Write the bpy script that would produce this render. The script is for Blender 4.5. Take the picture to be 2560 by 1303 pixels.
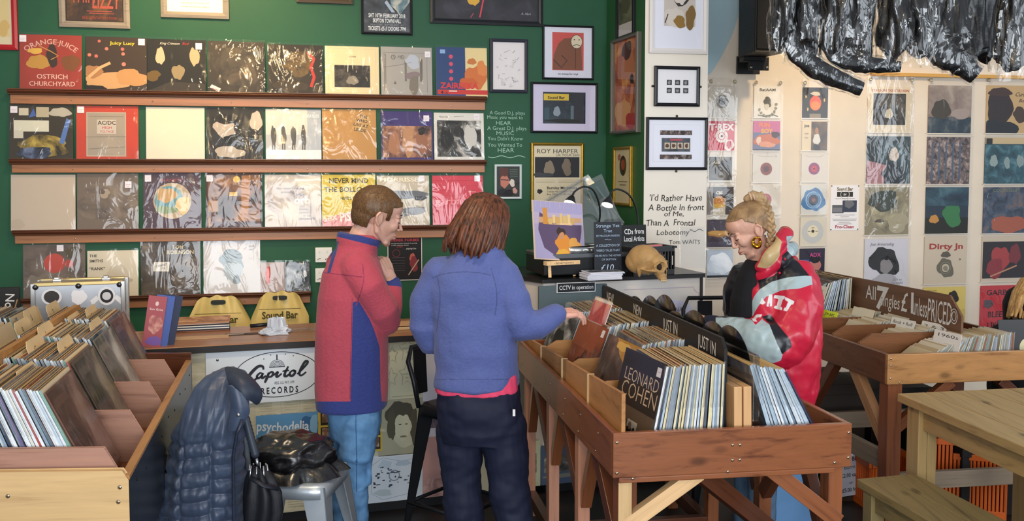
import bpy, bmesh, math, random
import numpy as np
from mathutils import Vector, Matrix, noise as mnoise
PI = math.pi
SC = bpy.context.scene
for _o in list(bpy.data.objects):
    bpy.data.objects.remove(_o, do_unlink=True)

# ------------------------------------------------------------------ camera
FPX, CXP, CYP, PITCH, EYE = 2300.0, 1280.0, 567.0, math.radians(3.5), 1.70
_cd = bpy.data.cameras.new('camera')
_cd.sensor_width = 36.0
_cd.lens = FPX / 2560.0 * 36.0
_cd.shift_y = -(651.5 - CYP) / 2560.0
_cd.clip_start = 0.05
cam = bpy.data.objects.new('camera', _cd)
SC.collection.objects.link(cam)
cam.location = (0, 0, EYE)
cam.rotation_euler = (PI / 2 - PITCH, 0, 0)
SC.camera = cam

# ------------------------------------------------------------------ world, lamps, exposure
SC.view_settings.view_transform = 'Standard'
SC.view_settings.look = 'None'
SC.view_settings.gamma = 1.0
SC.view_settings.use_curve_mapping = False
SC.view_settings.exposure = 0.26
W_ = bpy.data.worlds.new('world')
SC.world = W_
W_.use_nodes = True
W_.node_tree.nodes['Background'].inputs[0].default_value = (0.86, 0.92, 1.0, 1)
W_.node_tree.nodes['Background'].inputs[1].default_value = 0.36


def light(name, kind, loc, energy, col, size=1.0, size_y=None, target=None, spot=None, blend=.6):
    d = bpy.data.lights.new(name, kind)
    d.energy = energy
    d.color = col
    if kind == 'AREA':
        d.shape = 'RECTANGLE'
        d.size = size
        d.size_y = size_y or size
    else:
        d.shadow_soft_size = size
    if kind == 'SPOT':
        d.spot_size = spot
        d.spot_blend = blend
    o = bpy.data.objects.new(name, d)
    SC.collection.objects.link(o)
    o.location = loc
    if target is not None:
        o.rotation_euler = (Vector(target) - Vector(loc)).to_track_quat('-Z', 'Y').to_euler()
    return o


# daylight from the shop windows behind and to the right of the photographer
light('shop_window_daylight', 'AREA', (0.9, -3.2, 2.0), 330, (0.88, 0.94, 1.0), 5.0, 2.6, (0.2, 5, 1.0))
light('side_window_daylight', 'AREA', (5.2, 2.0, 2.3), 70, (0.84, 0.92, 1.0), 3.0, 2.0, (-0.5, 4.0, 1.0))
# warm ceiling bulbs of the shop, above the frame
light('ceiling_bulb_a', 'POINT', (-0.50, 0.50, 3.25), 45, (1.0, 0.72, 0.36), 0.08)
light('ceiling_bulb_b', 'POINT', (-0.95, 2.80, 3.30), 40, (1.0, 0.72, 0.36), 0.08)
# warm ceiling spots over the green wall and the cream wall
light('ceiling_spot_green_wall', 'SPOT', (-1.6, 4.35, 3.3), 105, (1.0, 0.70, 0.30), 0.06, None, (-1.75, 5.4, 2.3), math.radians(95), .9)
light('ceiling_spot_cream_wall', 'SPOT', (2.2, 5.3, 3.35), 90, (1.0, 0.74, 0.42), 0.08, None, (2.6, 6.5, 2.0), math.radians(110), .9)
light('ceiling_spot_counter', 'SPOT', (-0.7, 3.0, 3.3), 60, (1.0, 0.80, 0.55), 0.10, None, (-0.7, 4.2, 0.9), math.radians(100), .9)

# ------------------------------------------------------------------ pixel -> place helpers
_FW = Vector((0, math.cos(PITCH), -math.sin(PITCH)))
_UP = Vector((0, math.sin(PITCH), math.cos(PITCH)))
_O = Vector((0, 0, EYE))


def ray(x, y):
    return _FW + Vector((1, 0, 0)) * ((x - CXP) / FPX) + _UP * ((CYP - y) / FPX)


def az(x, y, z):
    d = ray(x, y)
    return _O + d * ((z - EYE) / d.z)


def aY(x, y, Y):
    d = ray(x, y)
    return _O + d * (Y / d.y)


class Plane:
    """vertical plane through two ground points; u runs along it, n points to the room"""

    def __init__(s, a, b):
        s.a = Vector((a[0], a[1], 0))
        s.u = (Vector((b[0], b[1], 0)) - s.a).normalized()
        s.n = Vector((s.u.y, -s.u.x, 0))
        s.rz = math.atan2(s.u.y, s.u.x)

    def hit(s, x, y, off=0.0):
        d = ray(x, y)
        p = s.a + s.n * off
        return _O + d * ((p - _O).dot(s.n) / d.dot(s.n))

    def uz(s, x, y, off=0.0):
        h = s.hit(x, y, off)
        return (h - s.a).dot(s.u), h.z

    def pt(s, u, z, off=0.0):
        q = s.a + s.u * u + s.n * off
        return Vector((q.x, q.y, z))


# ------------------------------------------------------------------ materials
def lin(h):
    if not isinstance(h, str):
        return tuple(h) + ((1,) if len(h) == 3 else ())
    h = h.lstrip('#')
    r = []
    for i in (0, 2, 4):
        c = int(h[i:i + 2], 16) / 255
        r.append(c / 12.92 if c < .04045 else ((c + .055) / 1.055) ** 2.4)
    return (*r, 1)


_MC = {}


def _new(name):
    m = bpy.data.materials.new(name)
    m.use_nodes = True
    nt = m.node_tree
    return m, nt, nt.nodes['Principled BSDF']


def _n(nt, t, **k):
    n = nt.nodes.new(t)
    for a, b in k.items():
        setattr(n, a, b)
    return n


def _coord(nt, scale=(1, 1, 1), kind='Object'):
    tc = _n(nt, 'ShaderNodeTexCoord')
    mp = _n(nt, 'ShaderNodeMapping')
    mp.inputs['Scale'].default_value = scale
    nt.links.new(tc.outputs[kind], mp.inputs[0])
    return mp.outputs[0]


def _noise(nt, vec, scale, detail=3, rough=.55, dist=0):
    n = _n(nt, 'ShaderNodeTexNoise')
    n.inputs['Scale'].default_value = scale
    n.inputs['Detail'].default_value = detail
    n.inputs['Roughness'].default_value = rough
    n.inputs['Distortion'].default_value = dist
    nt.links.new(vec, n.inputs['Vector'])
    return n.outputs[0]


def _ramp(nt, fac, stops, interp='LINEAR'):
    r = _n(nt, 'ShaderNodeValToRGB')
    r.color_ramp.interpolation = interp
    el = r.color_ramp.elements
    while len(el) < len(stops):
        el.new(.5)
    for e, (p, c) in zip(el, stops):
        e.position = p
        e.color = lin(c)
    nt.links.new(fac, r.inputs[0])
    return r.outputs[0]


def _bump(nt, bs, fac, strength, dist=.01):
    b = _n(nt, 'ShaderNodeBump')
    b.inputs['Strength'].default_value = strength
    b.inputs['Distance'].default_value = dist
    nt.links.new(fac, b.inputs['Height'])
    nt.links.new(b.outputs[0], bs.inputs['Normal'])


def shade(h, k):
    c = lin(h)
    return tuple(min(1, x * k) for x in c[:3])


def mat(col, rough=.6, metal=0, spec=.35, var=.0, scale=10, bump=0, coat=0, sheen=0, emit=0, name=None):
    key = ('m', str(col), rough, metal, spec, var, scale, bump, coat, sheen, emit)
    if key in _MC:
        return _MC[key]
    m, nt, bs = _new(name or 'surface')
    bs.inputs['Base Color'].default_value = lin(col)
    bs.inputs['Roughness'].default_value = rough
    bs.inputs['Metallic'].default_value = metal
    bs.inputs['Specular IOR Level'].default_value = spec
    if coat:
        bs.inputs['Coat Weight'].default_value = coat
        bs.inputs['Coat Roughness'].default_value = .12
    if sheen:
        bs.inputs['Sheen Weight'].default_value = sheen * .3
        bs.inputs['Sheen Roughness'].default_value = .5
    if emit:
        bs.inputs['Emission Color'].default_value = lin(col)
        bs.inputs['Emission Strength'].default_value = emit
    if var or bump:
        f = _noise(nt, _coord(nt), scale, 4)
        if var:
            c = _ramp(nt, f, [(.3, shade(col, 1 - var)), (.7, shade(col, 1 + var))])
            nt.links.new(c, bs.inputs['Base Color'])
        if bump:
            _bump(nt, bs, f, bump)
    _MC[key] = m
    return m


def wood(c1, c2, axis=0, scale=1.0, rough=.38, coat=0.0, knots=True):
    key = ('w', c1, c2, axis, scale, rough, coat)
    if key in _MC:
        return _MC[key]
    m, nt, bs = _new('wood')
    s = [22 * scale] * 3
    s[axis] = 1.3 * scale
    v = _coord(nt, s)
    f = _noise(nt, v, 1.0, 5, .62, 1.2)
    s2 = [90 * scale] * 3
    s2[axis] = 3 * scale
    f2 = _noise(nt, _coord(nt, s2), 1.0, 2)
    mx = _n(nt, 'ShaderNodeMath', operation='ADD')
    ml = _n(nt, 'ShaderNodeMath', operation='MULTIPLY')
    ml.inputs[1].default_value = .35
    nt.links.new(f2, ml.inputs[0])
    nt.links.new(f, mx.inputs[0])
    nt.links.new(ml.outputs[0], mx.inputs[1])
    c = _ramp(nt, mx.outputs[0], [(.38, c1), (.62, c2), (.85, shade(c2, 1.15))])
    if knots:
        vo = _n(nt, 'ShaderNodeTexVoronoi')
        s3 = [7.0] * 3
        s3[axis] = 3.2
        vo.inputs['Scale'].default_value = 1.0
        nt.links.new(_coord(nt, s3), vo.inputs['Vector'])
        k = _ramp(nt, vo.outputs['Distance'], [(.06, (0.25, .25, .25)), (.14, (1, 1, 1))])
        mm = _n(nt, 'ShaderNodeMixRGB', blend_type='MULTIPLY')
        mm.inputs[0].default_value = .7
        nt.links.new(c, mm.inputs[1])
        nt.links.new(k, mm.inputs[2])
        c = mm.outputs[0]
    nt.links.new(c, bs.inputs['Base Color'])
    bs.inputs['Roughness'].default_value = rough
    bs.inputs['Specular IOR Level'].default_value = .4
    if coat:
        bs.inputs['Coat Weight'].default_value = coat
        bs.inputs['Coat Roughness'].default_value = .22
    _bump(nt, bs, mx.outputs[0], .25, .003)
    _MC[key] = m
    return m


def photo(c1, c2, c3, scale=9, seed=0, rough=.45, stretch=(1, 1, 1)):
    """blotchy printed picture: a plain stand-in for a photograph"""
    key = ('p', c1, c2, c3, scale, seed, rough, stretch)
    if key in _MC:
        return _MC[key]
    m, nt, bs = _new('print')
    tc = _n(nt, 'ShaderNodeTexCoord')
    mp = _n(nt, 'ShaderNodeMapping')
    mp.inputs['Scale'].default_value = stretch
    mp.inputs['Location'].default_value = (seed * 3.7, seed * 1.9, seed * .7)
    nt.links.new(tc.outputs['Object'], mp.inputs[0])
    f = _noise(nt, mp.outputs[0], scale, 5, .6, .6)
    c = _ramp(nt, f, [(.36, c1), (.52, c2), (.66, c3)])
    nt.links.new(c, bs.inputs['Base Color'])
    bs.inputs['Roughness'].default_value = rough
    bs.inputs['Specular IOR Level'].default_value = .3
    _MC[key] = m
    return m


def M(k):
    """material from a short key: '#rrggbb' flat ink/paper, or 'ph:#a,#b,#c,scale,seed'"""
    if not isinstance(k, str):
        return k
    if k.startswith('ph:'):
        a = k[3:].split(',')
        return photo(a[0], a[1], a[2], float(a[3]) if len(a) > 3 else 9, float(a[4]) if len(a) > 4 else 0)
    return mat(k, .55, spec=.3, name='print')


def plastic_film(strength=.6, scale=9.0, fac=.10, seed=0, rough=.10, tint=(1, 1, 1)):
    key = ('pf', strength, scale, fac, seed, rough)
    if key in _MC:
        return _MC[key]
    m, nt, bs = _new('clear_film')
    nt.nodes.remove(bs)
    out = nt.nodes['Material Output']
    tr = _n(nt, 'ShaderNodeBsdfTransparent')
    tr.inputs[0].default_value = (*tint, 1)
    gl = _n(nt, 'ShaderNodeBsdfGlossy')
    gl.inputs['Roughness'].default_value = rough
    gl.inputs['Color'].default_value = (1, 1, 1, 1)
    mx = _n(nt, 'ShaderNodeMixShader')
    tc = _n(nt, 'ShaderNodeTexCoord')
    mp = _n(nt, 'ShaderNodeMapping')
    mp.inputs['Scale'].default_value = (1, 1, .55)
    mp.inputs['Rotation'].default_value = (0, .6 + seed, 0)
    mp.inputs['Location'].default_value = (seed * 2.3, seed, seed * 1.3)
    oi = _n(nt, 'ShaderNodeObjectInfo')
    ad = _n(nt, 'ShaderNodeVectorMath', operation='ADD')
    nt.links.new(tc.outputs['Object'], ad.inputs[0])
    cb = _n(nt, 'ShaderNodeCombineXYZ')
    rm = _n(nt, 'ShaderNodeMath', operation='MULTIPLY')
    rm.inputs[1].default_value = 17.0
    nt.links.new(oi.outputs['Random'], rm.inputs[0])
    nt.links.new(rm.outputs[0], cb.inputs[0])
    nt.links.new(rm.outputs[0], cb.inputs[2])
    nt.links.new(cb.outputs[0], ad.inputs[1])
    nt.links.new(ad.outputs[0], mp.inputs[0])
    f = _noise(nt, mp.outputs[0], scale, 3, .5, 1.5)
    b = _n(nt, 'ShaderNodeBump')
    b.inputs['Strength'].default_value = strength
    b.inputs['Distance'].default_value = .02
    nt.links.new(f, b.inputs['Height'])
    nt.links.new(b.outputs[0], gl.inputs['Normal'])
    lw = _n(nt, 'ShaderNodeLayerWeight')
    lw.inputs[0].default_value = .25
    nt.links.new(b.outputs[0], lw.inputs['Normal'])
    ma = _n(nt, 'ShaderNodeMath', operation='MULTIPLY_ADD')
    ma.use_clamp = True
    ma.inputs[1].default_value = .34
    ma.inputs[2].default_value = fac
    nt.links.new(lw.outputs['Fresnel'], ma.inputs[0])
    nt.links.new(ma.outputs[0], mx.inputs[0])
    nt.links.new(tr.outputs[0], mx.inputs[1])
    nt.links.new(gl.outputs[0], mx.inputs[2])
    nt.links.new(mx.outputs[0], out.inputs[0])
    _MC[key] = m
    return m


def glass_pane():
    return plastic_film(0.0, 1.0, .03, 0, .03)


# ------------------------------------------------------------------ text as flat mesh
_TC = {}


def text_mesh(s, bold=0.0, shear=0.0):
    """(verts2d, faces, width) of a string at size 1, left aligned on the baseline"""
    k = (s, bold, shear)
    if k in _TC:
        return _TC[k]
    cu = bpy.data.curves.new('lettering', 'FONT')
    cu.body = s
    cu.size = 1.0
    cu.shear = shear
    cu.offset = bold
    cu.resolution_u = 2
    ob = bpy.data.objects.new('lettering', cu)
    me = bpy.data.meshes.new_from_object(ob)
    vs = [(v.co.x, v.co.y) for v in me.vertices]
    fs = [tuple(p.vertices) for p in me.polygons]
    bpy.data.objects.remove(ob)
    bpy.data.curves.remove(cu)
    bpy.data.meshes.remove(me)
    w = max([v[0] for v in vs], default=0)
    _TC[k] = (vs, fs, w)
    return _TC[k]


# ------------------------------------------------------------------ mesh builder
def blob_pts(cx, cy, rx, ry, seed=0, n=22, amp=.22):
    r = random.Random(seed)
    ph = [r.uniform(0, 6.28) for _ in range(4)]
    out = []
    for i in range(n):
        a = 2 * PI * i / n
        k = 1 + amp * (.5 * math.sin(2 * a + ph[0]) + .35 * math.sin(3 * a + ph[1]) + .3 * math.sin(5 * a + ph[2]) + .2 * math.sin(7 * a + ph[3]))
        out.append((cx + rx * k * math.cos(a), cy + ry * k * math.sin(a)))
    return out


class MB:
    def __init__(s):
        s.v, s.f, s.mi, s.ms, s.sm = [], [], [], [], []

    def m(s, mt):
        mt = M(mt)
        if mt not in s.ms:
            s.ms.append(mt)
        return s.ms.index(mt)

    def face(s, idx, mi, smooth=False):
        s.f.append(tuple(idx))
        s.mi.append(mi)
        s.sm.append(smooth)

    def poly(s, pts, mt, smooth=False):
        b = len(s.v)
        s.v += [tuple(p) for p in pts]
        s.face(range(b, b + len(pts)), s.m(mt), smooth)
        return s

    def box(s, lo, hi, mt, T=None):
        """axis-aligned box; T = optional 4x4"""
        b = len(s.v)
        c = [(x, y, z) for z in (lo[2], hi[2]) for y in (lo[1], hi[1]) for x in (lo[0], hi[0])]
        if T is not None:
            c = [tuple(T @ Vector(p)) for p in c]
        s.v += c
        i = s.m(mt)
        for q in ((0, 2, 3, 1), (4, 5, 7, 6), (0, 1, 5, 4), (2, 6, 7, 3), (0, 4, 6, 2), (1, 3, 7, 5)):
            s.face([b + k for k in q], i)
        return s

    def cbox(s, c, d, mt, T=None):
        return s.box([c[i] - d[i] / 2 for i in range(3)], [c[i] + d[i] / 2 for i in range(3)], mt, T)

    def prism(s, pts, y0, y1, mt, plane='xz', T=None, side=None):
        """extrude a closed 2-D outline"""
        def P(p, y):
            q = (p[0], y, p[1]) if plane == 'xz' else ((p[0], p[1], y) if plane == 'xy' else (y, p[0], p[1]))
            return tuple(T @ Vector(q)) if T is not None else q
        b = len(s.v)
        n = len(pts)
        s.v += [P(p, y0) for p in pts] + [P(p, y1) for p in pts]
        i = s.m(mt)
        j = s.m(side) if side is not None else i
        s.face(range(b, b + n), i)
        s.face([b + n + k for k in range(n - 1, -1, -1)], i)
        for k in range(n):
            k2 = (k + 1) % n
            s.face((b + k, b + k2, b + n + k2, b + n + k), j)
        return s

    def rings(s, rings, mt, smooth=True, cap=True, closed=True):
        """loft through rings of equal point count"""
        b = len(s.v)
        n = len(rings[0])
        for r in rings:
            s.v += [tuple(p) for p in r]
        i = s.m(mt)
        for a in range(len(rings) - 1):
            for k in range(n if closed else n - 1):
                k2 = (k + 1) % n
                s.face((b + a * n + k, b + a * n + k2, b + (a + 1) * n + k2, b + (a + 1) * n + k), i, smooth)
        if cap and closed:
            s.face([b + k for k in range(n - 1, -1, -1)], i, False)
            s.face([b + (len(rings) - 1) * n + k for k in range(n)], i, False)
        return s

    def tube(s, pts, rad, mt, seg=10, cap=True, flat=1.0, up=None, smooth=True):
        pts = [Vector(p) for p in pts]
        if not hasattr(rad, '__len__'):
            rad = [rad] * len(pts)
        rg = []
        prev = None
        for i, p in enumerate(pts):
            t = (pts[min(i + 1, len(pts) - 1)] - pts[max(i - 1, 0)]).normalized()
            if prev is None:
                a = Vector(up) if up else (Vector((0, 0, 1)) if abs(t.z) < .9 else Vector((1, 0, 0)))
            else:
                a = prev
            nx = (a - t * a.dot(t)).normalized()
            prev = nx
            ny = t.cross(nx)
            rg.append([p + nx * (rad[i] * math.cos(2 * PI * k / seg)) + ny * (rad[i] * flat * math.sin(2 * PI * k / seg)) for k in range(seg)])
        return s.rings(rg, mt, smooth, cap)

    def lathe(s, prof, mt, seg=24, T=None, smooth=True, cap=True):
        rg = []
        for r, z in prof:
            ring = [Vector((r * math.cos(2 * PI * k / seg), r * math.sin(2 * PI * k / seg), z)) for k in range(seg)]
            rg.append([T @ p for p in ring] if T is not None else ring)
        return s.rings(rg, mt, smooth, cap)

    def ell(s, c, r, mt, seg=16, nr=10, T=None):
        rg = []
        for a in range(nr + 1):
            th = PI * max(.02, min(.98, a / nr)) if a in (0, nr) else PI * a / nr
            rg.append([Vector((r[0] * math.sin(th) * math.cos(2 * PI * k / seg), r[1] * math.sin(th) * math.sin(2 * PI * k / seg), -r[2] * math.cos(th))) for k in range(seg)])
        rg = [[(T @ p if T is not None else p) + Vector(c) for p in q] for q in rg]
        return s.rings(rg, mt)

    def cap_chain(s, pts, rads, mt, seg=10):
        """rounded limb through points"""
        pts = [Vector(p) for p in pts]
        d0 = (pts[0] - pts[1]).normalized() * rads[0]
        d1 = (pts[-1] - pts[-2]).normalized() * rads[-1]
        P = [pts[0] + d0 * .95, pts[0] + d0 * .6] + pts + [pts[-1] + d1 * .6, pts[-1] + d1 * .95]
        R = [rads[0] * .3, rads[0] * .8] + list(rads) + [rads[-1] * .8, rads[-1] * .3]
        return s.tube(P, R, mt, seg)

    def grid(s, fn, nu, nv, mt, smooth=True):
        b = len(s.v)
        for j in range(nv + 1):
            for i in range(nu + 1):
                s.v.append(tuple(fn(i / nu, j / nv)))
        k = s.m(mt)
        for j in range(nv):
            for i in range(nu):
                a = b + j * (nu + 1) + i
                s.face((a, a + 1, a + nu + 2, a + nu + 1), k, smooth)
        return s

    def text(s, st, x, y, size, mt, z=0.0, align='c', shear=0, bold=0, rot=0, plane='xz', wid=None, arc=None, jitter=0):
        """flat lettering; in plane xz it faces -y at y = -z"""
        vs, fs, w = text_mesh(st, bold, shear)
        if not vs:
            return s
        kx = (wid / (w * size)) if wid else 1.0
        W = w * size * kx
        ox = {'c': -W / 2, 'l': 0, 'r': -W}[align]
        b = len(s.v)
        cr, sr = math.cos(rot), math.sin(rot)
        for vx, vy in vs:
            px_, py_ = vx * size * kx + ox, vy * size
            if arc:
                a = px_ / arc
                rr = arc + py_
                px_, py_ = rr * math.sin(a), rr * math.cos(a) - arc
            if jitter:
                py_ += jitter * math.sin(px_ / size * 2.3 + x * 40) * size
            X, Y = x + px_ * cr - py_ * sr, y + px_ * sr + py_ * cr
            s.v.append((X, -z, Y) if plane == 'xz' else (X, Y, z))
        i = s.m(mt)
        for f in fs:
            s.face([b + q for q in f], i)
        return s

    def stroke(s, pts, w, mt, z=0.0, closed=False):
        """flat ribbon in the xz plane facing -y"""
        P = [Vector((p[0], p[1])) for p in pts]
        n = len(P)
        L, R = [], []
        for i in range(n):
            if closed:
                t = P[(i + 1) % n] - P[i - 1]
            else:
                t = P[min(i + 1, n - 1)] - P[max(i - 1, 0)]
            t = t.normalized() if t.length > 1e-9 else Vector((1, 0))
            nn = Vector((-t.y, t.x))
            ww = w[i] if hasattr(w, '__len__') else w
            L.append(P[i] + nn * ww / 2)
            R.append(P[i] - nn * ww / 2)
        b = len(s.v)
        for q in L + R:
            s.v.append((q.x, -z, q.y))
        i_ = s.m(mt)
        for i in range(n if closed else n - 1):
            j = (i + 1) % n
            s.face((b + i, b + n + i, b + n + j, b + j), i_)
        return s

    def art(s, shapes, w, h, y0=.0006, dy=.0003):
        """printed shapes on a w x h panel in the xz plane (0,0 lower left), facing -y"""
        dy = min(dy, .0024 / max(1, len(shapes)))
        for k, q in enumerate(shapes):
            z = y0 + dy * k
            t = q[0]
            if t == 'r':
                _, x0, a0, x1, a1, mt = q
                s.poly([(x0 * w, -z, a0 * h), (x1 * w, -z, a0 * h), (x1 * w, -z, a1 * h), (x0 * w, -z, a1 * h)], mt)
            elif t == 'c':
                cx, cy, r, mt = q[1:5]
                ry = q[5] if len(q) > 5 else r * w / h
                s.poly([(w * (cx + r * math.cos(a * PI / 14)), -z, h * (cy + ry * math.sin(a * PI / 14))) for a in range(28)], mt)
            elif t == 'b':
                _, cx, cy, rx, ry, sd, mt = q
                s.poly([(w * min(1, max(0, p[0])), -z, h * min(1, max(0, p[1]))) for p in blob_pts(cx, cy, rx, ry, sd)], mt)
            elif t == 'p':
                s.poly([(w * p[0], -z, h * p[1]) for p in q[1]], q[2])
            elif t == 'l':
                s.stroke([(w * p[0], h * p[1]) for p in q[1]], q[2] * w, q[3], z)
            elif t == 'o':
                _, cx, cy, r0, r1, mt = q
                s.stroke([(w * (cx + (r0 + r1) / 2 * math.cos(a * PI / 14)), h * cy + w * ((r0 + r1) / 2 * math.sin(a * PI / 14))) for a in range(28)], (r1 - r0) * w, mt, z, True)
            elif t == 't':
                st, x, y, sz, mt = q[1:6]
                kw = dict(q[6]) if len(q) > 6 else {}
                if 'arc' in kw:
                    kw['arc'] *= w
                if 'wid' in kw:
                    kw['wid'] *= w
                s.text(st, x * w, y * h, sz * h, mt, z, **kw)
        return s

    def join(s, o, T=None):
        b = len(s.v)
        s.v += [tuple(T @ Vector(p)) for p in o.v] if T is not None else o.v
        mm = [s.m(x) for x in o.ms]
        for f, i, q in zip(o.f, o.mi, o.sm):
            s.face([b + k for k in f], mm[i], q)
        return s

    def mesh(s, name, T=None):
        me = bpy.data.meshes.new(name)
        vs = [tuple(T @ Vector(p)) for p in s.v] if T is not None else s.v
        me.from_pydata(vs, [], s.f)
        for x in s.ms:
            me.materials.append(x)
        me.polygons.foreach_set('material_index', s.mi)
        me.polygons.foreach_set('use_smooth', s.sm)
        me.update()
        return me

    def build(s, name, parent=None, loc=None, rot=None, bevel=0, T=None, wn=False, seg=2, sub=0, fix=False):
        me = s.mesh(name, T)
        if fix:
            bm = bmesh.new()
            bm.from_mesh(me)
            bmesh.ops.recalc_face_normals(bm, faces=bm.faces)
            bm.to_mesh(me)
            bm.free()
        o = bpy.data.objects.new(name, me)
        SC.collection.objects.link(o)
        if parent is not None:
            o.parent = parent
        if loc is not None:
            o.location = loc
        if rot is not None:
            o.rotation_euler = rot if hasattr(rot, '__len__') else (0, 0, rot)
        if bevel:
            b = o.modifiers.new('edge', 'BEVEL')
            b.width = bevel
            b.segments = seg
            b.limit_method = 'ANGLE'
        if sub:
            b = o.modifiers.new('sub', 'SUBSURF')
            b.levels = b.render_levels = sub
        return o


def tag(o, label=None, cat=None, group=None, kind=None):
    if label:
        o['label'] = label
    if cat:
        o['category'] = cat
    if group:
        o['group'] = group
    if kind:
        o['kind'] = kind
    return o


def thing(name, label, cat, loc=(0, 0, 0), rz=0, group=None):
    o = bpy.data.objects.new(name, None)
    o.empty_display_size = .05
    SC.collection.objects.link(o)
    o.location = loc
    o.rotation_euler = (0, 0, rz)
    return tag(o, label, cat, group)


def dup(o, loc=None, rot=None, label=None, group=None):
    c = o.copy()
    SC.collection.objects.link(c)
    if loc is not None:
        c.location = loc
    if rot is not None:
        c.rotation_euler = rot if hasattr(rot, '__len__') else (0, 0, rot)
    if label:
        c['label'] = label
    if group:
        c['group'] = group
    for ch in list(o.children):
        d = ch.copy()
        SC.collection.objects.link(d)
        d.parent = c
        for g in list(ch.children):
            e = g.copy()
            SC.collection.objects.link(e)
            e.parent = d
    return c


def beam(name, p0, p1, w, h, mt, parent=None, up=(0, 0, 1), bevel=.002):
    """timber from p0 to p1 (w across, h along up), grain along its own x"""
    p0, p1 = Vector(p0), Vector(p1)
    L = (p1 - p0).length
    ex = (p1 - p0).normalized()
    u = Vector(up)
    if abs(ex.dot(u)) > .98:
        u = Vector((0, 1, 0))
    ez = (u - ex * u.dot(ex)).normalized()
    ey = ez.cross(ex)
    o = MB().box((0, -w / 2, -h / 2), (L, w / 2, h / 2), mt).build(name, parent, bevel=bevel)
    R = Matrix((ex, ey, ez)).transposed().to_4x4()
    o.matrix_local = Matrix.Translation(p0) @ R
    return o


def frame_mat(o, ex, ey):
    """4x4 with floor origin o and (nearly square) plan axes"""
    ex, ey = Vector((ex[0], ex[1], 0)).normalized(), Vector((ey[0], ey[1], 0)).normalized()
    m = Matrix.Identity(4)
    m.col[0][:3] = ex
    m.col[1][:3] = ey
    m.col[3][:3] = (o[0], o[1], 0)
    return m


def bake(raw, mods, mats=None, pick=None, name='body', smooth=True):
    """evaluate modifiers on a raw MB and return a clean MESH with materials chosen per face"""
    me = raw.mesh(name)
    bm = bmesh.new()
    bm.from_mesh(me)
    bmesh.ops.recalc_face_normals(bm, faces=bm.faces)
    bm.to_mesh(me)
    bm.free()
    o = bpy.data.objects.new('tmp_' + name, me)
    SC.collection.objects.link(o)
    for kind, kw in mods:
        md = o.modifiers.new(kind.lower(), kind)
        for a, b in kw.items():
            setattr(md, a, b)
    dg = bpy.context.evaluated_depsgraph_get()
    dg.update()
    out = bpy.data.meshes.new_from_object(o.evaluated_get(dg))
    bpy.data.objects.remove(o, do_unlink=True)
    bpy.data.meshes.remove(me)
    out.name = name
    if mats:
        out.materials.clear()
        for x in mats:
            out.materials.append(M(x))
    for p in out.polygons:
        p.use_smooth = smooth
        p.material_index = pick(p.center, p.normal) if pick else 0
    return out


def mesh_obj(name, me, parent=None, loc=None, rot=None):
    o = bpy.data.objects.new(name, me)
    SC.collection.objects.link(o)
    if parent is not None:
        o.parent = parent
    if loc is not None:
        o.location = loc
    if rot is not None:
        o.rotation_euler = rot if hasattr(rot, '__len__') else (0, 0, rot)
    return o


RND = random.Random(11)
# ================================================================== the room
GW = Plane((-2.66, 5.30), (-0.315, 5.80))          # green wall
_c0 = GW.hit(1515, 300)
SWc = Vector((_c0.x, _c0.y, 0))                     # inner corner
PIERL = aY(1611, 300, 5.42)
SW = Plane(SWc, PIERL)                              # green return
PIER = Plane(PIERL, (PIERL.x + math.cos(.19), PIERL.y + math.sin(.19)))
PIERR = PIER.hit(1768, 300)
_q = aY(1800, 400, 6.42)
CW = Plane(_q, (_q.x + math.cos(.19), _q.y + math.sin(.19)))   # cream wall

green = mat('#22543a', .55, spec=.3, var=.06, scale=3, bump=.05)
green2 = mat('#2b5c34', .55, spec=.3, var=.06, scale=3, bump=.05)
white = mat('#e8dfd2', .6, var=.03, scale=4, bump=.05)
cream = mat('#dccfbe', .6, var=.04, scale=4, bump=.05)


def slab(name, p, q, z0, z1, mt, t=.12):
    """wall slab between two plan points, thickness behind"""
    p, q = Vector((p[0], p[1], 0)), Vector((q[0], q[1], 0))
    L = (q - p).length
    o = MB().box((0, 0, z0), (L, t, z1), mt).build(name, None, p, math.atan2((q - p).y, (q - p).x))
    return tag(o, kind='structure')


gl = GW.pt(-1.5, 0)
slab('wall_back', gl, SWc, 0, 3.4, green)
slab('wall_return', SWc, PIERL, 0, 3.4, green2, .1)
_pr = MB()
_d = PIERR - PIERL
_b = SW.n * -.9
_bk = CW.hit(1700, 400)
_pr.prism([(PIERL.x, PIERL.y), (PIERR.x, PIERR.y), (PIERR.x - .12, PIERR.y + 1.25), (PIERL.x + .12, PIERL.y + 1.0)], 0, 3.4, white, 'xy')
tag(_pr.build('wall_pier'), kind='structure')
slab('wall_side', CW.pt(-.9, 0), CW.pt(3.2, 0), 0, 3.4, cream)
floorm = mat('#2b2522', .5, var=.2, scale=5)
tag(MB().box((-6, -4, -.1), (7, 8.5, 0), floorm).build('floor'), kind='structure')
# the pale blue patch on the cream wall beside the pier
bl = MB()
u0, z0 = CW.uz(1774, 0)
u1, z1 = CW.uz(1850, 175)
pts = []
for k in range(15):
    t = k / 14
    a = CW.uz(1768 + 82 * (1 - t) ** .6 + 6 * math.sin(5 * t), 195 * t)
    pts.append(a)
P0 = CW.uz(1740, 195)
P1 = CW.uz(1740, -60)
P2 = CW.uz(1855, -60)
bl.poly([(q[0], -.001, q[1]) for q in [P1, P0] + pts[::-1] + [P2]], '#a9c3cc')
tag(bl.build('trim_1', None, CW.a, CW.rz), kind='structure')
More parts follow.
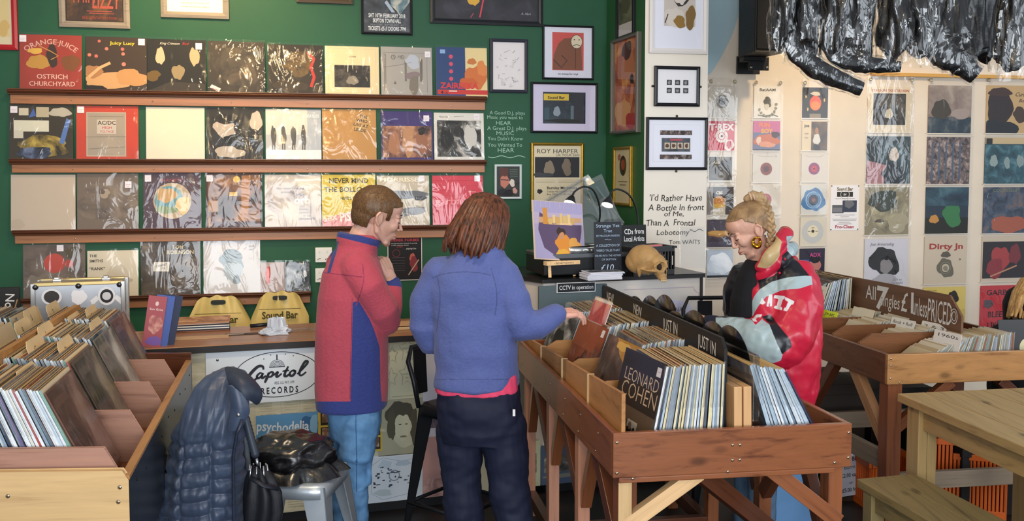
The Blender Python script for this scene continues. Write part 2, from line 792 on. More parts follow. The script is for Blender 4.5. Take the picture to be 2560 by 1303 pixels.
# ================================================================== picture ledges and LPs on the green wall
film = plastic_film(.55, 7.0, .03)
film_soft = plastic_film(.25, 5.0, .03, 1)
ledge_top = wood('#3b2014', '#5d3521', 0, 1, .35, .2)
ledge_face = wood('#6e4329', '#a06a44', 0, 1, .4, .1)


def ledge(xl, yl, xr, yr, hgt, label):
    u0, za = GW.uz(xl, yl, .05)
    u1, zb = GW.uz(xr, yr, .05)
    z = (za + zb) / 2
    L = u1 - u0
    t = thing('picture_ledge', label, 'shelf', GW.pt(u0, z - hgt), GW.rz, 'record ledges')
    prof = [(0, hgt), (-.052, hgt), (-.056, hgt - .006), (-.05, hgt - .014), (-.04, hgt - .018), (-.038, hgt - .028), (0, hgt - .028)]
    MB().prism(prof, 0, L, ledge_top, 'yz').build('moulding', t, bevel=.002)
    MB().box((.006, -.026, 0), (L - .006, 0, hgt - .028), ledge_face).build('face_board', t, bevel=.002)
    MB().box((0, -.058, hgt), (L, -.050, hgt + .006), ledge_top).build('lip', t, bevel=.002)
    for k in range(6):
        x = L * (.12 + .16 * k)
        MB().lathe([(.0045, 0), (.0045, .002), (.001, .003)], mat('#c9b9a0', .3, 1), 10, Matrix.Translation((x, -.026, (hgt - .028) / 2)) @ Matrix.Rotation(PI / 2, 4, 'X')).build('screw_head', t)
    return z


LZ = [ledge(18, 220, 1217, 246, .078, 'top dark wooden picture ledge, under the first row of LPs'),
      ledge(22, 397, 1216, 404, .074, 'second dark wooden picture ledge down, under the second row of LPs'),
      ledge(30, 573, 1210, 568, .074, 'third dark wooden picture ledge down, passing behind the two heads'),
      ledge(50, 743, 778, 736, .07, 'lowest and shortest wooden picture ledge, above the yellow bags')]
REC = {}


def lp(row, x0, x1, yt, yb, base, shapes, label, sticker=None, filmed=True, z0=None, name='record_sleeve', off=.036, group=None, tilt=.10, plane=None):
    pln = plane or GW
    xm = (x0 + x1) / 2
    u0, _ = pln.uz(x0, (yt + yb) / 2, off)
    u1, _ = pln.uz(x1, (yt + yb) / 2, off)
    _, zt = pln.uz(xm, yt, off - .01)
    zb = (LZ[row] + .0005) if z0 is None else z0
    w, h = u1 - u0, (zt - zb) / math.cos(tilt)
    o = MB().box((-w / 2, -.002, 0), (w / 2, .003, h), base).build(name, None, pln.pt((u0 + u1) / 2, zb, off), bevel=.0008, seg=1)
    o.rotation_euler = (-tilt, 0, pln.rz)
    tag(o, label, 'record', group or ('LPs on the wall ledges' if z0 is None else 'records in wall pockets'))
    T = Matrix.Translation((-w / 2, -.002, 0))
    a = MB().art(shapes, w, h)
    if shapes:
        a.build('cover_art', o, T=T)
    if sticker:
        sx, sy = sticker
        MB().art([('r', sx, sy, sx + .11, sy + .12, '#efe6ea'), ('r', sx + .015, sy + .06, sx + .095, sy + .066, '#b9a9b9'), ('r', sx + .015, sy + .03, sx + .08, sy + .036, '#b9a9b9')], w, h, .004).build('price_sticker', o, T=T)
    if filmed:
        e = .002

        def fn(a_, b_):
            x, z = -e + a_ * (w + 2 * e), b_ * (h + .012)
            y = -.0075 - .0018 * math.sin(9 * a_ + 4 * b_ + xm) * math.sin(5 * b_ + 2 * a_) if 0 < a_ < 1 and b_ < 1 else -.006
            return (x, y, z)
        MB().grid(fn, 10, 10, film if filmed is True else filmed).build('plastic_cover', o, T=T)
    return o


# row one -------------------------------------------------------------------------
r = '#9c3a2c'
lp(0, 47, 203, 86, 219, r, [('b', .3, .5, .17, .14, 3, '#b98a3c'), ('b', .82, .5, .14, .16, 8, '#7c4a25'), ('b', .52, .62, .09, .2, 5, '#3c2c22'), ('l', [(.3, .8), (.5, .7), (.62, .62), (.5, .55)], .015, '#c8924a'),
    ('b', .25, .7, .13, .05, 6, '#d6a94a'), ('t', 'ORANGE·JUICE', .5, .83, .13, '#dba99a', {'arc': .62, 'wid': .86, 'bold': .012}),
    ('t', 'OSTRICH', .52, .2, .12, '#e3b3a4', {'wid': .5, 'bold': .012}), ('t', 'CHURCHYARD', .52, .07, .12, '#e3b3a4', {'wid': .74, 'bold': .012})],
   'red LP with pinkish arched lettering, first on the top ledge', (.0, .86))
dots = [('c', .22, .92, .025, '#c96a5c'), ('c', .34, .78, .03, '#d07a68'), ('c', .6, .78, .03, '#c96a5c'), ('c', .06, .66, .03, '#d07a68'), ('c', .17, .64, .03, '#c96a5c'), ('c', .61, .69, .03, '#d07a68'), ('c', .62, .5, .035, '#d88070')]
lp(0, 213, 366, 92, 226, '#3f2f22', dots + [('b', .42, .2, .46, .15, 2, '#c79a6a'), ('b', .12, .35, .14, .13, 4, '#a8764c'), ('b', .75, .25, .26, .16, 9, '#c08e5a'), ('l', [(.05, .25), (.22, .42), (.4, .52)], .05, '#d0a878'),
    ('b', .15, .05, .2, .05, 12, '#241a14'), ('t', 'Juicy Lucy', .6, .86, .085, '#f0cf3a', {'bold': .02, 'wid': .4})], 'dark brown LP with yellow title lettering, red dots and a tan figure', (.86, .86))
lp(0, 367, 515, 98, 232, '#1e1a16', [('b', .22, .68, .07, .18, 3, '#cdb592'), ('b', .8, .68, .08, .18, 7, '#c2a880'), ('b', .52, .38, .1, .15, 8, '#9a8460'), ('p', [(.02, .02), (.98, .02), (.98, .16), (.4, .2)], '#3a322a'),
    ('b', .1, .3, .12, .1, 2, '#6e5424'), ('t', 'King Crimson', .38, .9, .065, '#e6dccb', {'shear': .4, 'wid': .34}), ('t', 'Red', .65, .9, .07, '#c9303a', {'shear': .3})],
   'near black LP with small white and red script and pale face shapes', (.82, .82))
lp(0, 520, 662, 103, 236, '#3a3128', [('b', .5, .5, .4, .36, 5, 'ph:#2b241e,#463b30,#5a4c3a,9,4'), ('p', [(.02, .1), (.18, .02), (.22, .08), (.06, .16)], '#e9dcd4'), ('l', [(.05, .09), (.17, .045)], .012, '#a05a5a')],
   'dark plain brown LP in wrinkled film with a tilted sticker, fourth on the top ledge')
lp(0, 670, 807, 111, 238, '#2e261d', [('b', .55, .62, .28, .24, 6, 'ph:#3a2c18,#6a5020,#8a6a2a,8,2'), ('l', [(.72, .85), (.84, .72), (.78, .55), (.84, .35), (.78, .15)], .055, '#c0352c'), ('b', .4, .16, .3, .12, 7, '#3c3024')],
   'dark LP with a thin red figure shape on black, fifth on the top ledge')
lp(0, 813, 948, 115, 240, '#e3cfa4', [('l', [(.06, .05), (.06, .95), (.94, .95), (.94, .05), (.06, .05)], .004, '#c5b08a'), ('r', .17, .16, .83, .61, '#241f1b'), ('r', .175, .165, .825, .605, 'ph:#1c1815,#2c2620,#5a5246,14,6'), ('b', .5, .3, .1, .1, 3, '#8e8474'),
    ('t', 'CLOSER', .5, .77, .045, '#8a7656', {'bold': .01})], 'cream LP with one small word above a black photo panel')
gl_ = '#6b625a'
lp(0, 953, 1081, 117, 243, '#a9a39b', [('l', [(.06, .1), (.06, .88), (.9, .88), (.9, .08)], .006, gl_), ('r', .07, .15, .1, .85, '#8b837b'), ('r', .46, .3, .5, .72, '#7c746c'), ('r', .76, .3, .81, .76, '#6f675f'),
    ('b', .62, .7, .14, .14, 5, '#b8bcc6'), ('b', .62, .42, .15, .08, 2, '#8a7a7a'), ('b', .64, .22, .1, .18, 6, '#80766a'), ('l', [(.05, .58), (.3, .62), (.6, .69)], .005, gl_), ('o', .24, .79, .035, .045, gl_),
    ('o', .42, .79, .03, .038, gl_), ('t', 'C   ESIS', .33, .78, .06, gl_), ('p', [(.24, .24), (.3, .24), (.27, .3)], gl_)], 'grey LP of pale drawn columns and an arch, between the cream and the blue LPs', (.86, .8))
lp(0, 1091, 1219, 118, 245, '#e6cf97', [('r', 0, 0, .57, 1, '#2d4674'), ('b', .78, .4, .2, .26, 8, '#d07338'), ('b', .9, .58, .1, .16, 9, '#dd8848'), ('b', .62, .28, .16, .12, 4, '#c9622e'), ('b', .7, .72, .08, .07, 3, '#c97a3e'),
    ('r', .02, .05, 1, .14, '#c93a34'), ('r', 0, 0, .57, .05, '#3a4a80'), ('c', .29, .81, .04, '#d8506a'), ('c', .29, .66, .04, '#d8506a'), ('c', .29, .51, .04, '#d8506a'), ('c', .29, .36, .04, '#d8506a'),
    ('t', 'ZAIREEKA', .45, .17, .16, '#d83a3c', {'wid': .74, 'bold': .03}), ('t', '4', .11, .055, .09, '#1d1a24', {'bold': .03}), ('t', 'LPs', .19, .055, .055, '#1d1a24'), ('r', .08, .87, .18, .95, '#8fb0d8'), ('r', .24, .1, .4, .125, '#f0d0c8')],
   'blue and cream LP with four red dots and big red lettering', filmed=film_soft)
# row two -------------------------------------------------------------------------
lp(1, 21, 181, 259, 396, '#3a3224', [('r', .15, .79, .3, .92, '#c9bfa8'), ('p', [(.3, .75), (.38, .92), (.42, .78)], '#4a64a8'), ('r', .42, .76, .62, .94, '#bcae90'), ('b', .8, .85, .16, .09, 3, '#b8b0a0'), ('r', .07, .5, .62, .7, '#d8d2bc'),
    ('r', .07, .38, .22, .52, '#cdc6b4'), ('b', .55, .25, .4, .18, 5, 'ph:#2a2418,#8a7430,#c2a850,10,3'), ('p', [(.9, .75), (.96, .7), (.86, .28), (.78, .3)], '#5a78b4'), ('b', .4, .12, .3, .1, 6, 'ph:#241e18,#3c465e,#7a86a4,12,8')],
   'collage LP of dark photos with white blocks, first on the second ledge', (.02, .83))
lp(1, 189, 345, 264, 397, '#c2442f', [('r', .16, .06, .8, .88, '#a59888'), ('l', [(.17, .07), (.79, .07), (.79, .87), (.17, .87), (.17, .07)], .012, '#cbb8a2'), ('l', [(.2, .8), (.76, .8)], .008, '#8a7c6c'), ('r', .33, .48, .64, .74, '#c8bcae'),
    ('t', 'AC/DC', .49, .65, .1, '#4a4036', {'wid': .29, 'bold': .02}), ('t', 'HIGH', .49, .57, .07, '#c2505c', {'bold': .01}), ('t', 'VOLTAGE', .49, .5, .06, '#c2505c', {'wid': .22}), ('l', [(.16, .42), (.8, .43)], .006, '#8a7c6c'), ('l', [(.2, .2), (.78, .24)], .006, '#8a7c6c')],
   'orange red bordered LP with a lettered grey panel, on the second ledge', (.02, .86))
lp(1, 364, 511, 268, 399, '#e5d8c2', [('t', 'e', .88, .84, .04, '#d0c2ae')], 'plain off-white LP third along the second ledge', filmed=film_soft)
lp(1, 516, 657, 269, 400, '#2b2926', [('b', .32, .62, .2, .2, 5, '#b8a99a'), ('b', .36, .78, .24, .1, 7, '#1d1a18'), ('b', .88, .75, .1, .2, 3, '#c4b5a4'), ('b', .4, .15, .26, .11, 9, '#b9aa9a'), ('b', .5, .4, .2, .1, 2, '#191715')],
   'black and white LP of pale blurred shapes on dark, fourth along the second ledge')
sil = '#5c5852'
lp(1, 664, 803, 273, 402, '#d9d3c6', [('r', 0, .2, 1, .5, '#c2c2c0'), ('r', .75, .2, 1, 1, '#b4b8be')] + [q for x in (.14, .32, .5, .68) for q in (('b', x, .48, .045, .2, int(x * 50), sil), ('r', x - .03, .2, x - .008, .34, sil), ('r', x + .008, .2, x + .03, .34, sil))] +
   [('t', 'THE', .86, .92, .04, '#f5f0ea'), ('t', 'BEATLES', .84, .84, .085, '#f5f0ea', {'wid': .24, 'bold': .02}), ('r', 0, 0, 1, .2, '#e4e4e2')], 'pale LP with four grey standing silhouettes in a row')
lp(1, 806, 941, 273, 402, '#bd8d4f', [('p', [(.54, .62), (.7, .92), (.9, .82), (.76, .52)], '#c59a60')] + [('t', s, .71 + dx, y, .085, '#4a3a26', {'bold': .02, 'rot': -.18}) for s, y, dx in (('THE', .83, .05), ('WHO', .75, .02), ('LIVE AT', .66, 0), ('LEEDS', .57, -.02))] ,
   'plain brown paper LP with black stamped lettering at its corner')
lp(1, 953, 1083, 278, 403, '#40326e', [('r', .03, .06, .97, .7, 'ph:#3a2620,#8a5a42,#c4916c,11,5'), ('b', .25, .35, .1, .26, 3, '#a87452'), ('b', .52, .38, .12, .28, 6, '#b98860'), ('b', .78, .38, .11, .26, 9, '#9a664a'), ('b', .78, .6, .07, .08, 2, '#241a16'), ('t', 'sex', .2, .75, .06, '#2a2048')],
   'purple topped LP with a tan crowd picture on the second ledge', (.82, .8))
lp(1, 1086, 1211, 282, 403, '#ddd8cf', [('r', .06, .08, .94, .84, 'ph:#15120f,#4a4640,#cfcac2,12,9'), ('b', .25, .45, .12, .22, 4, '#1f1c1a'), ('b', .72, .5, .12, .26, 7, '#cac5bd'), ('b', .5, .6, .1, .12, 11, '#2a2725'), ('t', 'Buena Vista', .2, .9, .04, '#3a342e'), ('l', [(.4, .92), (.6, .93)], .004, '#6a645c')],
   'white bordered black and white photo LP at the end of the second ledge', (.8, .86))
# row three -----------------------------------------------------------------------
lp(2, 25, 187, 437, 575, '#c3b29f', [('b', .1, .12, .1, .1, 3, '#bba995')], 'plain beige white LP, first on the third ledge', filmed=film_soft)
lp(2, 191, 345, 434, 573, '#76675a', [('b', .5, .5, .44, .4, 3, 'ph:#5e5146,#7d6d5e,#93826f,6,3'), ('b', .45, .64, .08, .08, 2, '#a89884'), ('b', .4, .68, .05, .05, 9, '#6a5c50')], 'murky grey brown LP second along the third ledge', (.78, .74))
lp(2, 357, 502, 432, 571, '#54414a', [('c', .5, .5, .33, '#bda88a'), ('c', .44, .52, .25, '#6f99a0'), ('b', .4, .6, .16, .14, 4, '#c7a06a'), ('b', .68, .42, .14, .14, 6, '#e3c48e'), ('b', .4, .34, .18, .07, 7, '#8a9a72'), ('t', 'PLANETS', .48, .84, .07, '#a8505c', {'wid': .4, 'shear': .2})],
   'plum coloured LP with a round landscape picture in the middle', (.03, .84))
lp(2, 513, 655, 432, 568, '#4a3024', [('r', .04, .04, .96, .96, 'ph:#2e1d16,#6b4530,#a57444,10,12'), ('p', [(.64, .95), (.8, .95), (.74, .2), (.62, .1)], '#a8713e'), ('c', .55, .88, .06, '#e0bb5e'), ('r', .42, .58, .56, .65, '#d9a94e'), ('r', .05, .3, .22, .5, '#9a6a34'), ('b', .5, .08, .4, .05, 4, '#5a4a50')],
   'brown LP of a city street at night, fourth along the third ledge', (.02, .84))
tx = '#7d7888'
lp(2, 662, 803, 437, 567, '#cfc4b8', [('r', .02, .02, .98, .98, 'ph:#b5aaa8,#d2c7ba,#e4d9c6,7,15'), ('t', 'the overflowing', .45, .72, .07, tx, {'wid': .5, 'bold': .012}), ('t', 'pulsating', .4, .65, .07, tx, {'bold': .012}), ('t', 'brain', .62, .6, .075, tx, {'bold': .012}),
    ('t', 'orb', .66, .45, .2, '#efe8dc', {'bold': .03}), ('t', 'the', .66, .38, .07, tx), ('t', 'family', .68, .32, .07, tx), ('t', 'century', .7, .26, .07, tx), ('t', 'of the', .74, .2, .06, tx), ('t', 'ultraworld', .74, .14, .075, tx, {'bold': .01})],
   'pale LP covered in lower case words about a pulsating brain')
lp(2, 805, 939, 437, 565, '#dcc14a', [('p', [(0, .0), (1, 0), (1, .44), (0, .14)], '#d98a86'), ('t', 'NEVER MIND', .5, .84, .135, '#4a4420', {'wid': .74, 'bold': .02}), ('t', 'THE BOLLOCKS', .52, .67, .135, '#4a4420', {'wid': .96, 'bold': .02}), ('t', "HERE'S THE", .52, .52, .075, '#4a4420', {'wid': .36, 'bold': .01}),
    ('t', 'sex', .16, .12, .2, '#e9c9a8', {'rot': .15, 'wid': .26, 'bold': .02}), ('t', 'PiSTOLS', .64, .13, .24, '#f4e6d4', {'rot': .1, 'wid': .62, 'bold': .03})], "yellow LP with big black lettering and a pink band beside the boy's head")
lp(2, 943, 1074, 439, 563, '#c9bda8', [('r', .02, .3, .98, .72, '#c2b8a6'), ('b', .55, .62, .4, .09, 4, '#6d7076'), ('b', .82, .55, .12, .05, 8, '#54575e'), ('b', .7, .3, .26, .07, 6, '#74767a'), ('b', .3, .2, .3, .06, 2, '#8a8a88'), ('t', 'MORRISSEY', .48, .88, .11, '#efe4cc', {'wid': .86, 'bold': .03})],
   "pale LP with grey wave shapes behind the boy's face", (.8, .88))
lp(2, 1082, 1209, 439, 561, '#d34455', [('l', [(.03, y / 10), (.97, y / 10)], .006, '#c23a4c') for y in range(1, 10)] + [('t', 'garbage', .42, .42, .2, '#e57f88', {'wid': .74, 'bold': .02}), ('t', 'Version', .78, .66, .05, '#f0b4b6')], 'pinkish red LP with large lower case lettering, end of the third ledge', (.83, .88))
# row four ------------------------------------------------------------------------
lp(3, 56, 212, 612, 745, '#6f6054', [('r', .02, .02, .98, .98, 'ph:#5a4c42,#75665a,#8b7a6a,5,21'), ('c', .5, .65, .17, '#bb4a3c'), ('c', .74, .64, .07, '#b04a40'), ('b', .8, .85, .14, .1, 2, '#54472e'), ('b', .2, .3, .14, .14, 7, '#84776a')], 'greyish LP with a red disc on it, above the silver case', (.54, .87))
lp(3, 217, 345, 627, 738, '#d9cdb6', [('t', 'THE', .04, .86, .085, '#4a4238', {'align': 'l', 'bold': .02}), ('t', 'SMITHS', .04, .75, .085, '#4a4238', {'align': 'l', 'bold': .02}), ('t', '“RANK”', .04, .58, .09, '#4a4238', {'align': 'l', 'bold': .02}), ('b', .6, .5, .2, .2, 3, '#cdc0a9'), ('b', .75, .35, .12, .08, 4, '#b9ac98')],
   'cream LP with three lines of capitals at its top, lower than its neighbours', filmed=film_soft)
lp(3, 351, 500, 604, 737, '#51463c', [('r', .02, .02, .98, .98, 'ph:#3c332b,#5d5146,#857766,8,31'), ('p', [(.2, .45), (.22, .62), (.48, .62), (.47, .44)], '#d9d2c6'), ('t', 'TOM', .62, .86, .09, '#c5b48e', {'bold': .02}), ('t', 'ROBINSON', .66, .76, .1, '#c9b890', {'wid': .46, 'bold': .02}), ('t', "CABARET", .35, .54, .05, '#3a332c', {'rot': .2}), ('t', "'79", .38, .48, .05, '#3a332c', {'rot': .2})],
   'dark LP with a small white label and cream capitals, on the lowest ledge')
lp(3, 508, 650, 601, 733, '#cfcbcb', [('b', .5, .62, .22, .2, 5, '#93a3ad'), ('b', .52, .42, .15, .2, 8, '#b4bfc6'), ('b', .58, .26, .06, .1, 3, '#8a97a0'), ('t', 'BOB', .85, .86, .05, '#4a4a52'), ('t', 'HITS', .85, .8, .045, '#4a4a52')], 'bright white LP with a pale blue cloudy shape, above the yellow bags')
lp(3, 651, 712, 656, 727, '#b3a09c', [('r', .25, .3, .4, .85, '#c23a30'), ('b', .3, .6, .1, .2, 2, '#d2503c')], 'small pinkish seven inch single with a red mark, near the wall sockets', group='singles on the lowest ledge')
lp(3, 713, 775, 655, 725, '#3f4348', [('r', .05, .05, .95, .95, 'ph:#2c3036,#585c62,#b4b8bc,14,6'), ('b', .8, .6, .08, .1, 5, '#d0d0d0')], 'small black and white seven inch single at the end of the lowest ledge', group='singles on the lowest ledge')

# ================================================================== framed things on the walls
def framed(pl_, x0, x1, y0, y1, fw, fmat, mount, shapes, label, name='framed_picture', cat='picture', dep=.02, glass=True, inner=None, group=None, hang=False):
    """x0..x1,y0..y1 outer pixel box; shapes are laid out over the picture opening"""
    xm, ym = (x0 + x1) / 2, (y0 + y1) / 2
    u0, _ = pl_.uz(x0, ym, dep)
    u1, _ = pl_.uz(x1, ym, dep)
    _, zt = pl_.uz(xm, y0, dep)
    _, zb = pl_.uz(xm, y1, dep)
    w, h = u1 - u0, zt - zb
    t = thing(name, label, cat, pl_.pt((u0 + u1) / 2, zb, .001), pl_.rz, group)
    if fw > 0:
        f = MB()
        o_ = [(-w / 2, 0), (w / 2, 0), (w / 2, h), (-w / 2, h)]
        i_ = [(-w / 2 + fw, fw), (w / 2 - fw, fw), (w / 2 - fw, h - fw), (-w / 2 + fw, h - fw)]
        m_ = [((a[0] + b[0]) / 2, (a[1] + b[1]) / 2) for a, b in zip(o_, i_)]
        f.rings([[(p[0], y, p[1]) for p in q] for q, y in ((o_, 0), (o_, -dep * .8), (m_, -dep), (i_, -dep * .8), (i_, -.004))], fmat, False, False)
        f.build('frame_border', t, bevel=.0012)
    ww, hh = w - 2 * fw, h - 2 * fw
    b = MB().box((-w / 2 + fw * .5, -.006, fw * .5), (w / 2 - fw * .5, 0, h - fw * .5), mount)
    b.build('backing_card', t)
    if shapes:
        MB().art(shapes, ww, hh, .0006, .0003).build('print', t, T=Matrix.Translation((-ww / 2, -.006, fw)))
    if glass:
        MB().poly([(-ww / 2, -.0125, fw), (ww / 2, -.0125, fw), (ww / 2, -.0125, h - fw), (-ww / 2, -.0125, h - fw)], glass_pane()).build('glass_pane', t)
    if hang:
        for x, z in ((0, h + .008), (0, -.008)) if hang == 'v' else ((-w / 2 - .008, h / 2), (w / 2 + .008, h / 2)):
            MB().lathe([(.007, 0), (.007, .004), (.002, .006)], mat('#5a5248', .35, .9), 12, Matrix.Translation((x, -.001, z)) @ Matrix.Rotation(PI / 2, 4, 'X')).build('mirror_screw', t)
    return t


blackf = mat('#15151a', .35)
greyw = wood('#5c5148', '#8d8072', 0, 2, .5)
goldf = mat('#b08a34', .35, .85, var=.15, scale=30)
framed(GW, -60, 41, -110, 124, .03, mat('#a81c24', .35), '#d9cba8', [('r', .1, .1, .9, .9, '#d8c28a'), ('b', .7, .2, .2, .1, 2, '#cfae6a')], 'red framed picture cut off by the top left corner of the photo')
framed(GW, 145, 323, -95, 69, .035, greyw, '#2c2018', [('r', .02, .02, .98, .98, 'ph:#2c1f16,#4a3320,#7a5a2a,8,3'), ('t', 'THIN', .3, .36, .3, '#a8503c', {'wid': .42, 'bold': .02}), ('t', 'LIZZY', .7, .26, .4, '#b4523e', {'wid': .5, 'bold': .02, 'shear': .1}), ('l', [(.36, .2), (.8, .2)], .012, '#b4523e'), ('l', [(.4, .16), (.84, .16)], .012, '#b4523e'), ('t', 'BAD REPUTATION TOUR', .58, .05, .07, '#a8402c', {'wid': .6})],
       'grey wood framed dark tour print with red lettering, top left of the wall')
framed(GW, 400, 571, -120, 45, .035, greyw, '#ece6da', [('t', 'Admission £1.50   Doors 11.30', .5, .16, .05, '#6a5a50', {'wid': .5}), ('t', 'includes refreshments in Skipton', .5, .09, .045, '#6a5a50', {'wid': .5})], 'grey wood framed white notice with two lines of small type')
framed(GW, 740, 882, -130, 8, .03, mat('#4a3a26', .4), '#8a7a52', [], 'brown frame of which only the bottom rail shows at the top edge')
framed(GW, 903, 1031, -75, 86, .012, blackf, '#2c2c30', [('r', .02, .02, .98, .98, 'ph:#1f2026,#3c4048,#6a6e76,7,5'), ('b', .78, .62, .2, .3, 4, 'ph:#c9c2b0,#6c8890,#2c3036,14,3'), ('b', .3, .7, .16, .2, 7, '#4a4650'), ('p', [(.45, .5), (.5, .54), (.68, .34), (.6, .34)], '#a8b6c6'),
       ('t', 'SAT 10TH FEBRUARY 2018', .5, .25, .095, '#e9e9ea', {'wid': .78, 'bold': .02}), ('t', 'SKIPTON TOWN HALL', .5, .165, .095, '#e9e9ea', {'wid': .6, 'bold': .02}), ('t', 'HIGH STREET, SKIPTON, BD23 1AH', .5, .115, .045, '#9a9aa0', {'wid': .7}), ('t', 'TICKETS £5 // DOORS 7PM', .5, .035, .095, '#e9e9ea', {'wid': .8, 'bold': .02})],
       'black framed gig poster with white date, venue and ticket lines', name='framed_poster')
framed(GW, 1075, 1358, -130, 62, .03, blackf, '#17161b', [('r', .01, .01, .99, .99, 'ph:#131217,#221f28,#36323e,5,2'), ('b', .37, .32, .05, .12, 3, '#d8a83a'), ('l', [(.48, .42), (.43, .04)], .014, '#d8404c'), ('l', [(.37, .1), (.34, .03)], .008, '#b04a58'), ('t', 'A. Hart', .88, .1, .05, '#b8b4bc', {'shear': .4})],
       'large dark painting with a red stroke and an orange patch, top of the green wall')
sk = '#8a8690'
rs = random.Random(4)
sk_sh = [('b', .5, .6, .1, .1, 2, '#e4dede')] + [('l', [(x, y), (x + rs.uniform(-.08, .08), y + rs.uniform(-.05, .05)), (x + rs.uniform(-.1, .1), y + rs.uniform(-.06, .06))], .008, sk) for x, y in [(.5 + .33 * math.cos(a * .62), .45 + .36 * math.sin(a * .62)) for a in range(20)] + [(rs.uniform(.25, .75), rs.uniform(.1, .7)) for _ in range(14)]]
framed(GW, 1225, 1320, 97, 232, .02, mat('#2a2c38', .4), '#e2dcdc', sk_sh, 'small dark framed white sheet of faint pen doodles, right of the blue and cream LP')
framed(GW, 1357, 1485, 63, 199, .012, blackf, '#dcdcea', [('r', .17, .15, .83, .9, '#c9504a'), ('p', [(.18, .16), (.2, .45), (.3, .68), (.42, .78), (.62, .8), (.78, .62), (.8, .16)], '#7e4a30'), ('l', [(.19, .36), (.36, .2), (.48, .34), (.36, .45)], .02, '#42281c'), ('l', [(.66, .18), (.66, .58)], .012, '#42281c'),
       ('c', .68, .72, .125, '#3a241a', .14), ('c', .68, .72, .115, '#d8cbb0', .13), ('l', [(.6, .64), (.68, .665), (.76, .64)], .012, '#3a241a'), ('c', .63, .76, .012, '#3a241a'), ('c', .73, .76, .012, '#3a241a'), ('t', 'no money for vinyl', .5, .06, .055, '#2c2a30', {'wid': .42, 'bold': .01})],
       'black framed red print of a brown hunched figure, captioned no money for vinyl')
framed(GW, 1328, 1495, 206, 333, .014, blackf, '#cfc8e0', [('r', .16, .16, .84, .84, '#1c2632'), ('r', .17, .17, .83, .83, 'ph:#121922,#1f2c38,#33424c,8,4'), ('r', .66, .17, .8, .83, '#27262f'), ('r', .17, .66, .57, .8, '#d8b83a'), ('t', 'Sound Bar', .37, .69, .09, '#2c2418', {'bold': .03}), ('b', .38, .42, .05, .12, 3, '#8c98a4'), ('r', .6, .2, .65, .55, '#5c7078'), ('r', .18, .25, .26, .5, '#39525c'), ('b', .5, .22, .3, .04, 5, '#16140f')],
       'black framed night photo of a shop front with a yellow sign')
framed(GW, 1328, 1460, 357, 530, .018, goldf, '#ded2b4', [('r', .03, .5, .97, .82, '#17151a'), ('b', .33, .64, .1, .13, 3, '#8a7a66'), ('b', .7, .66, .1, .13, 5, '#7a6a58'), ('b', .2, .54, .2, .04, 7, '#34363c'), ('t', 'ROY HARPER', .5, .88, .1, '#3c3632', {'wid': .88}), ('t', 'UK TOUR 2005', .72, .835, .045, '#3c3632', {'wid': .5}),
       ('t', 'Burnley Mechanics', .6, .315, .06, '#2f2a26', {'wid': .64, 'bold': .02}), ('t', 'Tuesday 4th October  7.30pm', .58, .265, .04, '#4a443c', {'wid': .6}), ('t', 'Box Office : 01282 664400', .58, .22, .04, '#4a443c', {'wid': .6}), ('l', [(.3, .14), (.36, .22), (.4, .12), (.46, .2), (.42, .15)], .006, '#7a7058'), ('b', .13, .28, .05, .04, 4, '#2f2a26'), ('r', .05, .03, .2, .07, '#3a342e'), ('b', .62, .05, .1, .05, 3, '#b2a888')] +
       [('l', [(.05, y), (.45, y)], .004, '#9a8f78') for y in (.46, .44, .42)] + [('l', [(.52, y), (.95, y)], .004, '#9a8f78') for y in (.46, .44, .42)], 'wide gold framed tour poster with a dark photo of two heads', name='framed_poster')
framed(GW, 1237, 1305, 411, 498, .014, mat('#c9d6d6', .4), '#2a2620', [('r', .02, .02, .98, .98, 'ph:#1c1a17,#2c2a24,#4a4438,8,6'), ('r', .15, .55, .5, .95, '#5a3026'), ('b', .35, .5, .18, .22, 4, '#c47a66'), ('l', [(.18, .57), (.52, .55)], .04, '#241a18'), ('b', .4, .14, .34, .14, 7, '#15141a'), ('b', .68, .46, .12, .12, 5, '#d9cfc4'), ('b', .8, .2, .1, .1, 9, '#c9998a')] + [('l', [(.58, y), (.92, y + .01)], .012, '#6a8a78') for y in (.9, .84, .78, .72, .66)],
       'small white framed photo of a man in glasses, under the chalk writing')
framed(GW, 969, 1055, 587, 701, 0, blackf, '#efe6e4', [('r', .02, .015, .98, .985, '#191519'), ('t', 'DEREK FORBES', .5, .86, .075, '#c9404a', {'wid': .82, 'bold': .02}), ('t', 'LEGENDARY BASS PLAYER', .48, .8, .03, '#d8d0d0', {'wid': .76}), ('t', 'A VERY SPECIAL SHOW', .36, .76, .03, '#d8d0d0', {'wid': .5}), ('t', 'IN STORE', .34, .725, .03, '#c9404a'), ('t', 'playing live', .68, .68, .05, '#e4dede', {'shear': .4}),
       ('o', .25, .6, .1, .108, '#a04048'), ('b', .72, .5, .08, .1, 3, '#b25a50'), ('b', .76, .36, .12, .16, 5, '#7a2c34'), ('l', [(.6, .12), (.9, .45)], .03, '#b89a80')] + [('l', [(.12, y), (.5, y)], .01, '#5c5458') for y in (.5, .44, .38, .32, .27, .22)],
       "small unframed black gig poster on the green wall below the boy's chin", name='poster', glass=False, dep=.003)
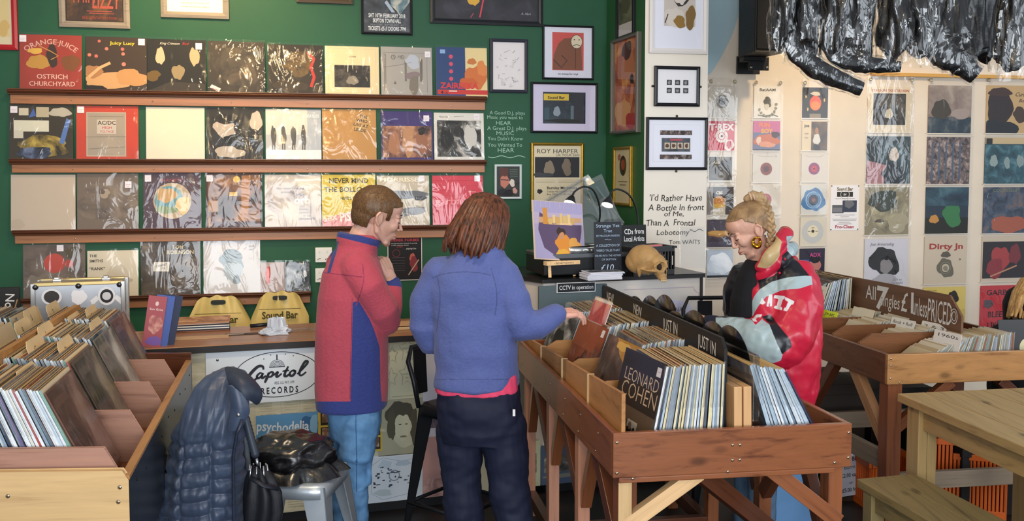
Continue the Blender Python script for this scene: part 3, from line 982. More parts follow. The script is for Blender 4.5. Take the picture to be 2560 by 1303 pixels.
# green return wall: three pictures seen at a slant
framed(SW, 1538, 1582, -60, 96, .02, blackf, '#6a6450', [('r', .05, .25, .95, .98, 'ph:#3c4a3a,#6a6a50,#8c8a70,6,4'), ('r', .05, .02, .95, .22, '#cfc9c4'), ('b', .5, .6, .25, .25, 3, '#59543e')], 'small black framed picture high on the narrow green return wall')
framed(SW, 1524, 1590, 90, 334, .02, mat('#6f6a60', .35, .6), '#b2522e', [('r', .0, .0, 1, 1, 'ph:#8a3a22,#c06a38,#e0a060,7,8'), ('b', .55, .72, .26, .2, 3, '#b9764e'), ('b', .5, .88, .22, .09, 6, '#3a2a24'), ('b', .72, .55, .08, .06, 5, '#241c1c'), ('l', [(.75, .5), (.7, .3), (.55, .14)], .12, '#c9804e'), ('b', .35, .2, .3, .16, 8, '#d8a068'), ('b', .7, .1, .2, .1, 4, '#b0342c')],
       'tall silver framed orange painting of a singer on the green return wall', name='framed_painting', dep=.035)
framed(SW, 1531, 1575, 367, 515, .018, goldf, '#d8c9a0', [('b', .25, .86, .1, .06, 2, '#b06a58'), ('c', .5, .7, .22, '#3c3020', .19), ('c', .5, .72, .12, '#a8522e', .1), ('l', [(.2, .4), (.8, .4)], .02, '#6a5c44'), ('l', [(.3, .34), (.7, .34)], .02, '#6a5c44')], 'narrow gold framed certificate low on the green return wall')
# pier
framed(PIER, 1625, 1772, -80, 134, .03, mat('#dcd6d2', .4), '#dfe0ea', [('r', .2, .3, .84, .98, '#c3b9b0'), ('b', .53, .8, .26, .2, 6, '#2c2420'), ('b', .53, .78, .13, .22, 3, '#d2c8be'), ('b', .4, .42, .18, .14, 8, '#cfc6bc'), ('b', .52, .36, .12, .08, 5, '#8c6a1e'), ('b', .74, .42, .1, .16, 2, '#7a5c22'), ('b', .62, .84, .05, .08, 9, '#b8303a'), ('l', [(.28, .46), (.22, .34)], .02, '#2c2420')],
       'white framed print of a curly haired bust, top of the white pier')
ph6 = []
for i in range(3):
    for j in range(2):
        x, y = .24 + i * .21, .3 + (1 - j) * .24
        ph6 += [('r', x, y, x + .13, y + .15, '#2c2c30'), ('b', x + .06, y + .07, .04, .05, i * 3 + j, '#8a8a8c')]
framed(PIER, 1637, 1751, 165, 266, .02, blackf, '#e6e4e6', ph6, 'small black framed set of six stamps on the white pier', hang='h')
ph4 = [('l', [(.08, .12), (.92, .12), (.92, .9), (.08, .9), (.08, .12)], .003, '#c4c0d0')]
for yy, hh in ((.68, .1), (.17, .1)):
    ph4 += [('r', .2, yy, .77, yy + hh, 'ph:#241c1c,#5c4a44,#b8a89c,40,%d' % int(yy * 10))]
ph4 += [('r', .23, .33, .74, .62, 'ph:#22252c,#454a52,#5c6068,12,2'), ('r', .38, .56, .6, .6, '#b04a50')] + [q for i in range(4) for q in (('r', .28 + i * .115, .39, .375 + i * .115, .52, '#cbb9a0'), ('b', .327 + i * .115, .455, .03, .045, i + 3, '#5a3a2c'))]
framed(PIER, 1617, 1770, 293, 425, .016, blackf, '#e4e4ee', ph4, 'wide black framed sheet of band stamps in the middle of the white pier', hang='v')


# ================================================================== writing painted on the walls
def wall_text(pl_, lines, name, label, col, size_z=None):
    o = MB()
    x0 = lines[0][1]
    u0, zz = pl_.uz(x0, lines[0][2])
    for s, x, y, wpx, hpx, kw in lines:
        u, z = pl_.uz(x, y)
        u2, _ = pl_.uz(x + wpx, y)
        _, z2 = pl_.uz(x, y - hpx)
        o.text(s, u - u0, z - zz, (z2 - z) * 1.38, col, .0008, 'l', wid=(u2 - u), **kw)
    ob = o.build(name, None, pl_.pt(u0, zz, .0008), pl_.rz)
    return tag(ob, label, 'writing')


ck = mat('#a9cdb8', .8)
j = {'jitter': .03, 'bold': -.006}
q = wall_text(GW, [('A Good D.J. plays', 1224, 286, 88, 9, j), ('Music you want to', 1217, 297, 90, 9, j), ('HEAR', 1239, 312, 38, 10, j), ('A Great D.J. plays', 1218, 325, 98, 10, j), ('MUSIC', 1240, 338, 45, 10, j), ("You Didn't Know", 1219, 351, 88, 10, j), ('You Wanted To', 1219, 367, 86, 10, j), ('HEAR', 1243, 381, 42, 11, j)],
          'chalk_lettering', 'chalk hand lettering on the green wall about a good DJ and a great DJ', ck)
o_ = MB()
u0, z0 = GW.uz(1220, 392)
pts = []
for k in range(25):
    u, z = GW.uz(1220 + 93 * k / 24, 392 + 2.5 * math.sin(k * .55))
    pts.append((u - u0, z - z0))
o_.stroke(pts, .004, ck)
tag(o_.build('chalk_line', None, GW.pt(u0, z0, .0008), GW.rz), 'wavy chalk line under the chalk lettering on the green wall', 'writing')
bk = mat('#2e2623', .7)
wall_text(PIER, [("'I'd Rather Have", 1622, 503, 133, 17, {'shear': .12, 'jitter': .05}), ('A Bottle In front', 1620, 527, 140, 16, {'shear': .15, 'jitter': .04}), ('of Me,', 1659, 541, 50, 13, {'shear': .12}), ('Than A  Frontal', 1614, 565, 124, 16, {'shear': .1, 'jitter': .05}), ('Lobotomy"', 1640, 588, 90, 14, {'shear': .12}), ('Tom WAITS', 1672, 611, 78, 11, {'jitter': .05})],
          'quote_lettering', 'black hand lettered quotation on the white pier', bk)
o_ = MB()
u0, z0 = PIER.uz(1730, 576)
pts = []
for k in range(15):
    u, z = PIER.uz(1730 + 28 * k / 14, 576 + 3 * math.sin(k * .5))
    pts.append((u - u0, z - z0))
o_.stroke(pts, .004, bk)
tag(o_.build('flourish', None, PIER.pt(u0, z0, .0008), PIER.rz), 'black painted flourish after the quotation on the pier', 'writing')
# double sockets
for x0, x1, y0, y1, lb in ((788, 816, 619, 656, 'upper white wall socket beside the boy'), (788, 813, 671, 706, 'lower white wall socket beside the boy')):
    u0, zt = GW.uz(x0, y0)
    u1, _ = GW.uz(x1 + 14, y0)
    _, zb = GW.uz(x0, y1)
    t = thing('wall_socket', lb, 'socket', GW.pt(u0, zb), GW.rz, 'wall sockets')
    MB().box((0, -.012, 0), (u1 - u0, 0, zt - zb), mat('#e4e4e2', .35)).build('face_plate', t, bevel=.003)
    for x in (.02, .066):
        MB().box((x, -.015, (zt - zb) * .62), (x + .01, -.011, (zt - zb) * .8), mat('#d8d8d6', .3)).build('rocker_switch', t, bevel=.001)
    pz = MB()
    for x in (.02, .066):
        pz.box((x + .002, -.0125, .02), (x + .012, -.0118, .025), '#3a3a3a').box((x - .006, -.0125, .014), (x - .002, -.0118, .022), '#3a3a3a')
    pz.build('pin_slots', t)
# ================================================================== records in clear pockets on the cream wall
pocket = plastic_film(.18, 6.0, .03, 2, .12)
pocket_b = plastic_film(.4, 8.0, .06, 3, .1)


def pocket_strip(x0, x1, ys, items, label, ytop, ytail, eyelets, film_=None, grp='clear record pockets on the cream wall'):
    """x0,x1 at the first row; ys = list of (top, bottom) pixels; items = (base, shapes, label)"""
    off = .004
    ym = (ys[0][0] + ys[0][1]) / 2
    u0, _ = CW.uz(x0, ym, off)
    u1, _ = CW.uz(x1, ym, off)
    um, w = (u0 + u1) / 2, u1 - u0
    Z = lambda y: CW.uz((x0 + x1) / 2, y, off)[1]
    zt, zb = Z(ytop), Z(ytail)
    t = thing('record_pocket', label, 'wall pocket', CW.pt(um, zb, .001), CW.rz, grp)
    g = .012

    def fn(a, b):
        return (-w / 2 - g + a * (w + 2 * g), -.016 - .0025 * math.sin(a * 5 + b * 23) * math.sin(b * 11 + x0), b * (zt - zb))
    MB().grid(fn, 6, 40, film_ or pocket).build('clear_front', t)
    for (ya, yb) in ys:
        z = Z(yb - 1) - zb
        MB().box((-w / 2 - g, -.018, z - .004), (w / 2 + g, -.0165, z + .001), mat('#d8cfc2', .15, spec=.7)).build('welded_seam', t)
    if eyelets:
        for x in (-w / 2 + .012, w / 2 - .012):
            MB().lathe([(.011, 0), (.013, .003), (.007, .004), (.006, .001)], mat('#b8ab90', .3, .9), 14, Matrix.Translation((x, -.017, zt - zb - .028)) @ Matrix.Rotation(PI / 2, 4, 'X')).build('eyelet', t)
    for (ya, yb), it in zip(ys, items):
        if it is None:
            continue
        base, shapes, lb = it
        za, zc = Z(ya), Z(yb)
        h = za - zc
        o = MB().box((-w / 2 + .003, -.0025, 0), (w / 2 - .003, .0025, h), base).build('record_sleeve' if w > .25 else 'single_sleeve', None, CW.pt(um, zc + .0, .006), CW.rz, bevel=.0006, seg=1)
        tag(o, lb, 'record', 'LPs in the wall pockets' if w > .25 else 'singles in the wall pockets')
        MB().art(shapes, w - .006, h).build('cover_art', o, T=Matrix.Translation((-w / 2 + .003, -.0025, 0)))


def disc(c1, c2, r=.27, cy=.5, hole='#1a1412'):
    return [('c', .5, cy, r, c1), ('c', .5, cy, r * .55, c2), ('c', .5, cy, r * .14, hole)]


pocket_strip(1771, 1838, [(213, 295), (303, 378), (388, 455), (467, 538), (549, 619), (625, 695)], [
    ('#c9beae', disc('#8d867c', '#4a4034', .24) + [('l', [(.2, .92), (.8, .92)], .02, '#d8cfc0')], 'seven inch single in a pale bag with a grey label, top pocket beside the pier'),
    ('#c23440', [('c', .5, .5, .24, '#e9dcd6', .22), ('o', .5, .5, .12, .14, '#c23440'), ('c', .5, .5, .04, '#3a2c2c'), ('b', .78, .2, .17, .22, 4, '#e4d6d0'), ('b', .78, .22, .1, .12, 6, '#c23440'), ('t', 'T·REX', .5, .7, .3, '#f0e2dc', {'wid': .96, 'bold': .04})], 'red single with large white capitals and a white disc'),
    ('#d8cfc0', [('r', .03, .06, .92, .94, 'ph:#2f2822,#4d4438,#8a7e6c,14,4'), ('t', 'Asia', .3, .68, .16, '#d8ccb8', {'shear': .3, 'bold': .02})], 'dark brown picture sleeve single under the red one'),
    ('#3a2a20', [('r', 0, 0, .2, 1, '#7a7066'), ('r', .2, 0, .68, .98, '#c2b49c'), ('r', .2, .6, .68, .98, '#2a1d16'), ('t', 'CBS', .44, .74, .14, '#e6d8c0', {'bold': .03}), ('c', .44, .48, .22, '#c07a24', .2), ('o', .44, .5, .1, .12, '#e0a040'), ('b', .44, .33, .2, .08, 4, '#d2a02c')], 'single in a brown company sleeve with an orange label'),
    ('#3b2a38', [('b', .5, .5, .48, .13, 4, '#a8742c'), ('b', .45, .52, .4, .08, 7, '#c79440'), ('r', 0, 0, 1, .22, '#453c4c')], 'purple brown single with a golden cloud band'),
    ('#b9c4d2', [('b', .5, .5, .46, .42, 3, 'ph:#c6d0dc,#e4ebf2,#f4f8fc,5,4'), ('r', 0, 0, 1, .1, '#30343c')], 'shiny pale blue single in the lowest pocket beside the pier'),  # pale blotch paints a bright reflection into the cover colour
], 'clear pocket strip of singles nearest the pier', 194, 718, True, pocket_b)
pocket_strip(1883, 1952, [(215, 296), (303, 378), (385, 457), (464, 538), (548, 618)], [
    ('#ddd5c8', [('t', 'BatAAM', .5, .84, .12, '#4a4438', {'wid': .6, 'bold': .02})] + [q for a in range(9) for q in (('b', .5 + .33 * math.cos(3.6 + a * .34 + .0), .42 + .36 * math.sin(3.6 + a * .34), .05, .05, a, '#8a8468'),)] + [('b', .5, .5, .14, .16, 5, '#5a5444'), ('b', .48, .36, .08, .1, 8, '#c9c0a8'), ('l', [(.15, .1), (.4, .06), (.7, .12), (.9, .06)], .03, '#5a5444')], 'white single with a grey wreath drawing'),
    ('#c0628a', [('r', 0, 0, 1, .62, '#6a6e8c'), ('b', .5, .36, .46, .22, 3, '#c2683c'), ('b', .82, .55, .14, .12, 4, '#4a2a2c'), ('b', .2, .35, .1, .12, 6, '#e0c0a8'), ('b', .5, .22, .3, .1, 9, '#d8906a'), ('t', 'FUN', .4, .8, .2, '#e07a3c', {'bold': .05}), ('t', 'BOY', .5, .6, .2, '#d8a02c', {'bold': .05}), ('r', 0, 0, 1, .06, '#26221f')], 'colourful pink and orange picture single'),
    ('#d4cabc', disc('#8a3a28', '#5a1e18', .22, .48) + [('t', 'du', .86, .9, .06, '#3a342e', {'shear': .4}), ('l', [(.15, .96), (.3, .92), (.7, .92), (.85, .96)], .012, '#b8ad9e')], 'pale bagged single with a dark red label'),
    ('#d6ccbe', disc('#b05a60', '#93404a', .22, .52) + [('t', 'a', .86, .9, .06, '#3a342e')], "pale bagged single with a pink label, just above the blonde woman's hair"),
    ('#d2c8ba', disc('#8a8478', '#d8cfc0', .3, .4), "pale bagged single mostly hidden by the blonde woman's plait"),
], 'second clear pocket strip of singles, partly behind the blonde hair', 197, 640, True)
pocket_strip(2005, 2070, [(219, 297), (303, 378), (385, 456), (463, 537), (541, 615), (621, 690)], [
    ('#2c241c', [('r', .28, 0, .72, .16, '#8a7a60'), ('c', .5, .5, .23, '#d8562c', .24), ('c', .5, .42, .19, '#e0822c', .14), ('b', .5, .8, .2, .06, 5, '#cfc0a0'), ('b', .2, .3, .03, .06, 4, '#d0b060'), ('b', .85, .6, .03, .06, 4, '#d0b060'), ('b', .12, .7, .03, .05, 4, '#d0b060')], 'black single with a glowing orange ball on it'),
    ('#d9c6a4', [('r', .36, .02, 1, .98, 'ph:#3a2a1e,#5e4630,#8a6a48,12,7'), ('b', .58, .4, .13, .2, 3, '#d9d2c4'), ('b', .58, .68, .08, .1, 5, '#a8764c'), ('b', .58, .12, .13, .12, 7, '#2c2420'), ('t', 'joe', .18, .8, .14, '#4a4438', {'bold': .03}), ('t', 'soul', .17, .56, .08, '#6a4a34'), ('t', 'hits', .17, .42, .08, '#6a4a34')], 'cream and brown single with a figure in a white vest'),
    ('#d6cbbc', disc('#8a3c6a', '#c2404c', .22, .48) + [('l', [(.12, .96), (.3, .9), (.7, .9), (.88, .96)], .012, '#b4a898')], 'pale bagged single with a red and purple label'),
    ('#d3cfc6', [('b', .5, .5, .42, .42, 3, '#4a78a4'), ('o', .5, .5, .29, .31, '#c6d2da'), ('b', .5, .5, .25, .25, 6, '#6a94b8'), ('c', .5, .5, .2, '#2c2a3c'), ('c', .5, .5, .07, '#8a4a3c')], 'single in a blue ringed company bag'),
    ('#d8cdb8', [('c', .5, .48, .43, '#c2c0bc'), ('c', .5, .5, .22, '#e3d7b8'), ('c', .5, .5, .06, '#2f2a26'), ('t', 'pye', .5, .6, .08, '#5a5040'), ('l', [(.3, .5), (.4, .5)], .015, '#5a5040'), ('l', [(.6, .5), (.7, .5)], .015, '#5a5040')], 'single with a silver disc shape and a cream label'),
    ('#241f34', [('r', 0, 0, .6, .6, '#2f4f9a'), ('b', .62, .38, .2, .3, 4, '#c07a70'), ('b', .6, .6, .24, .12, 6, '#16121a'), ('t', 'ADX', .62, .7, .2, '#d2488a', {'bold': .02}), ('b', .2, .4, .1, .12, 3, '#4a78c4')], 'dark blue and pink single just above the right hand bin'),
], 'third clear pocket strip of singles, over the far end of the right bin', 198, 716, True)
pocket_strip(2168, 2279, [(218, 333), (341, 461), (468, 588), (597, 716)], [
    ('#d8c9ae', [('r', .12, .18, .86, .86, '#2e2922'), ('r', .14, .2, .84, .84, 'ph:#231f1a,#3c352b,#6a6050,9,5'), ('b', .48, .42, .08, .12, 3, '#c9bfa8'), ('t', 'STATION TO STATION', .5, .9, .07, '#b4583a', {'wid': .86, 'bold': .02})], 'cream bordered LP with a dark square picture, top LP pocket'),
    ('#2f3c40', [('r', 0, 0, 1, 1, 'ph:#28302f,#3a4a50,#546a70,8,6'), ('p', [(0, 0), (.4, 0), (.45, .4), (0, .5)], '#a8787a'), ('b', .62, .62, .1, .16, 3, '#bfae9c'), ('b', .6, .2, .25, .2, 5, '#222a30')], 'dark teal LP with a pale figure and a pink corner'),
    ('#8d8368', [('b', .55, .45, .42, .42, 4, 'ph:#6a6450,#9a9074,#c2b896,5,3'), ('b', .4, .72, .36, .2, 6, '#3f463c'), ('b', .32, .3, .1, .04, 3, '#5a5040'), ('b', .26, .62, .07, .04, 8, '#4a4438'), ('b', .75, .25, .24, .2, 2, '#a89e82')], 'weathered grey green LP of a large soft face shape'),
    ('#cfccd2', [('b', .46, .52, .34, .3, 12, '#1c191a'), ('b', .5, .42, .13, .17, 4, '#8a8484'), ('b', .5, .12, .3, .14, 5, '#aaa6aa'), ('t', 'Joan Armatrading', .4, .86, .09, '#6a666c', {'shear': .4, 'wid': .55}), ('t', 'Back to', .76, .12, .07, '#8a868c', {'shear': .4}), ('t', 'the Night', .76, .05, .07, '#8a868c', {'shear': .4})], 'grey LP with a dark curly hair shape, lowest in the first LP pocket strip'),
], 'first clear pocket strip of LPs', 190, 722, True, pocket_b)
pocket_strip(2319, 2428, [(214, 335), (343, 462), (468, 585), (591, 710), (717, 830)], [
    ('#8a7a70', [('r', 0, .4, 1, 1, 'ph:#7a6a64,#9a8a80,#b4a698,5,9'), ('r', 0, 0, 1, .35, 'ph:#24323e,#3c4a54,#7a7a78,8,3'), ('b', .3, .5, .2, .22, 3, '#4a443c'), ('b', .75, .42, .25, .1, 6, '#a4948c')], 'dusky misty landscape LP, top of the second LP strip', ),
    ('#6a5c58', [('r', 0, 0, 1, 1, 'ph:#3c3a44,#7a6a66,#b8a49a,26,6')] + [('r', .1 + .16 * i, .1, .14 + .16 * i, .9, '#53647a') for i in range(5)], 'busy pink and blue patterned LP'),
    ('#2c3a48', [('r', 0, 0, 1, .35, '#24261f'), ('b', .62, .42, .22, .26, 5, '#3c7a4c'), ('b', .2, .32, .1, .1, 3, '#c28a48'), ('r', 0, .6, 1, 1, 'ph:#243444,#34505e,#4c6c78,7,8')], 'dark blue LP with a green glow shape'),
    ('#cbbba6', [('t', 'Dirty Jn', .5, .74, .16, '#a03a34', {'wid': .8, 'bold': .03}), ('b', .5, .34, .19, .2, 12, '#6a6658'), ('c', .5, .34, .12, '#c4b49c'), ('o', .5, .34, .09, .115, '#5c584c'), ('b', .5, .62, .1, .07, 3, '#5c584c'), ('t', 'Jk', .84, .5, .06, '#4a4438'), ('b', .5, .33, .06, .05, 5, '#8a8474')], 'beige LP with red lettering and a silver badge'),
    ('#d8c06a', [('b', .7, .76, .12, .16, 3, '#2c231c'), ('t', 'YELLOW', .2, .9, .06, '#8a6a2a'), ('r', 0, 0, 1, .5, '#cbb264')], 'yellow LP half hidden behind the right bin'),
], 'second clear pocket strip of LPs', 192, 834, True)
pocket_strip(2464, 2576, [(214, 335), (344, 461), (468, 584), (590, 704), (713, 832)], [
    ('#c9a878', [('b', .3, .52, .26, .42, 4, '#33282a'), ('b', .3, .1, .4, .2, 7, '#23282e'), ('b', .3, .86, .24, .1, 3, '#46302c'), ('b', .75, .4, .14, .16, 5, '#4a3a30'), ('t', 'Curtis', .78, .78, .12, '#4a3a30', {'shear': .5}), ('t', 'Bob', .8, .66, .1, '#4a3a30', {'shear': .5})], 'tan LP with a dark head in profile, top right corner'),
    ('#2f4c58', [('r', 0, .86, 1, 1, '#cbb48c'), ('r', .02, .86, .16, .98, '#26282a'), ('r', 0, 0, 1, .84, 'ph:#24404c,#35606c,#5c8490,12,4'), ('b', .2, .5, .08, .14, 3, '#93a2a0'), ('b', .5, .46, .07, .12, 5, '#8c9c9c'), ('b', .8, .5, .08, .14, 7, '#8a9a9a')], 'teal LP with a cream strip along its top'),
    ('#3c4658', [('r', 0, 0, 1, 1, 'ph:#2c3648,#4a586c,#7a6660,12,9'), ('b', .6, .2, .4, .2, 4, '#a85a44'), ('t', 'COLOSSEUM', .5, .9, .1, '#7a8468', {'wid': .6})], 'blue LP with a reddish lower half'),
    ('#cdbda8', [('r', .02, .08, 1, .88, '#241c22'), ('b', .42, .5, .2, .3, 4, '#a83c3c'), ('b', .3, .3, .2, .2, 6, '#8c2c34'), ('b', .75, .6, .12, .24, 3, '#7a2c34'), ('l', [(.2, .12), (.8, .35)], .03, '#c28a6a')], 'LP with a red lit guitarist on black'),
    ('#c0333c', [('t', 'GARBAGE', .54, .8, .16, '#3c1e22', {'wid': .82, 'bold': .02}), ('t', 'BLEED', .4, .34, .17, '#3c1e22', {'bold': .02}), ('t', 'LIKE ME', .45, .12, .17, '#3c1e22', {'bold': .02}), ('b', .18, .62, .1, .1, 4, '#5a4a50')], 'red LP with rows of dark capitals at the right edge'),
], 'third clear pocket strip of LPs, at the right edge of the photo', 192, 836, True, pocket_b)
# leaflet
u0, zt = CW.uz(2077, 463)
u1, _ = CW.uz(2148, 463)
_, zb = CW.uz(2077, 576)
lf = MB().box((0, -.001, 0), (u1 - u0, 0, zt - zb), '#e6e2e2').build('leaflet', None, CW.pt(u0, zb, .001), CW.rz)
tag(lf, 'white record cleaning leaflet pinned between the singles and the LPs', 'leaflet')
MB().art([('t', 'Sound Bar', .5, .88, .1, '#5a4c1c', {'wid': .56, 'bold': .03}), ('r', .22, .74, .78, .85, '#34302c'), ('o', .5, .795, .14, .16, '#c9c4bc'), ('t', 'RV', .5, .77, .06, '#e0dcd4', {'bold': .03}), ('t', 'record cleaning service', .5, .69, .035, '#4a4644', {'wid': .7}),
          ('r', .06, .38, .46, .56, '#5c5c62'), ('r', .42, .4, .92, .66, '#3c4252'), ('b', .65, .58, .15, .1, 4, '#6a6a70'), ('r', .08, .4, .4, .5, '#7a7a80'), ('t', 'Pro-Clean', .5, .045, .1, '#b0384c', {'wid': .66, 'bold': .02})] + [('l', [(.5 - q / 2, y), (.5 + q / 2, y)], .012, '#8a8688') for y, q in ((.34, .7), (.3, .3), (.25, .86), (.22, .8), (.18, .4), (.14, .5))],
         u1 - u0, zt - zb).build('printing', lf, T=Matrix.Translation((0, -.001, 0)))
for x in (.006, u1 - u0 - .006):
    for z in (.006, zt - zb - .006):
        MB().ell((x, -.003, z), (.004, .004, .004), mat('#2c2a2c', .3), 8, 6).build('drawing_pin', lf)
# conduit / trunking line under the garments
u0, z0 = CW.uz(2175, 186)
u1, z1 = CW.uz(2600, 186)
o = MB().box((0, -.03, z0 - .012), (u1 - u0 + .3, 0, z0 + .012), mat('#cf9f55', .5)).build('trim_2', None, CW.pt(u0, 0, .0), CW.rz)
tag(o, kind='structure')

# ================================================================== wall speaker
up_, zt_ = CW.uz(1852, 0)
sp = aY(1890, 140, 6.22)
t = thing('wall_speaker', 'black loudspeaker on a bracket high on the cream wall beside the pier', 'speaker', (sp.x, sp.y, sp.z), .19)
blk = mat('#141416', .5, var=.1, scale=60, bump=.2)
w_ = .105
b = MB()
b.prism([(-w_, -.2), (w_, -.2), (w_ - .03, .12), (-w_ + .03, .12)], 0, .62, blk, 'xy')
b.build('cabinet', t, bevel=.008)
MB().prism([(-w_ + .03, .03), (w_ - .03, .03), (w_ - .05, .14), (-w_ + .05, .14)], -.03, 0, blk, 'xy').build('lower_lip', t, bevel=.004)
MB().box((-w_ + .012, -.206, .02), (w_ - .012, -.199, .6), mat('#1d1d20', .7, bump=.5, scale=300)).build('grille', t, bevel=.002)
br = MB()
br.box((-.03, .04, -.09), (.115, .055, 0), blk).box((0, .05, -.06), (.08, .2, -.03), blk).box((-.05, .185, -.1), (.12, .2, .02), blk)
br.build('wall_bracket', t, bevel=.003)
for x in (-.015, .1):
    MB().lathe([(.009, 0), (.009, .004), (.003, .006)], mat('#b8b4ac', .3, 1), 12, Matrix.Translation((x, .04, -.07)) @ Matrix.Rotation(PI / 2, 4, 'X')).build('bolt', t)

# ================================================================== black garments in clear covers, hanging from a rail
pvc = mat('#090a0d', .3, spec=.45, bump=.35, scale=14, name='black_vinyl')
clothb = mat('#101116', .75, var=.2, scale=20)
cover = plastic_film(.7, 9.0, .05, 5, .05)
RY = 5.0
ra, rb = aY(1880, -150, RY), aY(2700, -150, RY + .5)
rail_z = 2.98
rdir = Vector((rb.x - ra.x, rb.y - ra.y, 0))
t = thing('clothes_rail', 'steel hanging rail above the picture that carries the black garments', 'rail', (ra.x, ra.y, rail_z), math.atan2(rdir.y, rdir.x))
MB().tube([(-.1, 0, 0), (rdir.length + .3, 0, 0)], .013, mat('#8a8a8c', .3, 1), 12).build('tube', t)
for k, x in enumerate((.0, rdir.length + .1)):
    MB().tube([(x, 0, 0), (x, 0, .42)], .009, mat('#8a8a8c', .3, 1), 10).build('drop_rod', t)


def garment(px0, px1, ybot, Y, seed, label, slant=0.0, film=True, tail=None):
    r = random.Random(seed)
    xm = (px0 + px1) / 2
    p = aY(xm, ybot, Y)
    w = (px1 - px0) / FPX * Y
    top = rail_z - .06
    h = top - p.z
    t = thing('bagged_garment', label, 'garment', (p.x, Y, p.z), r.uniform(-.15, .15), 'black garments hanging in clear covers')
    ph = [r.uniform(0, 6.3) for _ in range(6)]

    def ring(z, k, grow=0.0):
        f = z / h
        ww = w / 2 * .86 * (.62 + .38 * math.sin(min(1, (1 - f) * 1.6 + .25) * PI / 2)) * k + grow
        dd = .10 * k * (.7 + .3 * math.sin(3 * f + ph[0])) + grow
        out = []
        for i in range(48):
            a = 2 * PI * i / 48
            q = 1 + .14 * math.sin(3 * a + ph[1] + 4 * f) + .10 * math.sin(7 * a + ph[2] - 7 * f) + .06 * math.sin(11 * a + ph[3] + 15 * f)
            q += .16 * mnoise.noise(Vector((math.cos(a) * 2.2 + seed, math.sin(a) * 2.2, z * 5))) + (.16 * mnoise.noise(Vector((math.cos(a) * 6, math.sin(a) * 6 + seed, z * 14))) if grow else 0)
            out.append((ww * q * math.cos(a) + slant * (1 - f) * w, dd * q * math.sin(a), z + (.03 * math.sin(2 * a + ph[4]) if f < .08 else 0)))
        return out
    zs = [h * (.012 + .988 * (k / 30) ** 1.25) for k in range(31)]
    MB().rings([ring(z, .9 if z > .03 * h else .75) for z in zs], pvc if seed % 3 else clothb).build('garment_body', t)
    if film:
        c = MB()
        c.rings([ring(z - .05, 1.02, .012) for z in zs], cover, cap=False)
        c.build('clear_cover', t)
    MB().tube([(0, 0, h - .02), (0, 0, h + .03), (.018, 0, h + .06), (.012, 0, h + .085), (-.008, 0, h + .085)], .0025, mat('#9a9a9c', .25, 1), 8).build('hanger_hook', t)
    if tail:
        pts = [aY(q[0], q[1], Y - .02) - Vector((p.x, Y, p.z)) for q in tail]
        N = 26
        for nm, mt_, gr in (('sleeve', pvc, 0), ('sleeve_cover', cover, .014)):
            rg = []
            for k in range(N + 1):
                f = k / N * (len(pts) - 1)
                i = min(int(f), len(pts) - 2)
                c = pts[i].lerp(pts[i + 1], f - i)
                rr = (tail[i][2] * (1 - f + i) + tail[i + 1][2] * (f - i)) + gr
                d = (pts[i + 1] - pts[i]).normalized()
                nx = d.cross(Vector((0, 1, 0))).normalized()
                ring = []
                for m_ in range(30):
                    a = 2 * PI * m_ / 30
                    q_ = 1 + .20 * mnoise.noise(Vector((math.cos(a) * 1.6, math.sin(a) * 1.6 + seed, k * .5))) + (.16 if gr else .10) * mnoise.noise(Vector((math.cos(a) * 4, math.sin(a) * 4, k * 1.1 + gr * 99)))
                    ring.append(c + nx * (rr * q_ * math.cos(a)) + Vector((0, 1, 0)) * (rr * .45 * q_ * math.sin(a)))
                rg.append(ring)
            MB().rings(rg, mt_, cap=not gr).build(nm, t)
    return t


garment(1928, 1985, 110, 5.02, 1, 'narrow black garment at the left end of the hanging row', film=True)
garment(1962, 2045, 132, 5.06, 2, 'second black garment in the hanging row, its long sleeve sagging down to the right', .1, tail=[(1975, 60, .05), (1985, 125, .06), (2030, 165, .055), (2095, 195, .05), (2162, 222, .038)])
garment(2045, 2125, 128, 5.1, 4, 'third black garment in the hanging row, with a grey plastic panel', 0)
garment(2105, 2190, 145, 5.14, 5, 'fourth black garment in the hanging row', 0, tail=[(2060, 100, .05), (2100, 150, .05), (2170, 163, .045), (2252, 165, .03)])
garment(2190, 2275, 138, 5.18, 7, 'fifth black garment in the hanging row, under crumpled film', 0)
garment(2255, 2345, 135, 5.22, 8, 'sixth black garment in the hanging row', .05)
garment(2330, 2425, 120, 5.26, 10, 'seventh black garment in the hanging row', .05, tail=[(2330, 80, .08), (2350, 130, .085), (2400, 155, .07), (2440, 190, .05)])
garment(2395, 2490, 150, 5.3, 11, 'eighth black garment in the hanging row', .0, film=False)
garment(2482, 2572, 170, 5.36, 13, 'last black garment of the hanging row, at the right edge in a tall clear cover', 0)
# ================================================================== the shop counter and the DJ booth
CF = Plane(az(387, 868, .89).to_2d().to_3d(), az(787, 847, .89).to_2d().to_3d())
CZ = .89
ul, _ = CF.uz(-60, 900)
ub, _ = CF.uz(1303, 800)
ctop = wood('#5a3420', '#9a6540', 0, .8, .32, .3, False)
news = photo('#bdb8a0', '#cbc5ab', '#d6d0b8', 9, 3, .7, (1, 1, 3))
dark = mat('#17171b', .6)
cnt = thing('shop_counter', 'long wooden topped counter with a poster covered front, below the record ledges', 'counter', CF.pt(ul, 0), CF.rz)
Lc = ub - ul - .02
MB().box((0, -.03, CZ - .028), (Lc, .47, CZ), ctop).build('worktop', cnt, bevel=.004)
MB().box((0, -.032, CZ - .034), (Lc, -.03, CZ - .004), mat('#2a2624', .4)).build('edge_strip', cnt)
MB().box((.02, 0, .05), (Lc, .44, CZ - .028), mat('#c9c4ac', .6)).build('carcass', cnt)
MB().box((.02, .02, 0), (Lc, .42, .05), dark).build('plinth', cnt)
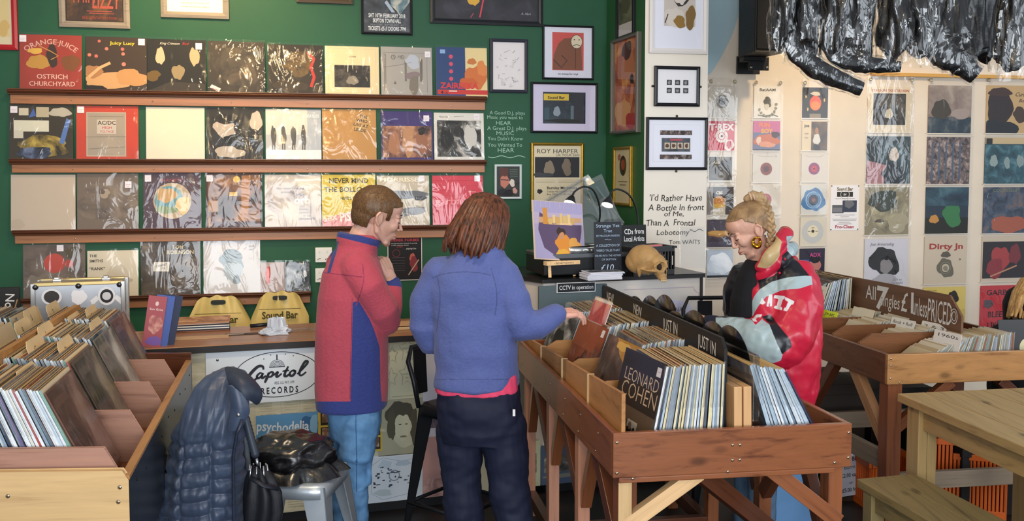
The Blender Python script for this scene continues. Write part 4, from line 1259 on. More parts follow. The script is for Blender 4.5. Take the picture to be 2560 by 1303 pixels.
# booth -----------------------------------------------------------------------------
BZ = 1.14
u_a, _ = CF.uz(1303, 700)
u_b, _ = CF.uz(1358, 706)
u_c, _ = CF.uz(1755, 694)
booth = thing('music_booth', 'raised white and grey fronted DJ booth with a black top, against the pier', 'counter', CF.pt(u_a, 0), CF.rz)
Wb = u_c - u_a
ch = u_b - u_a
dep = .62
out = [(ch, 0), (Wb, 0), (Wb, dep), (0, dep), (0, .3)]
MB().prism([(ch - .01, -.018), (Wb + .012, -.018), (Wb + .012, dep), (-.012, dep), (-.012, .295)], BZ - .022, BZ, mat('#1d1d1f', .3, spec=.5, var=.3, scale=3), 'xy').build('black_top', booth, bevel=.003)
wpan = mat('#d5cec6', .5, var=.03, scale=3)
MB().prism(out, .05, BZ - .022, wpan, 'xy').build('carcass', booth)
MB().prism([(ch + .02, .02), (Wb - .02, .02), (Wb - .02, dep - .02), (.03, dep - .02), (.03, .3)], 0, .05, dark, 'xy').build('plinth', booth)
u_g, _ = CF.uz(1514, 750)
gp = MB().box((ch - .03, -.02, .72), (u_g - u_a, -.001, BZ - .036), mat('#5c6b70', .35, var=.1, scale=2))
gp.build('grey_panel', booth, bevel=.003)
MB().box((Wb - .012, -.006, .05), (Wb + .003, 0, BZ - .022), mat('#2a2728', .4)).build('corner_strip', booth)
# scroll-cornered line and oval sign on the white panel
dl = MB()
lw = '#b9a9b4'
u0 = CF.uz(1560, 745)[0] - u_a
u1 = CF.uz(1747, 735)[0] - u_a
zt = BZ - .075
dl.stroke([(u0, zt), (u1 - .03, zt), (u1 - .03, zt - .012), (u1 - .012, zt - .03), (u1, zt - .03), (u1, .5)], .004, lw, .0008)
dl.build('painted_line', booth)
ov = MB()
cu_, cz_ = CF.uz(1668, 775)
cu_ -= u_a
ov.poly([(cu_ + .145 * math.cos(a * PI / 16), -.0012, cz_ + .055 * math.sin(a * PI / 16)) for a in range(32)], '#cdcbe0')
ov.text('TRADITIONAL', cu_, cz_ - .012, .036, '#6a6480', .0018, wid=.22)
ov.build('oval_sign', booth)
# CCTV sign
u0, zt = CF.uz(1392, 708, .025)
u1, _ = CF.uz(1489, 708, .025)
_, zb = CF.uz(1392, 733, .025)
o = MB().box((0, -.004, 0), (u1 - u0, 0, zt - zb), '#e6e6e8').build('notice_sign', None, CF.pt(u0, zb, .0205), CF.rz)
MB().art([('r', .02, .07, .98, .93, '#22262c'), ('t', 'CCTV in operation', .5, .3, .6, '#e2e2e4', {'wid': .88, 'bold': .01})], u1 - u0, zt - zb, .0006).build('sign_face', o, T=Matrix.Translation((0, -.004, 0)))
tag(o, 'black and white CCTV in operation sign on the grey booth panel', 'sign')


# ------------------------------------------------------------------ posters on the fronts
def poster(x0, x1, y0, y1, base, shapes, name, label, cat='poster', lay=.0015, th=.001, group=None):
    xm, ym = (x0 + x1) / 2, (y0 + y1) / 2
    u0, _ = CF.uz(x0, ym)
    u1, _ = CF.uz(x1, ym)
    _, zt = CF.uz(xm, y0)
    _, zb = CF.uz(xm, y1)
    zb = max(zb, .052)
    o = MB().box((0, -th, 0), (u1 - u0, 0, zt - zb), base).build(name, None, CF.pt(u0, zb, lay), CF.rz)
    tag(o, label, cat, group)
    if shapes:
        MB().art(shapes, u1 - u0, zt - zb, .0005, .00025).build('printing', o, T=Matrix.Translation((0, -th, 0)))
    return o


nt_ = [('t', 'SOUND&', .44, .93, .045, '#5c584c', {'wid': .1, 'bold': .02}), ('t', 'VISION', .44, .875, .045, '#5c584c', {'wid': .09, 'bold': .02}), ('t', 'SOUND&', .67, .945, .045, '#5c584c', {'wid': .1, 'bold': .02}), ('t', 'VISION', .67, .89, .045, '#5c584c', {'wid': .09, 'bold': .02}),
       ('r', .26, .88, .36, .96, '#a8a48e'), ('r', .53, .92, .62, .97, '#b4b09a')] + [('l', [(x, .02), (x, .96)], .002, '#aaa68e') for x in (.18, .37, .52, .63, .77, .9)] + [('r', .4 + .12 * i, .3, .5 + .12 * i, .42, 'ph:#8a8676,#aca896,#c9c4b0,50,%d' % i) for i in range(4)] + \
      [('l', [(x, y), (x + .08, y)], .0012, '#8e8a76') for x in (.2, .39, .54, .65, .79) for y in [.05 + .02 * k for k in range(12)] + [.45 + .02 * k for k in range(18)]]
poster(470, 905, 862, 1160, news, nt_, 'newspaper_sheet', 'yellowed newspaper pasted on the counter front, behind the record company sign', 'newspaper', .0004)
poster(475, 900, 1160, 1300, news, [('t', 'THE BLUES', .3, .7, .12, '#6a665a', {'wid': .3})] + [('l', [(x, y), (x + .14, y)], .002, '#8e8a76') for x in (.05, .22, .39, .56, .73) for y in [.1 + .05 * k for k in range(10)]], 'newspaper_sheet', 'lower newspaper sheet on the counter front, seen between the stool legs', 'newspaper', .0004)
# record company sign
cap = poster(515, 800, 874, 1005, mat('#dfe6ec', .25, spec=.5), [], 'record_company_sign', 'white enamel record company sign with an oval logo, on the counter front', 'sign', .008, .006)
wv = CF.uz(800, 940)[0] - CF.uz(515, 940)[0]
hv = CF.uz(650, 874)[1] - CF.uz(650, 1005)[1]
ink = '#2b2b33'
cm = MB()
sh = []
ell = [(wv * (.62 + .375 * math.cos(a * PI / 32)), hv * (.52 + .43 * math.sin(a * PI / 32))) for a in range(64)]
cm.stroke(ell, .0035, ink, .0006, True)


def script(pts, wd, mb):
    """one pen stroke of the sign's script lettering, traced as sign fractions"""
    P = [Vector((wv * (350 + x * .2034 - 515) / 285, hv * (1 - (880 + y * .2034 - 874) / 131))) for x, y in pts]
    o_ = []
    for i in range(len(P) - 1):
        p0, p1, p2, p3 = P[max(i - 1, 0)], P[i], P[i + 1], P[min(i + 2, len(P) - 1)]
        for k in range(5):
            t = k / 5
            o_.append(.5 * ((2 * p1) + (p2 - p0) * t + (2 * p0 - 5 * p1 + 4 * p2 - p3) * t ** 2 + (3 * p1 - p0 - 3 * p2 + p3) * t ** 3))
    o_.append(P[-1])
    mb.stroke(o_, [wd * (.55 + .45 * math.sin(PI * (i + .5) / len(o_))) for i in range(len(o_))], ink, .0012)


for pts, wd in (([(1505, 210), (1495, 170), (1440, 168), (1360, 235), (1308, 310), (1325, 350), (1375, 342), (1440, 295)], .0105), ([(1495, 258), (1460, 250), (1424, 285), (1436, 312), (1468, 296), (1500, 252)], .0075), ([(1502, 250), (1482, 298), (1498, 310), (1535, 285)], .0085),
                ([(1572, 248), (1548, 310), (1518, 372)], .0095), ([(1560, 275), (1600, 244), (1624, 262), (1600, 300), (1562, 304)], .008), ([(1625, 290), (1682, 248), (1662, 296), (1678, 308), (1730, 270)], .008), ([(1812, 188), (1774, 260), (1764, 300), (1790, 306), (1830, 280)], .009),
                ([(1738, 246), (1780, 240), (1822, 236)], .006), ([(1872, 240), (1836, 262), (1832, 300), (1866, 304), (1896, 268), (1876, 240), (1910, 256)], .0085), ([(1920, 290), (1990, 230), (2052, 160), (2046, 136), (2016, 150), (1962, 240), (1950, 296), (1980, 308), (2034, 270)], .0085)):
    script(pts, wd * 1.45, cm)
dm = [(wv * (.615 + .065 * math.cos(a * PI / 12)), hv * (.67 + .14 * math.sin(a * PI / 12))) for a in range(13)]
for k in range(5):
    f = 1 - k * .19
    cm.stroke([(wv * .615 + (p[0] - wv * .615) * (1 - .16 * k), hv * .66 + (p[1] - hv * .67) * f) for p in dm], .0022, ink, .001)
for x in (-.07, .07):
    cm.stroke([(wv * .615 - wv * .07, hv * (.665 + .0)), (wv * .615 + wv * .07, hv * .665)], .003, ink, .0014)
cm.stroke([(wv * .615, hv * .8), (wv * .615, hv * .9)], .006, ink, .001)
cm.text('REG. U.S. PAT. OFF.', wv * .68, hv * .335, hv * .07, ink, .0009, wid=wv * .18, bold=.01)
cm.text('R E C O R D S', wv * .635, hv * .16, hv * .17, ink, .0009, wid=wv * .33, bold=.03)
for x, y in ((.5, .83), (.56, .9), (.69, .9), (.76, .86)):
    cm.poly([(wv * x + .004 * math.cos(a * PI / 5 * 1) * (1 if a % 2 else .45), -.0009, hv * y + .004 * math.sin(a * PI / 5) * (1 if a % 2 else .45)) for a in range(10)], ink)
cm.build('lettering', cap, T=Matrix.Translation((0, -.006, 0)))
MB().lathe([(.006, 0), (.006, .002), (.002, .003)], mat('#8a8f94', .3, 1), 10, Matrix.Translation((wv * .1, -.006, hv * .86)) @ Matrix.Rotation(PI / 2, 4, 'X')).build('fixing_screw', cap)
poster(640, 797, 1034, 1116, '#5f97c4', [('b', .85, .5, .14, .45, 4, '#3a6a9c'), ('b', .92, .6, .07, .3, 6, '#86b4d6'), ('b', .12, .2, .14, .2, 8, '#3a6a9c'), ('t', 'psychodelia', .42, .48, .42, '#d9e3ea', {'wid': .84, 'bold': .02, 'rot': -.06, 'jitter': .06})], 'poster', 'blue poster with wavy white lettering on the counter front', lay=.004)
cards = [('r', 0, 0, 1, 1, '#c9b04a')]
for i in range(3):
    for k in range(3):
        cards += [('r', .04 + .33 * k, .05 + .32 * i, .31 + .33 * k, .32 + .32 * i, '#2a2620'), ('r', .06 + .33 * k, .1 + .32 * i, .29 + .33 * k, .3 + .32 * i, 'ph:#5a4438,#8c6a54,#c9b49a,30,%d' % (i * 3 + k))]
poster(795, 955, 1022, 1134, '#c9b04a', cards, 'poster', 'yellow poster with rows of small dark photos behind the boy', lay=.004)
poster(804, 912, 1138, 1300, '#d2cec4', [('r', .05, .6, .9, .98, 'ph:#2c2a28,#5c5854,#c9c5bd,16,2'), ('t', "THAT", .2, .53, .06, '#4a4640', {'wid': .3, 'bold': .03}), ('t', "LOST", .2, .46, .06, '#4a4640', {'wid': .3, 'bold': .03}), ('r', .03, .1, .35, .4, 'ph:#2c2a28,#6c6864,#c9c5bd,16,5'), ('t', 'a!', .2, .03, .1, '#4a4640', {'bold': .03})], 'poster', "black and white poster beside the boy's left leg", lay=.002)
poster(945, 1056, 998, 1137, '#aaa68c', [('b', .55, .45, .3, .3, 5, '#c2bea2'), ('b', .52, .72, .34, .24, 12, '#4c483c'), ('b', .3, .55, .09, .3, 3, '#55513f'), ('b', .8, .5, .09, .3, 6, '#55513f'), ('b', .55, .5, .17, .26, 4, '#c9c5a8'), ('r', .46, .54, .52, .56, '#55513f'), ('r', .6, .54, .66, .56, '#55513f'), ('b', .56, .33, .07, .02, 3, '#7a745c'), ('t', 'nu', .1, .45, .1, '#d8d4b8', {'bold': .02})], 'poster', 'faded portrait poster of a long haired person on the counter front', lay=.003)
star = lambda cx, cy, r: [(cx + r * (1 if a % 2 else .5) * math.sin(a * PI / 5 + PI / 5), cy + r * .8 * (1 if a % 2 else .5) * math.cos(a * PI / 5 + PI / 5)) for a in range(10)]
ss = []
for cx, cy, r, tx_ in ((.54, .78, .36, 'PERSONAL'), (.52, .38, .34, 'GUIDED'), (.08, .7, .24, ''), (.05, .35, .26, '')):
    p = star(cx, cy, r * .75)
    ss += [('l', p + [p[0]], .014, '#8c886c')]
    if tx_:
        ss += [('t', tx_, cx, cy, .035, '#8c886c', {'wid': .3}), ('t', 'NR.', cx, cy - .06, .035, '#8c886c')]
poster(974, 1056, 838, 996, '#cfccae', ss + [('l', [(.05, .04), (.95, .05)], .02, '#a9a588')], 'poster', 'pale poster printed with outlined stars, right of the boy', lay=.003)
mp = [('r', 0, 0, 1, .96, '#d3dae2'), ('l', [(.1, .8), (.3, .95), (.6, .85), (.9, .88), (.95, .4), (.85, .15), (.3, .05), (.1, .2), (.1, .8)], .008, '#98a2ae'), ('o', .5, .55, .08, .1, '#8a94a2'), ('b', .66, .8, .12, .07, 3, '#b2c2d0'), ('b', .3, .2, .16, .07, 5, '#b8c6c8'), ('p', [(.2, .75), (.42, .7), (.46, .84), (.3, .92)], '#bccad4')]
rm_ = random.Random(8)
for k in range(34):
    x, y = rm_.uniform(.12, .85), rm_.uniform(.25, .75)
    mp.append(('r', x, y, x + rm_.uniform(.02, .07), y + rm_.uniform(.015, .04), '#3c424c'))
poster(914, 1056, 1136, 1290, '#dfe4e8', mp, 'map_poster', 'pale blue site map poster at the foot of the counter front', lay=.003)
poster(1057, 1140, 876, 1090, '#d8d5de', [('r', 0, .1, 1, .42, 'ph:#4c4454,#7a6a78,#a89aa4,14,4'), ('t', 'TI', .5, .55, .09, '#6a6474')], 'poster', 'white and mauve poster behind the dark bar stool', lay=.002)
poster(1057, 1140, 1090, 1292, '#c99a92', [('t', 'T', .7, .8, .12, '#efe0d8', {'bold': .03}), ('t', 'T', .7, .65, .12, '#efe0d8', {'bold': .03}), ('r', 0, .0, 1, .3, 'ph:#a87a78,#c49a92,#d8b4aa,14,7')], 'poster', 'pink poster low on the counter front behind the dark bar stool', lay=.002)
for k, (x0, x1, y0, y1, c, lb, tx_) in enumerate((
        (1255, 1350, 1105, 1262, '#b9bd9e', 'greenish music paper cover low behind the trestle legs', 'DISC'),
        (1352, 1445, 1110, 1258, '#4c5a74', 'dark blue paper cover low behind the trestle legs', ''),
        (1447, 1545, 1110, 1254, '#8f9c96', 'grey green paper cover under the middle bin', ''),
        (1547, 1640, 1115, 1249, '#b7c3a2', 'pale green paper cover under the middle bin', ''),
        (1642, 1752, 1115, 1244, '#c3bcae', 'cream paper cover with columns of print under the middle bin', ''))):
    poster(x0, x1, y0, y1, c, [('r', .08, .3, .9, .72, 'ph:#3c3a3a,#6a6660,#a8a498,18,%d' % k), ('r', .0, .0, .4, .2, c), ('b', .5, .2, .4, .06, k, '#7a7a70')] + ([('t', tx_, .4, .82, .13, '#3a3a34', {'bold': .03})] if tx_ else []), 'music_paper', lb, 'poster', lay=.004)


# ------------------------------------------------------------------ things on the counter
def on(x, y, z):
    p = az(x, y, z)
    return Vector((p.x, p.y, z))


# silver record case
p = on(200, 842, CZ)
cs = thing('flight_case', 'silver aluminium record case with stickers, standing at the back of the left bin', 'case', (p.x, p.y, CZ), CF.rz)
alu = mat('#b4b6ba', .3, .75, var=.08, scale=6)
alu2 = mat('#d2d0cc', .25, .9)
MB().box((-.2, 0, 0), (.2, .17, .265), alu).build('shell', cs, bevel=.004)
for x in (-.2, .2):
    for y in (0, .17):
        MB().box((x - .011, y - .011, 0), (x + .011, y + .011, .268), alu2).build('edge_profile', cs, bevel=.003)
for z in (.004, .262):
    for y in (0, .17):
        MB().box((-.2, y - .009, z - .009), (.2, y + .009, z + .009), mat('#c9b27a', .3, .8) if z > .1 else alu2).build('edge_profile', cs, bevel=.003)
for x in (-.19, .0, .185):
    MB().ell((x, -.006, .25), (.014, .009, .014), mat('#4a4a4c', .3, .9), 12, 8).build('corner_stud', cs)
for x in (-.1, .12):
    c_ = MB().box((x - .02, .03, .27), (x + .02, .07, .283), alu2).box((x - .012, .02, .28), (x + .012, .05, .292), alu2)
    c_.build('latch', cs, bevel=.003)
st = MB()
st.poly([(-.12 + .045 * math.cos(a * .3), -.0012, .2 + .04 * math.sin(a * .3)) for a in range(21)], '#e4e4e6')
st.poly([(-.12 + .034 * math.cos(a * .3), -.0018, .2 + .03 * math.sin(a * .3)) for a in range(21)], '#3a3838')
st.poly([(q[0], -.0012, q[1]) for q in blob_pts(.0, .195, .032, .04, 4)], '#e9e9ec')
st.poly([(.125 + .04 * math.cos(a * .3), -.0012, .195 + .045 * math.sin(a * .3)) for a in range(21)], '#e4e4e6')
st.poly([(.125 + .03 * math.cos(a * .3), -.0018, .195 + .034 * math.sin(a * .3)) for a in range(21)], '#26262a')
st.poly([(.125 + .02 * math.cos(a * .3), -.0024, .195 + .02 * math.sin(a * .3)) for a in range(21)], '#cfcfd2')
for dx in (-.05, .05):
    st.poly([(.125 + dx * .7, -.0015, .18), (.125 + dx * 1.3, -.0015, .15), (.125 + dx * 1.5, -.0015, .175), (.125 + dx * .9, -.0015, .2)], '#e4e4e6')
st.build('stickers', cs)
# black chalk sign at far left
p = on(22, 850, CZ)
sg = thing('chalk_sign', 'black chalk sign with Now written sideways, at the left edge of the photo', 'sign', (p.x - .02, p.y, CZ), CF.rz + .1)
MB().box((-.13, 0, 0), (.07, .03, .25), mat('#1a1817', .6, var=.2)).build('board', sg, bevel=.002)
MB().text('Now', .01, .225, .055, '#d8d4ce', .001, 'l', rot=-PI / 2 - .08, jitter=.04, bold=.01).text('/', .045, .15, .06, '#a8844c', .001, 'l', bold=.01).build('chalk_letters', sg)
# booklets in a clear holder
p = on(384, 866, CZ)
for k, (c, c2, lb) in enumerate((('#a8545c', 'ph:#8a3c48,#c27a72,#d8a496,20,3', 'pink booklet leaning at the left end of the counter, nearest of the leaning booklets'), ('#4a62a8', '', 'blue booklet leaning behind the pink one'), ('#2c3450', '', 'dark navy booklet leaning behind the blue one'))):
    o = MB().box((-.04, -.004, 0), (.04, 0, .235), c).build('booklet', None, (p.x - .005 + .024 * k, p.y - .02 + .022 * k, CZ + .001))
    o.rotation_euler = (-.04 - .02 * k, .16 + .02 * k, CF.rz + .12)
    tag(o, lb, 'booklet', 'leaning booklets on the counter')
    if c2:
        MB().art([('r', .02, .02, .98, .98, c), ('b', .55, .45, .35, .2, 4, c2), ('c', .5, .85, .09, '#e2c4c0', .045), ('t', 'Sam Grise', .5, .72, .06, '#e9d4d0', {'bold': .01}), ('b', .6, .12, .4, .1, 3, '#7a5aa4')], .08, .235).build('cover_art', o, T=Matrix.Translation((-.04, -.004, 0)))
# pile of LPs lying flat
p = on(492, 832, CZ)
for k, c in enumerate(('#8a5a48', '#2a2c30', '#d8d4ce', '#3c4a5a', '#e0dcd4', '#2e2c30', '#c8a894', '#b07a54')):
    o = MB().box((-.15, 0, 0), (.15, .2, .0055), c).build('record_sleeve', None, (p.x + RND.uniform(-.004, .004), p.y + .02, CZ + .001 + .006 * k), CF.rz + RND.uniform(-.03, .03), bevel=.0006, seg=1)
    tag(o, ('%s LP lying flat on the counter, %s of the pile' % (('brown', 'black', 'white', 'slate blue', 'off-white', 'charcoal', 'pinkish', 'orange brown')[k], ('lowest', 'second from the bottom', 'third from the bottom', 'fourth from the bottom', 'fourth from the top', 'third from the top', 'second from the top', 'topmost')[k])), 'record', 'LPs lying flat on the counter')
    if k == 7:
        MB().poly([(-.14, .01, .0062), (.14, .01, .0062), (.14, .19, .0062), (-.14, .19, .0062)], 'ph:#7a4a34,#b4805a,#d8b088,14,6').build('cover_art', o)
# papers
p = on(510, 846, CZ)
o = MB().box((-.17, 0, 0), (.12, .08, .002), '#c9a27c').build('envelope', None, (p.x, p.y - .02, CZ + .0005), CF.rz)
tag(o, 'tan card sleeve lying at the front edge of the counter', 'envelope')
MB().stroke([(-.02 + .05 * math.cos(a * .3), 0) for a in range(2)], .001, '#8a6a50').build('mark', o) if False else None
p = on(610, 838, CZ)
o = MB().box((-.09, 0, 0), (.09, .05, .0015), '#33302f').build('flyer', None, (p.x, p.y, CZ + .0005), CF.rz)
tag(o, 'dark flyer lying flat on the counter front edge', 'flyer')
MB().poly([(-.08, .012, .0019), (.0, .012, .0019), (.0, .035, .0019), (-.08, .035, .0019)], '#b8a898').poly([(.02, .02, .0019), (.08, .02, .0019), (.08, .03, .0019), (.02, .03, .0019)], '#8a4a44').build('printing', o)
p = on(745, 830, CZ)
o = MB().grid(lambda a, b: (-.13 + .26 * a, -.02 + .11 * b, .003 + .002 * math.sin(a * 22) * math.sin(b * 9)), 16, 8, plastic_film(.5, 14, .18, 7)).build('clear_sleeve', None, (p.x, p.y, CZ + .002), CF.rz)
tag(o, "clear plastic record sleeve lying flat beside the boy's jacket", 'plastic sleeve')
p = on(655, 818, CZ)
pn = thing('marker_pen', 'black marker lying on the counter by the crumpled plastic', 'pen', (p.x, p.y, CZ + .011), CF.rz + .25)
MB().tube([(-.06, 0, 0), (.05, 0, 0), (.055, 0, 0)], [.010, .010, .007], mat('#17181c', .3), 14).build('barrel', pn)
MB().tube([(.055, 0, 0), (.10, 0, 0)], [.011, .010], mat('#26262a', .3), 14).build('cap', pn)
p = on(692, 834, CZ)
cr = MB()
rr = random.Random(5)


def crump(a, b):
    th, ph_ = a * 2 * PI, b * PI * .5
    q = mnoise.noise(Vector((math.cos(th) * 1.7, math.sin(th) * 1.7, ph_ * 2))) * .5 + .25 * mnoise.noise(Vector((math.cos(th) * 5, math.sin(th) * 5, ph_ * 5)))
    k = 1 + q
    hz = .075 if b > .7 else .04
    return (.075 * k * math.cos(th) * math.cos(ph_), .055 * k * math.sin(th) * math.cos(ph_), max(.001, hz * math.sin(ph_) * (1 + .4 * q)))


cr.grid(crump, 40, 18, mat('#c2c8d2', .25, spec=.6, coat=.4), False)
tag(cr.build('crumpled_wrap', None, (p.x, p.y, CZ + .0005), .3), 'crumpled piece of clear plastic wrap on the counter', 'plastic wrap')
# brown paper bag and card at the right end of the counter
p = on(1006, 826, CZ)
o = MB()
o.grid(lambda a, b: (-.12 + .24 * a, .0 + .16 * b, .004 + .028 * math.sin(PI * min(1, b * 1.1)) * (.6 + .4 * math.sin(a * 7)) + .05 * max(0, .55 - a) * b), 14, 8, mat('#c39468', .6, var=.1), True)
o = o.build('paper_bag', None, (p.x, p.y + .01, CZ + .016), CF.rz)
tag(o, "flat brown paper bag on the counter between the boy and the woman in blue", 'paper bag')
o = MB().box((-.13, 0, 0), (.12, .17, .014), '#d9b98a').build('card_stack', None, (p.x, p.y + .005, CZ + .0005), CF.rz, bevel=.002)
tag(o, 'buff card folder under the brown paper bag on the counter', 'folder')
# yellow carrier bags hanging on hooks from the lowest ledge
ybag = mat('#d6bc74', .38, spec=.4, var=.08, scale=8, bump=.3)


def carrier(x0, x1, yt, label, seed, textpx):
    off = .1
    u0, _ = GW.uz(x0, 770, off)
    u1, _ = GW.uz(x1, 770, off)
    w = u1 - u0
    _, zt = GW.uz((x0 + x1) / 2, yt, off)
    h = .42
    t = thing('carrier_bag', label, 'bag', GW.pt((u0 + u1) / 2, zt - h, off), GW.rz, 'yellow carrier bags below the lowest ledge')
    r = random.Random(seed)
    ph = [r.uniform(0, 6) for _ in range(4)]

    def fn(sgn):
        def f(a, b):
            x = (a - .5) * 2
            z = b * h
            wd = w / 2 * (1 if b < .66 else 1 - .32 * ((b - .66) / .34))
            droop = -.028 * abs(x) ** 2.5 * max(0, (b - .55) / .45)
            y = sgn * (.035 * (1 - b) * (1 - x * x) + .008) + .012 * math.sin(x * 5 + ph[0] + b * 4) * b + .006 * math.sin(x * 13 + ph[1])
            return (x * wd, y, z + droop + .006 * math.sin(x * 9 + ph[2]) * b)
        return f
    MB().grid(fn(-1), 24, 20, ybag).build('front_sheet', t)
    MB().grid(fn(1), 24, 20, ybag).build('back_sheet', t)
    MB().prism([(.042 * math.copysign(abs(math.cos(a)) ** .5, math.cos(a)), .014 * math.copysign(abs(math.sin(a)) ** .5, math.sin(a))) for a in [k * PI / 12 for k in range(24)]], -.0345, -.0335, mat('#23251f', .5), T=Matrix.Translation((0, .008, h - .035))).build('handle_slot', t)
    MB().text('Sound Bar', 0, h - .155, .06, '#4a441c', .05, bold=.03, wid=w * .62).stroke([(-w * .36, h - .098), (w * .36, h - .098)], .003, '#4a441c', .0495).build('lettering', t)
    MB().tube([(0, .09, h - .02), (0, .02, h - .02), (0, -.005, h - .028), (0, -.012, h - .02)], .0028, mat('#8a8a84', .3, 1), 8).build('hook', t)


carrier(466, 627, 740, 'left yellow carrier bag hanging above the counter, behind the LP pile', 3, 0)
carrier(628, 772, 729, "right yellow carrier bag, next to the boy's back", 8, 0)

# ------------------------------------------------------------------ things on the DJ booth
met = mat('#b9bcc0', .25, .9)
blkp = mat('#131416', .3, spec=.5)
tb = on(1440, 690, BZ)


def booth_at(x, y):
    p = az(x, y, BZ)
    return Vector((p.x, p.y, BZ))


# turntable with its lid open
p = aY(1465, 640, 5.05)
tt = thing('turntable', 'black and silver record player at the back of the booth, its clear lid tilted up', 'turntable', (p.x, 5.0, BZ), CF.rz)
MB().box((-.30, -.16, .012), (.26, .15, .12), mat('#1c1d20', .35, var=.2)).build('plinth', tt, bevel=.006)
MB().box((-.30, -.162, .10), (.26, .152, .124), mat('#7c8086', .3, .8)).build('deck_plate', tt, bevel=.004)
MB().lathe([(.15, .125), (.155, .13), (.155, .15), (.148, .156), (.02, .156)], met, 40, Matrix.Translation((-.08, 0, 0))).build('platter', tt)
dt = MB()
for k in range(40):
    a = 2 * PI * k / 40
    dt.cbox((-.08 + .156 * math.cos(a), .156 * math.sin(a), .141), (.006, .006, .006), '#e8e4dc')
dt.build('strobe_dots', tt)
MB().lathe([(.145, .157), (.146, .159), (.02, .16)], mat('#0f0f11', .2), 40, Matrix.Translation((-.08, 0, 0))).build('slip_mat', tt)
MB().tube([(.17, .1, .17), (.17, .1, .19), (.16, -.02, .19), (.08, -.1, .175)], .006, met, 10).build('tone_arm', tt)
for x in (-.26, -.22, .2):
    MB().lathe([(.018, .124), (.018, .136), (.006, .138)], met, 16, Matrix.Translation((x, -.13, 0))).build('knob', tt)
for x in (-.26, .22):
    MB().lathe([(.03, 0), (.03, .014)], mat('#0e0e10', .5), 16, Matrix.Translation((x, -.1, 0))).build('foot', tt)
acr = plastic_film(.12, 4, .16, 4, .06)
lid = MB()
lid.box((-.12, -.012, 0), (.26, 0, .36), acr).box((-.12, -.05, 0), (-.108, 0, .36), acr).box((.248, -.05, 0), (.26, 0, .36), acr).box((-.12, -.05, .35), (.26, 0, .362), acr)
lo = lid.build('clear_lid', tt, (.06, .16, .12), (-.55, -.5, 0), bevel=.002)
# mixer
p = aY(1600, 650, 5.06)
mx = thing('mixing_desk', 'black mixing desk behind the price card on the booth', 'mixer', (p.x - .02, 5.08, BZ), CF.rz)
MB().box((-.14, -.14, 0), (.14, .14, .09), blkp).build('chassis', mx, bevel=.004)
kb = MB()
for i in range(4):
    MB().lathe([(.012, .09), (.011, .105), (.004, .107)], mat('#3a3a3e', .4), 14, Matrix.Translation((-.09 + .06 * i, -.06, 0))).build('knob', mx)
    MB().box((-.095 + .06 * i, .02, .09), (-.085 + .06 * i, .1, .092), mat('#5a5a60', .4)).build('fader_slot', mx)
# framed perspex leaflet holder tilted, between the lamps
p = aY(1505, 560, 5.22)
ph_ = thing('acrylic_sheet', 'clear acrylic leaflet stand leaning over behind the lamps', 'stand', (p.x, 5.29, BZ), CF.rz)
q0, q1 = aY(1540, 600, 5.22), aY(1492, 448, 5.22)
MB().box((-.06, -.006, 0), (.06, 0, .5), acr).build('panel', ph_, (.16, 0, .06), (-.05, -.42, 0), bevel=.001)
MB().box((-.045, -.009, .3), (.045, -.006, .47), '#4a5a58').box((-.04, -.0095, .33), (.0, -.0065, .34), '#c9ccc8').build('leaflet', ph_, (.16, 0, .06), (-.05, -.42, 0))
MB().box((.0, -.03, 0), (.3, .03, .05), blkp).build('base_block', ph_, bevel=.004)


# gooseneck lamps
def goose(pts, label, Y):
    W = [aY(x, y, Y + dy) for x, y, dy in pts]
    b = W[0]
    t = thing('gooseneck_lamp', label, 'lamp', (b.x, b.y, BZ), 0, 'gooseneck lamps on the booth')
    off = Vector((b.x, b.y, BZ))
    P = [Vector((0, 0, .012))] + [q - off for q in W]
    sm = []
    for i in range(len(P) - 1):
        for k in range(6):
            t_ = k / 6
            p0, p1, p2, p3 = P[max(i - 1, 0)], P[i], P[i + 1], P[min(i + 2, len(P) - 1)]
            sm.append(.5 * ((2 * p1) + (p2 - p0) * t_ + (2 * p0 - 5 * p1 + 4 * p2 - p3) * t_ ** 2 + (3 * p1 - p0 - 3 * p2 + p3) * t_ ** 3))
    sm.append(P[-1])
    MB().tube(sm, .0055, mat('#1b1b1d', .35), 10).build('flexible_neck', t)
    MB().lathe([(.035, 0), (.035, .01), (.01, .016)], mat('#1b1b1d', .35), 20).build('base', t)
    d = (sm[-1] - sm[-3]).normalized()
    R = d.to_track_quat('Z', 'Y').to_matrix().to_4x4()
    T = Matrix.Translation(sm[-1]) @ R
    MB().lathe([(.008, -.01), (.016, 0), (.03, .03), (.034, .045)], mat('#202022', .3), 20, T, cap=False).build('lamp_head', t)
    MB().lathe([(.001, .03), (.029, .033), (.03, .044), (.001, .046)], mat('#fff4dc', .4, emit=9), 20, T).build('lit_bulb', t)


goose([(1478, 640, .16), (1500, 540, .1), (1487, 482, .05), (1462, 467, 0), (1438, 478, 0), (1430, 493, -.02)], 'left gooseneck lamp, lit, above the easel', 5.1)
goose([(1597, 600, .06), (1592, 530, .05), (1575, 490, .02), (1548, 474, 0), (1530, 478, 0), (1523, 496, -.02)], 'right gooseneck lamp, lit, above the price card', 5.1)
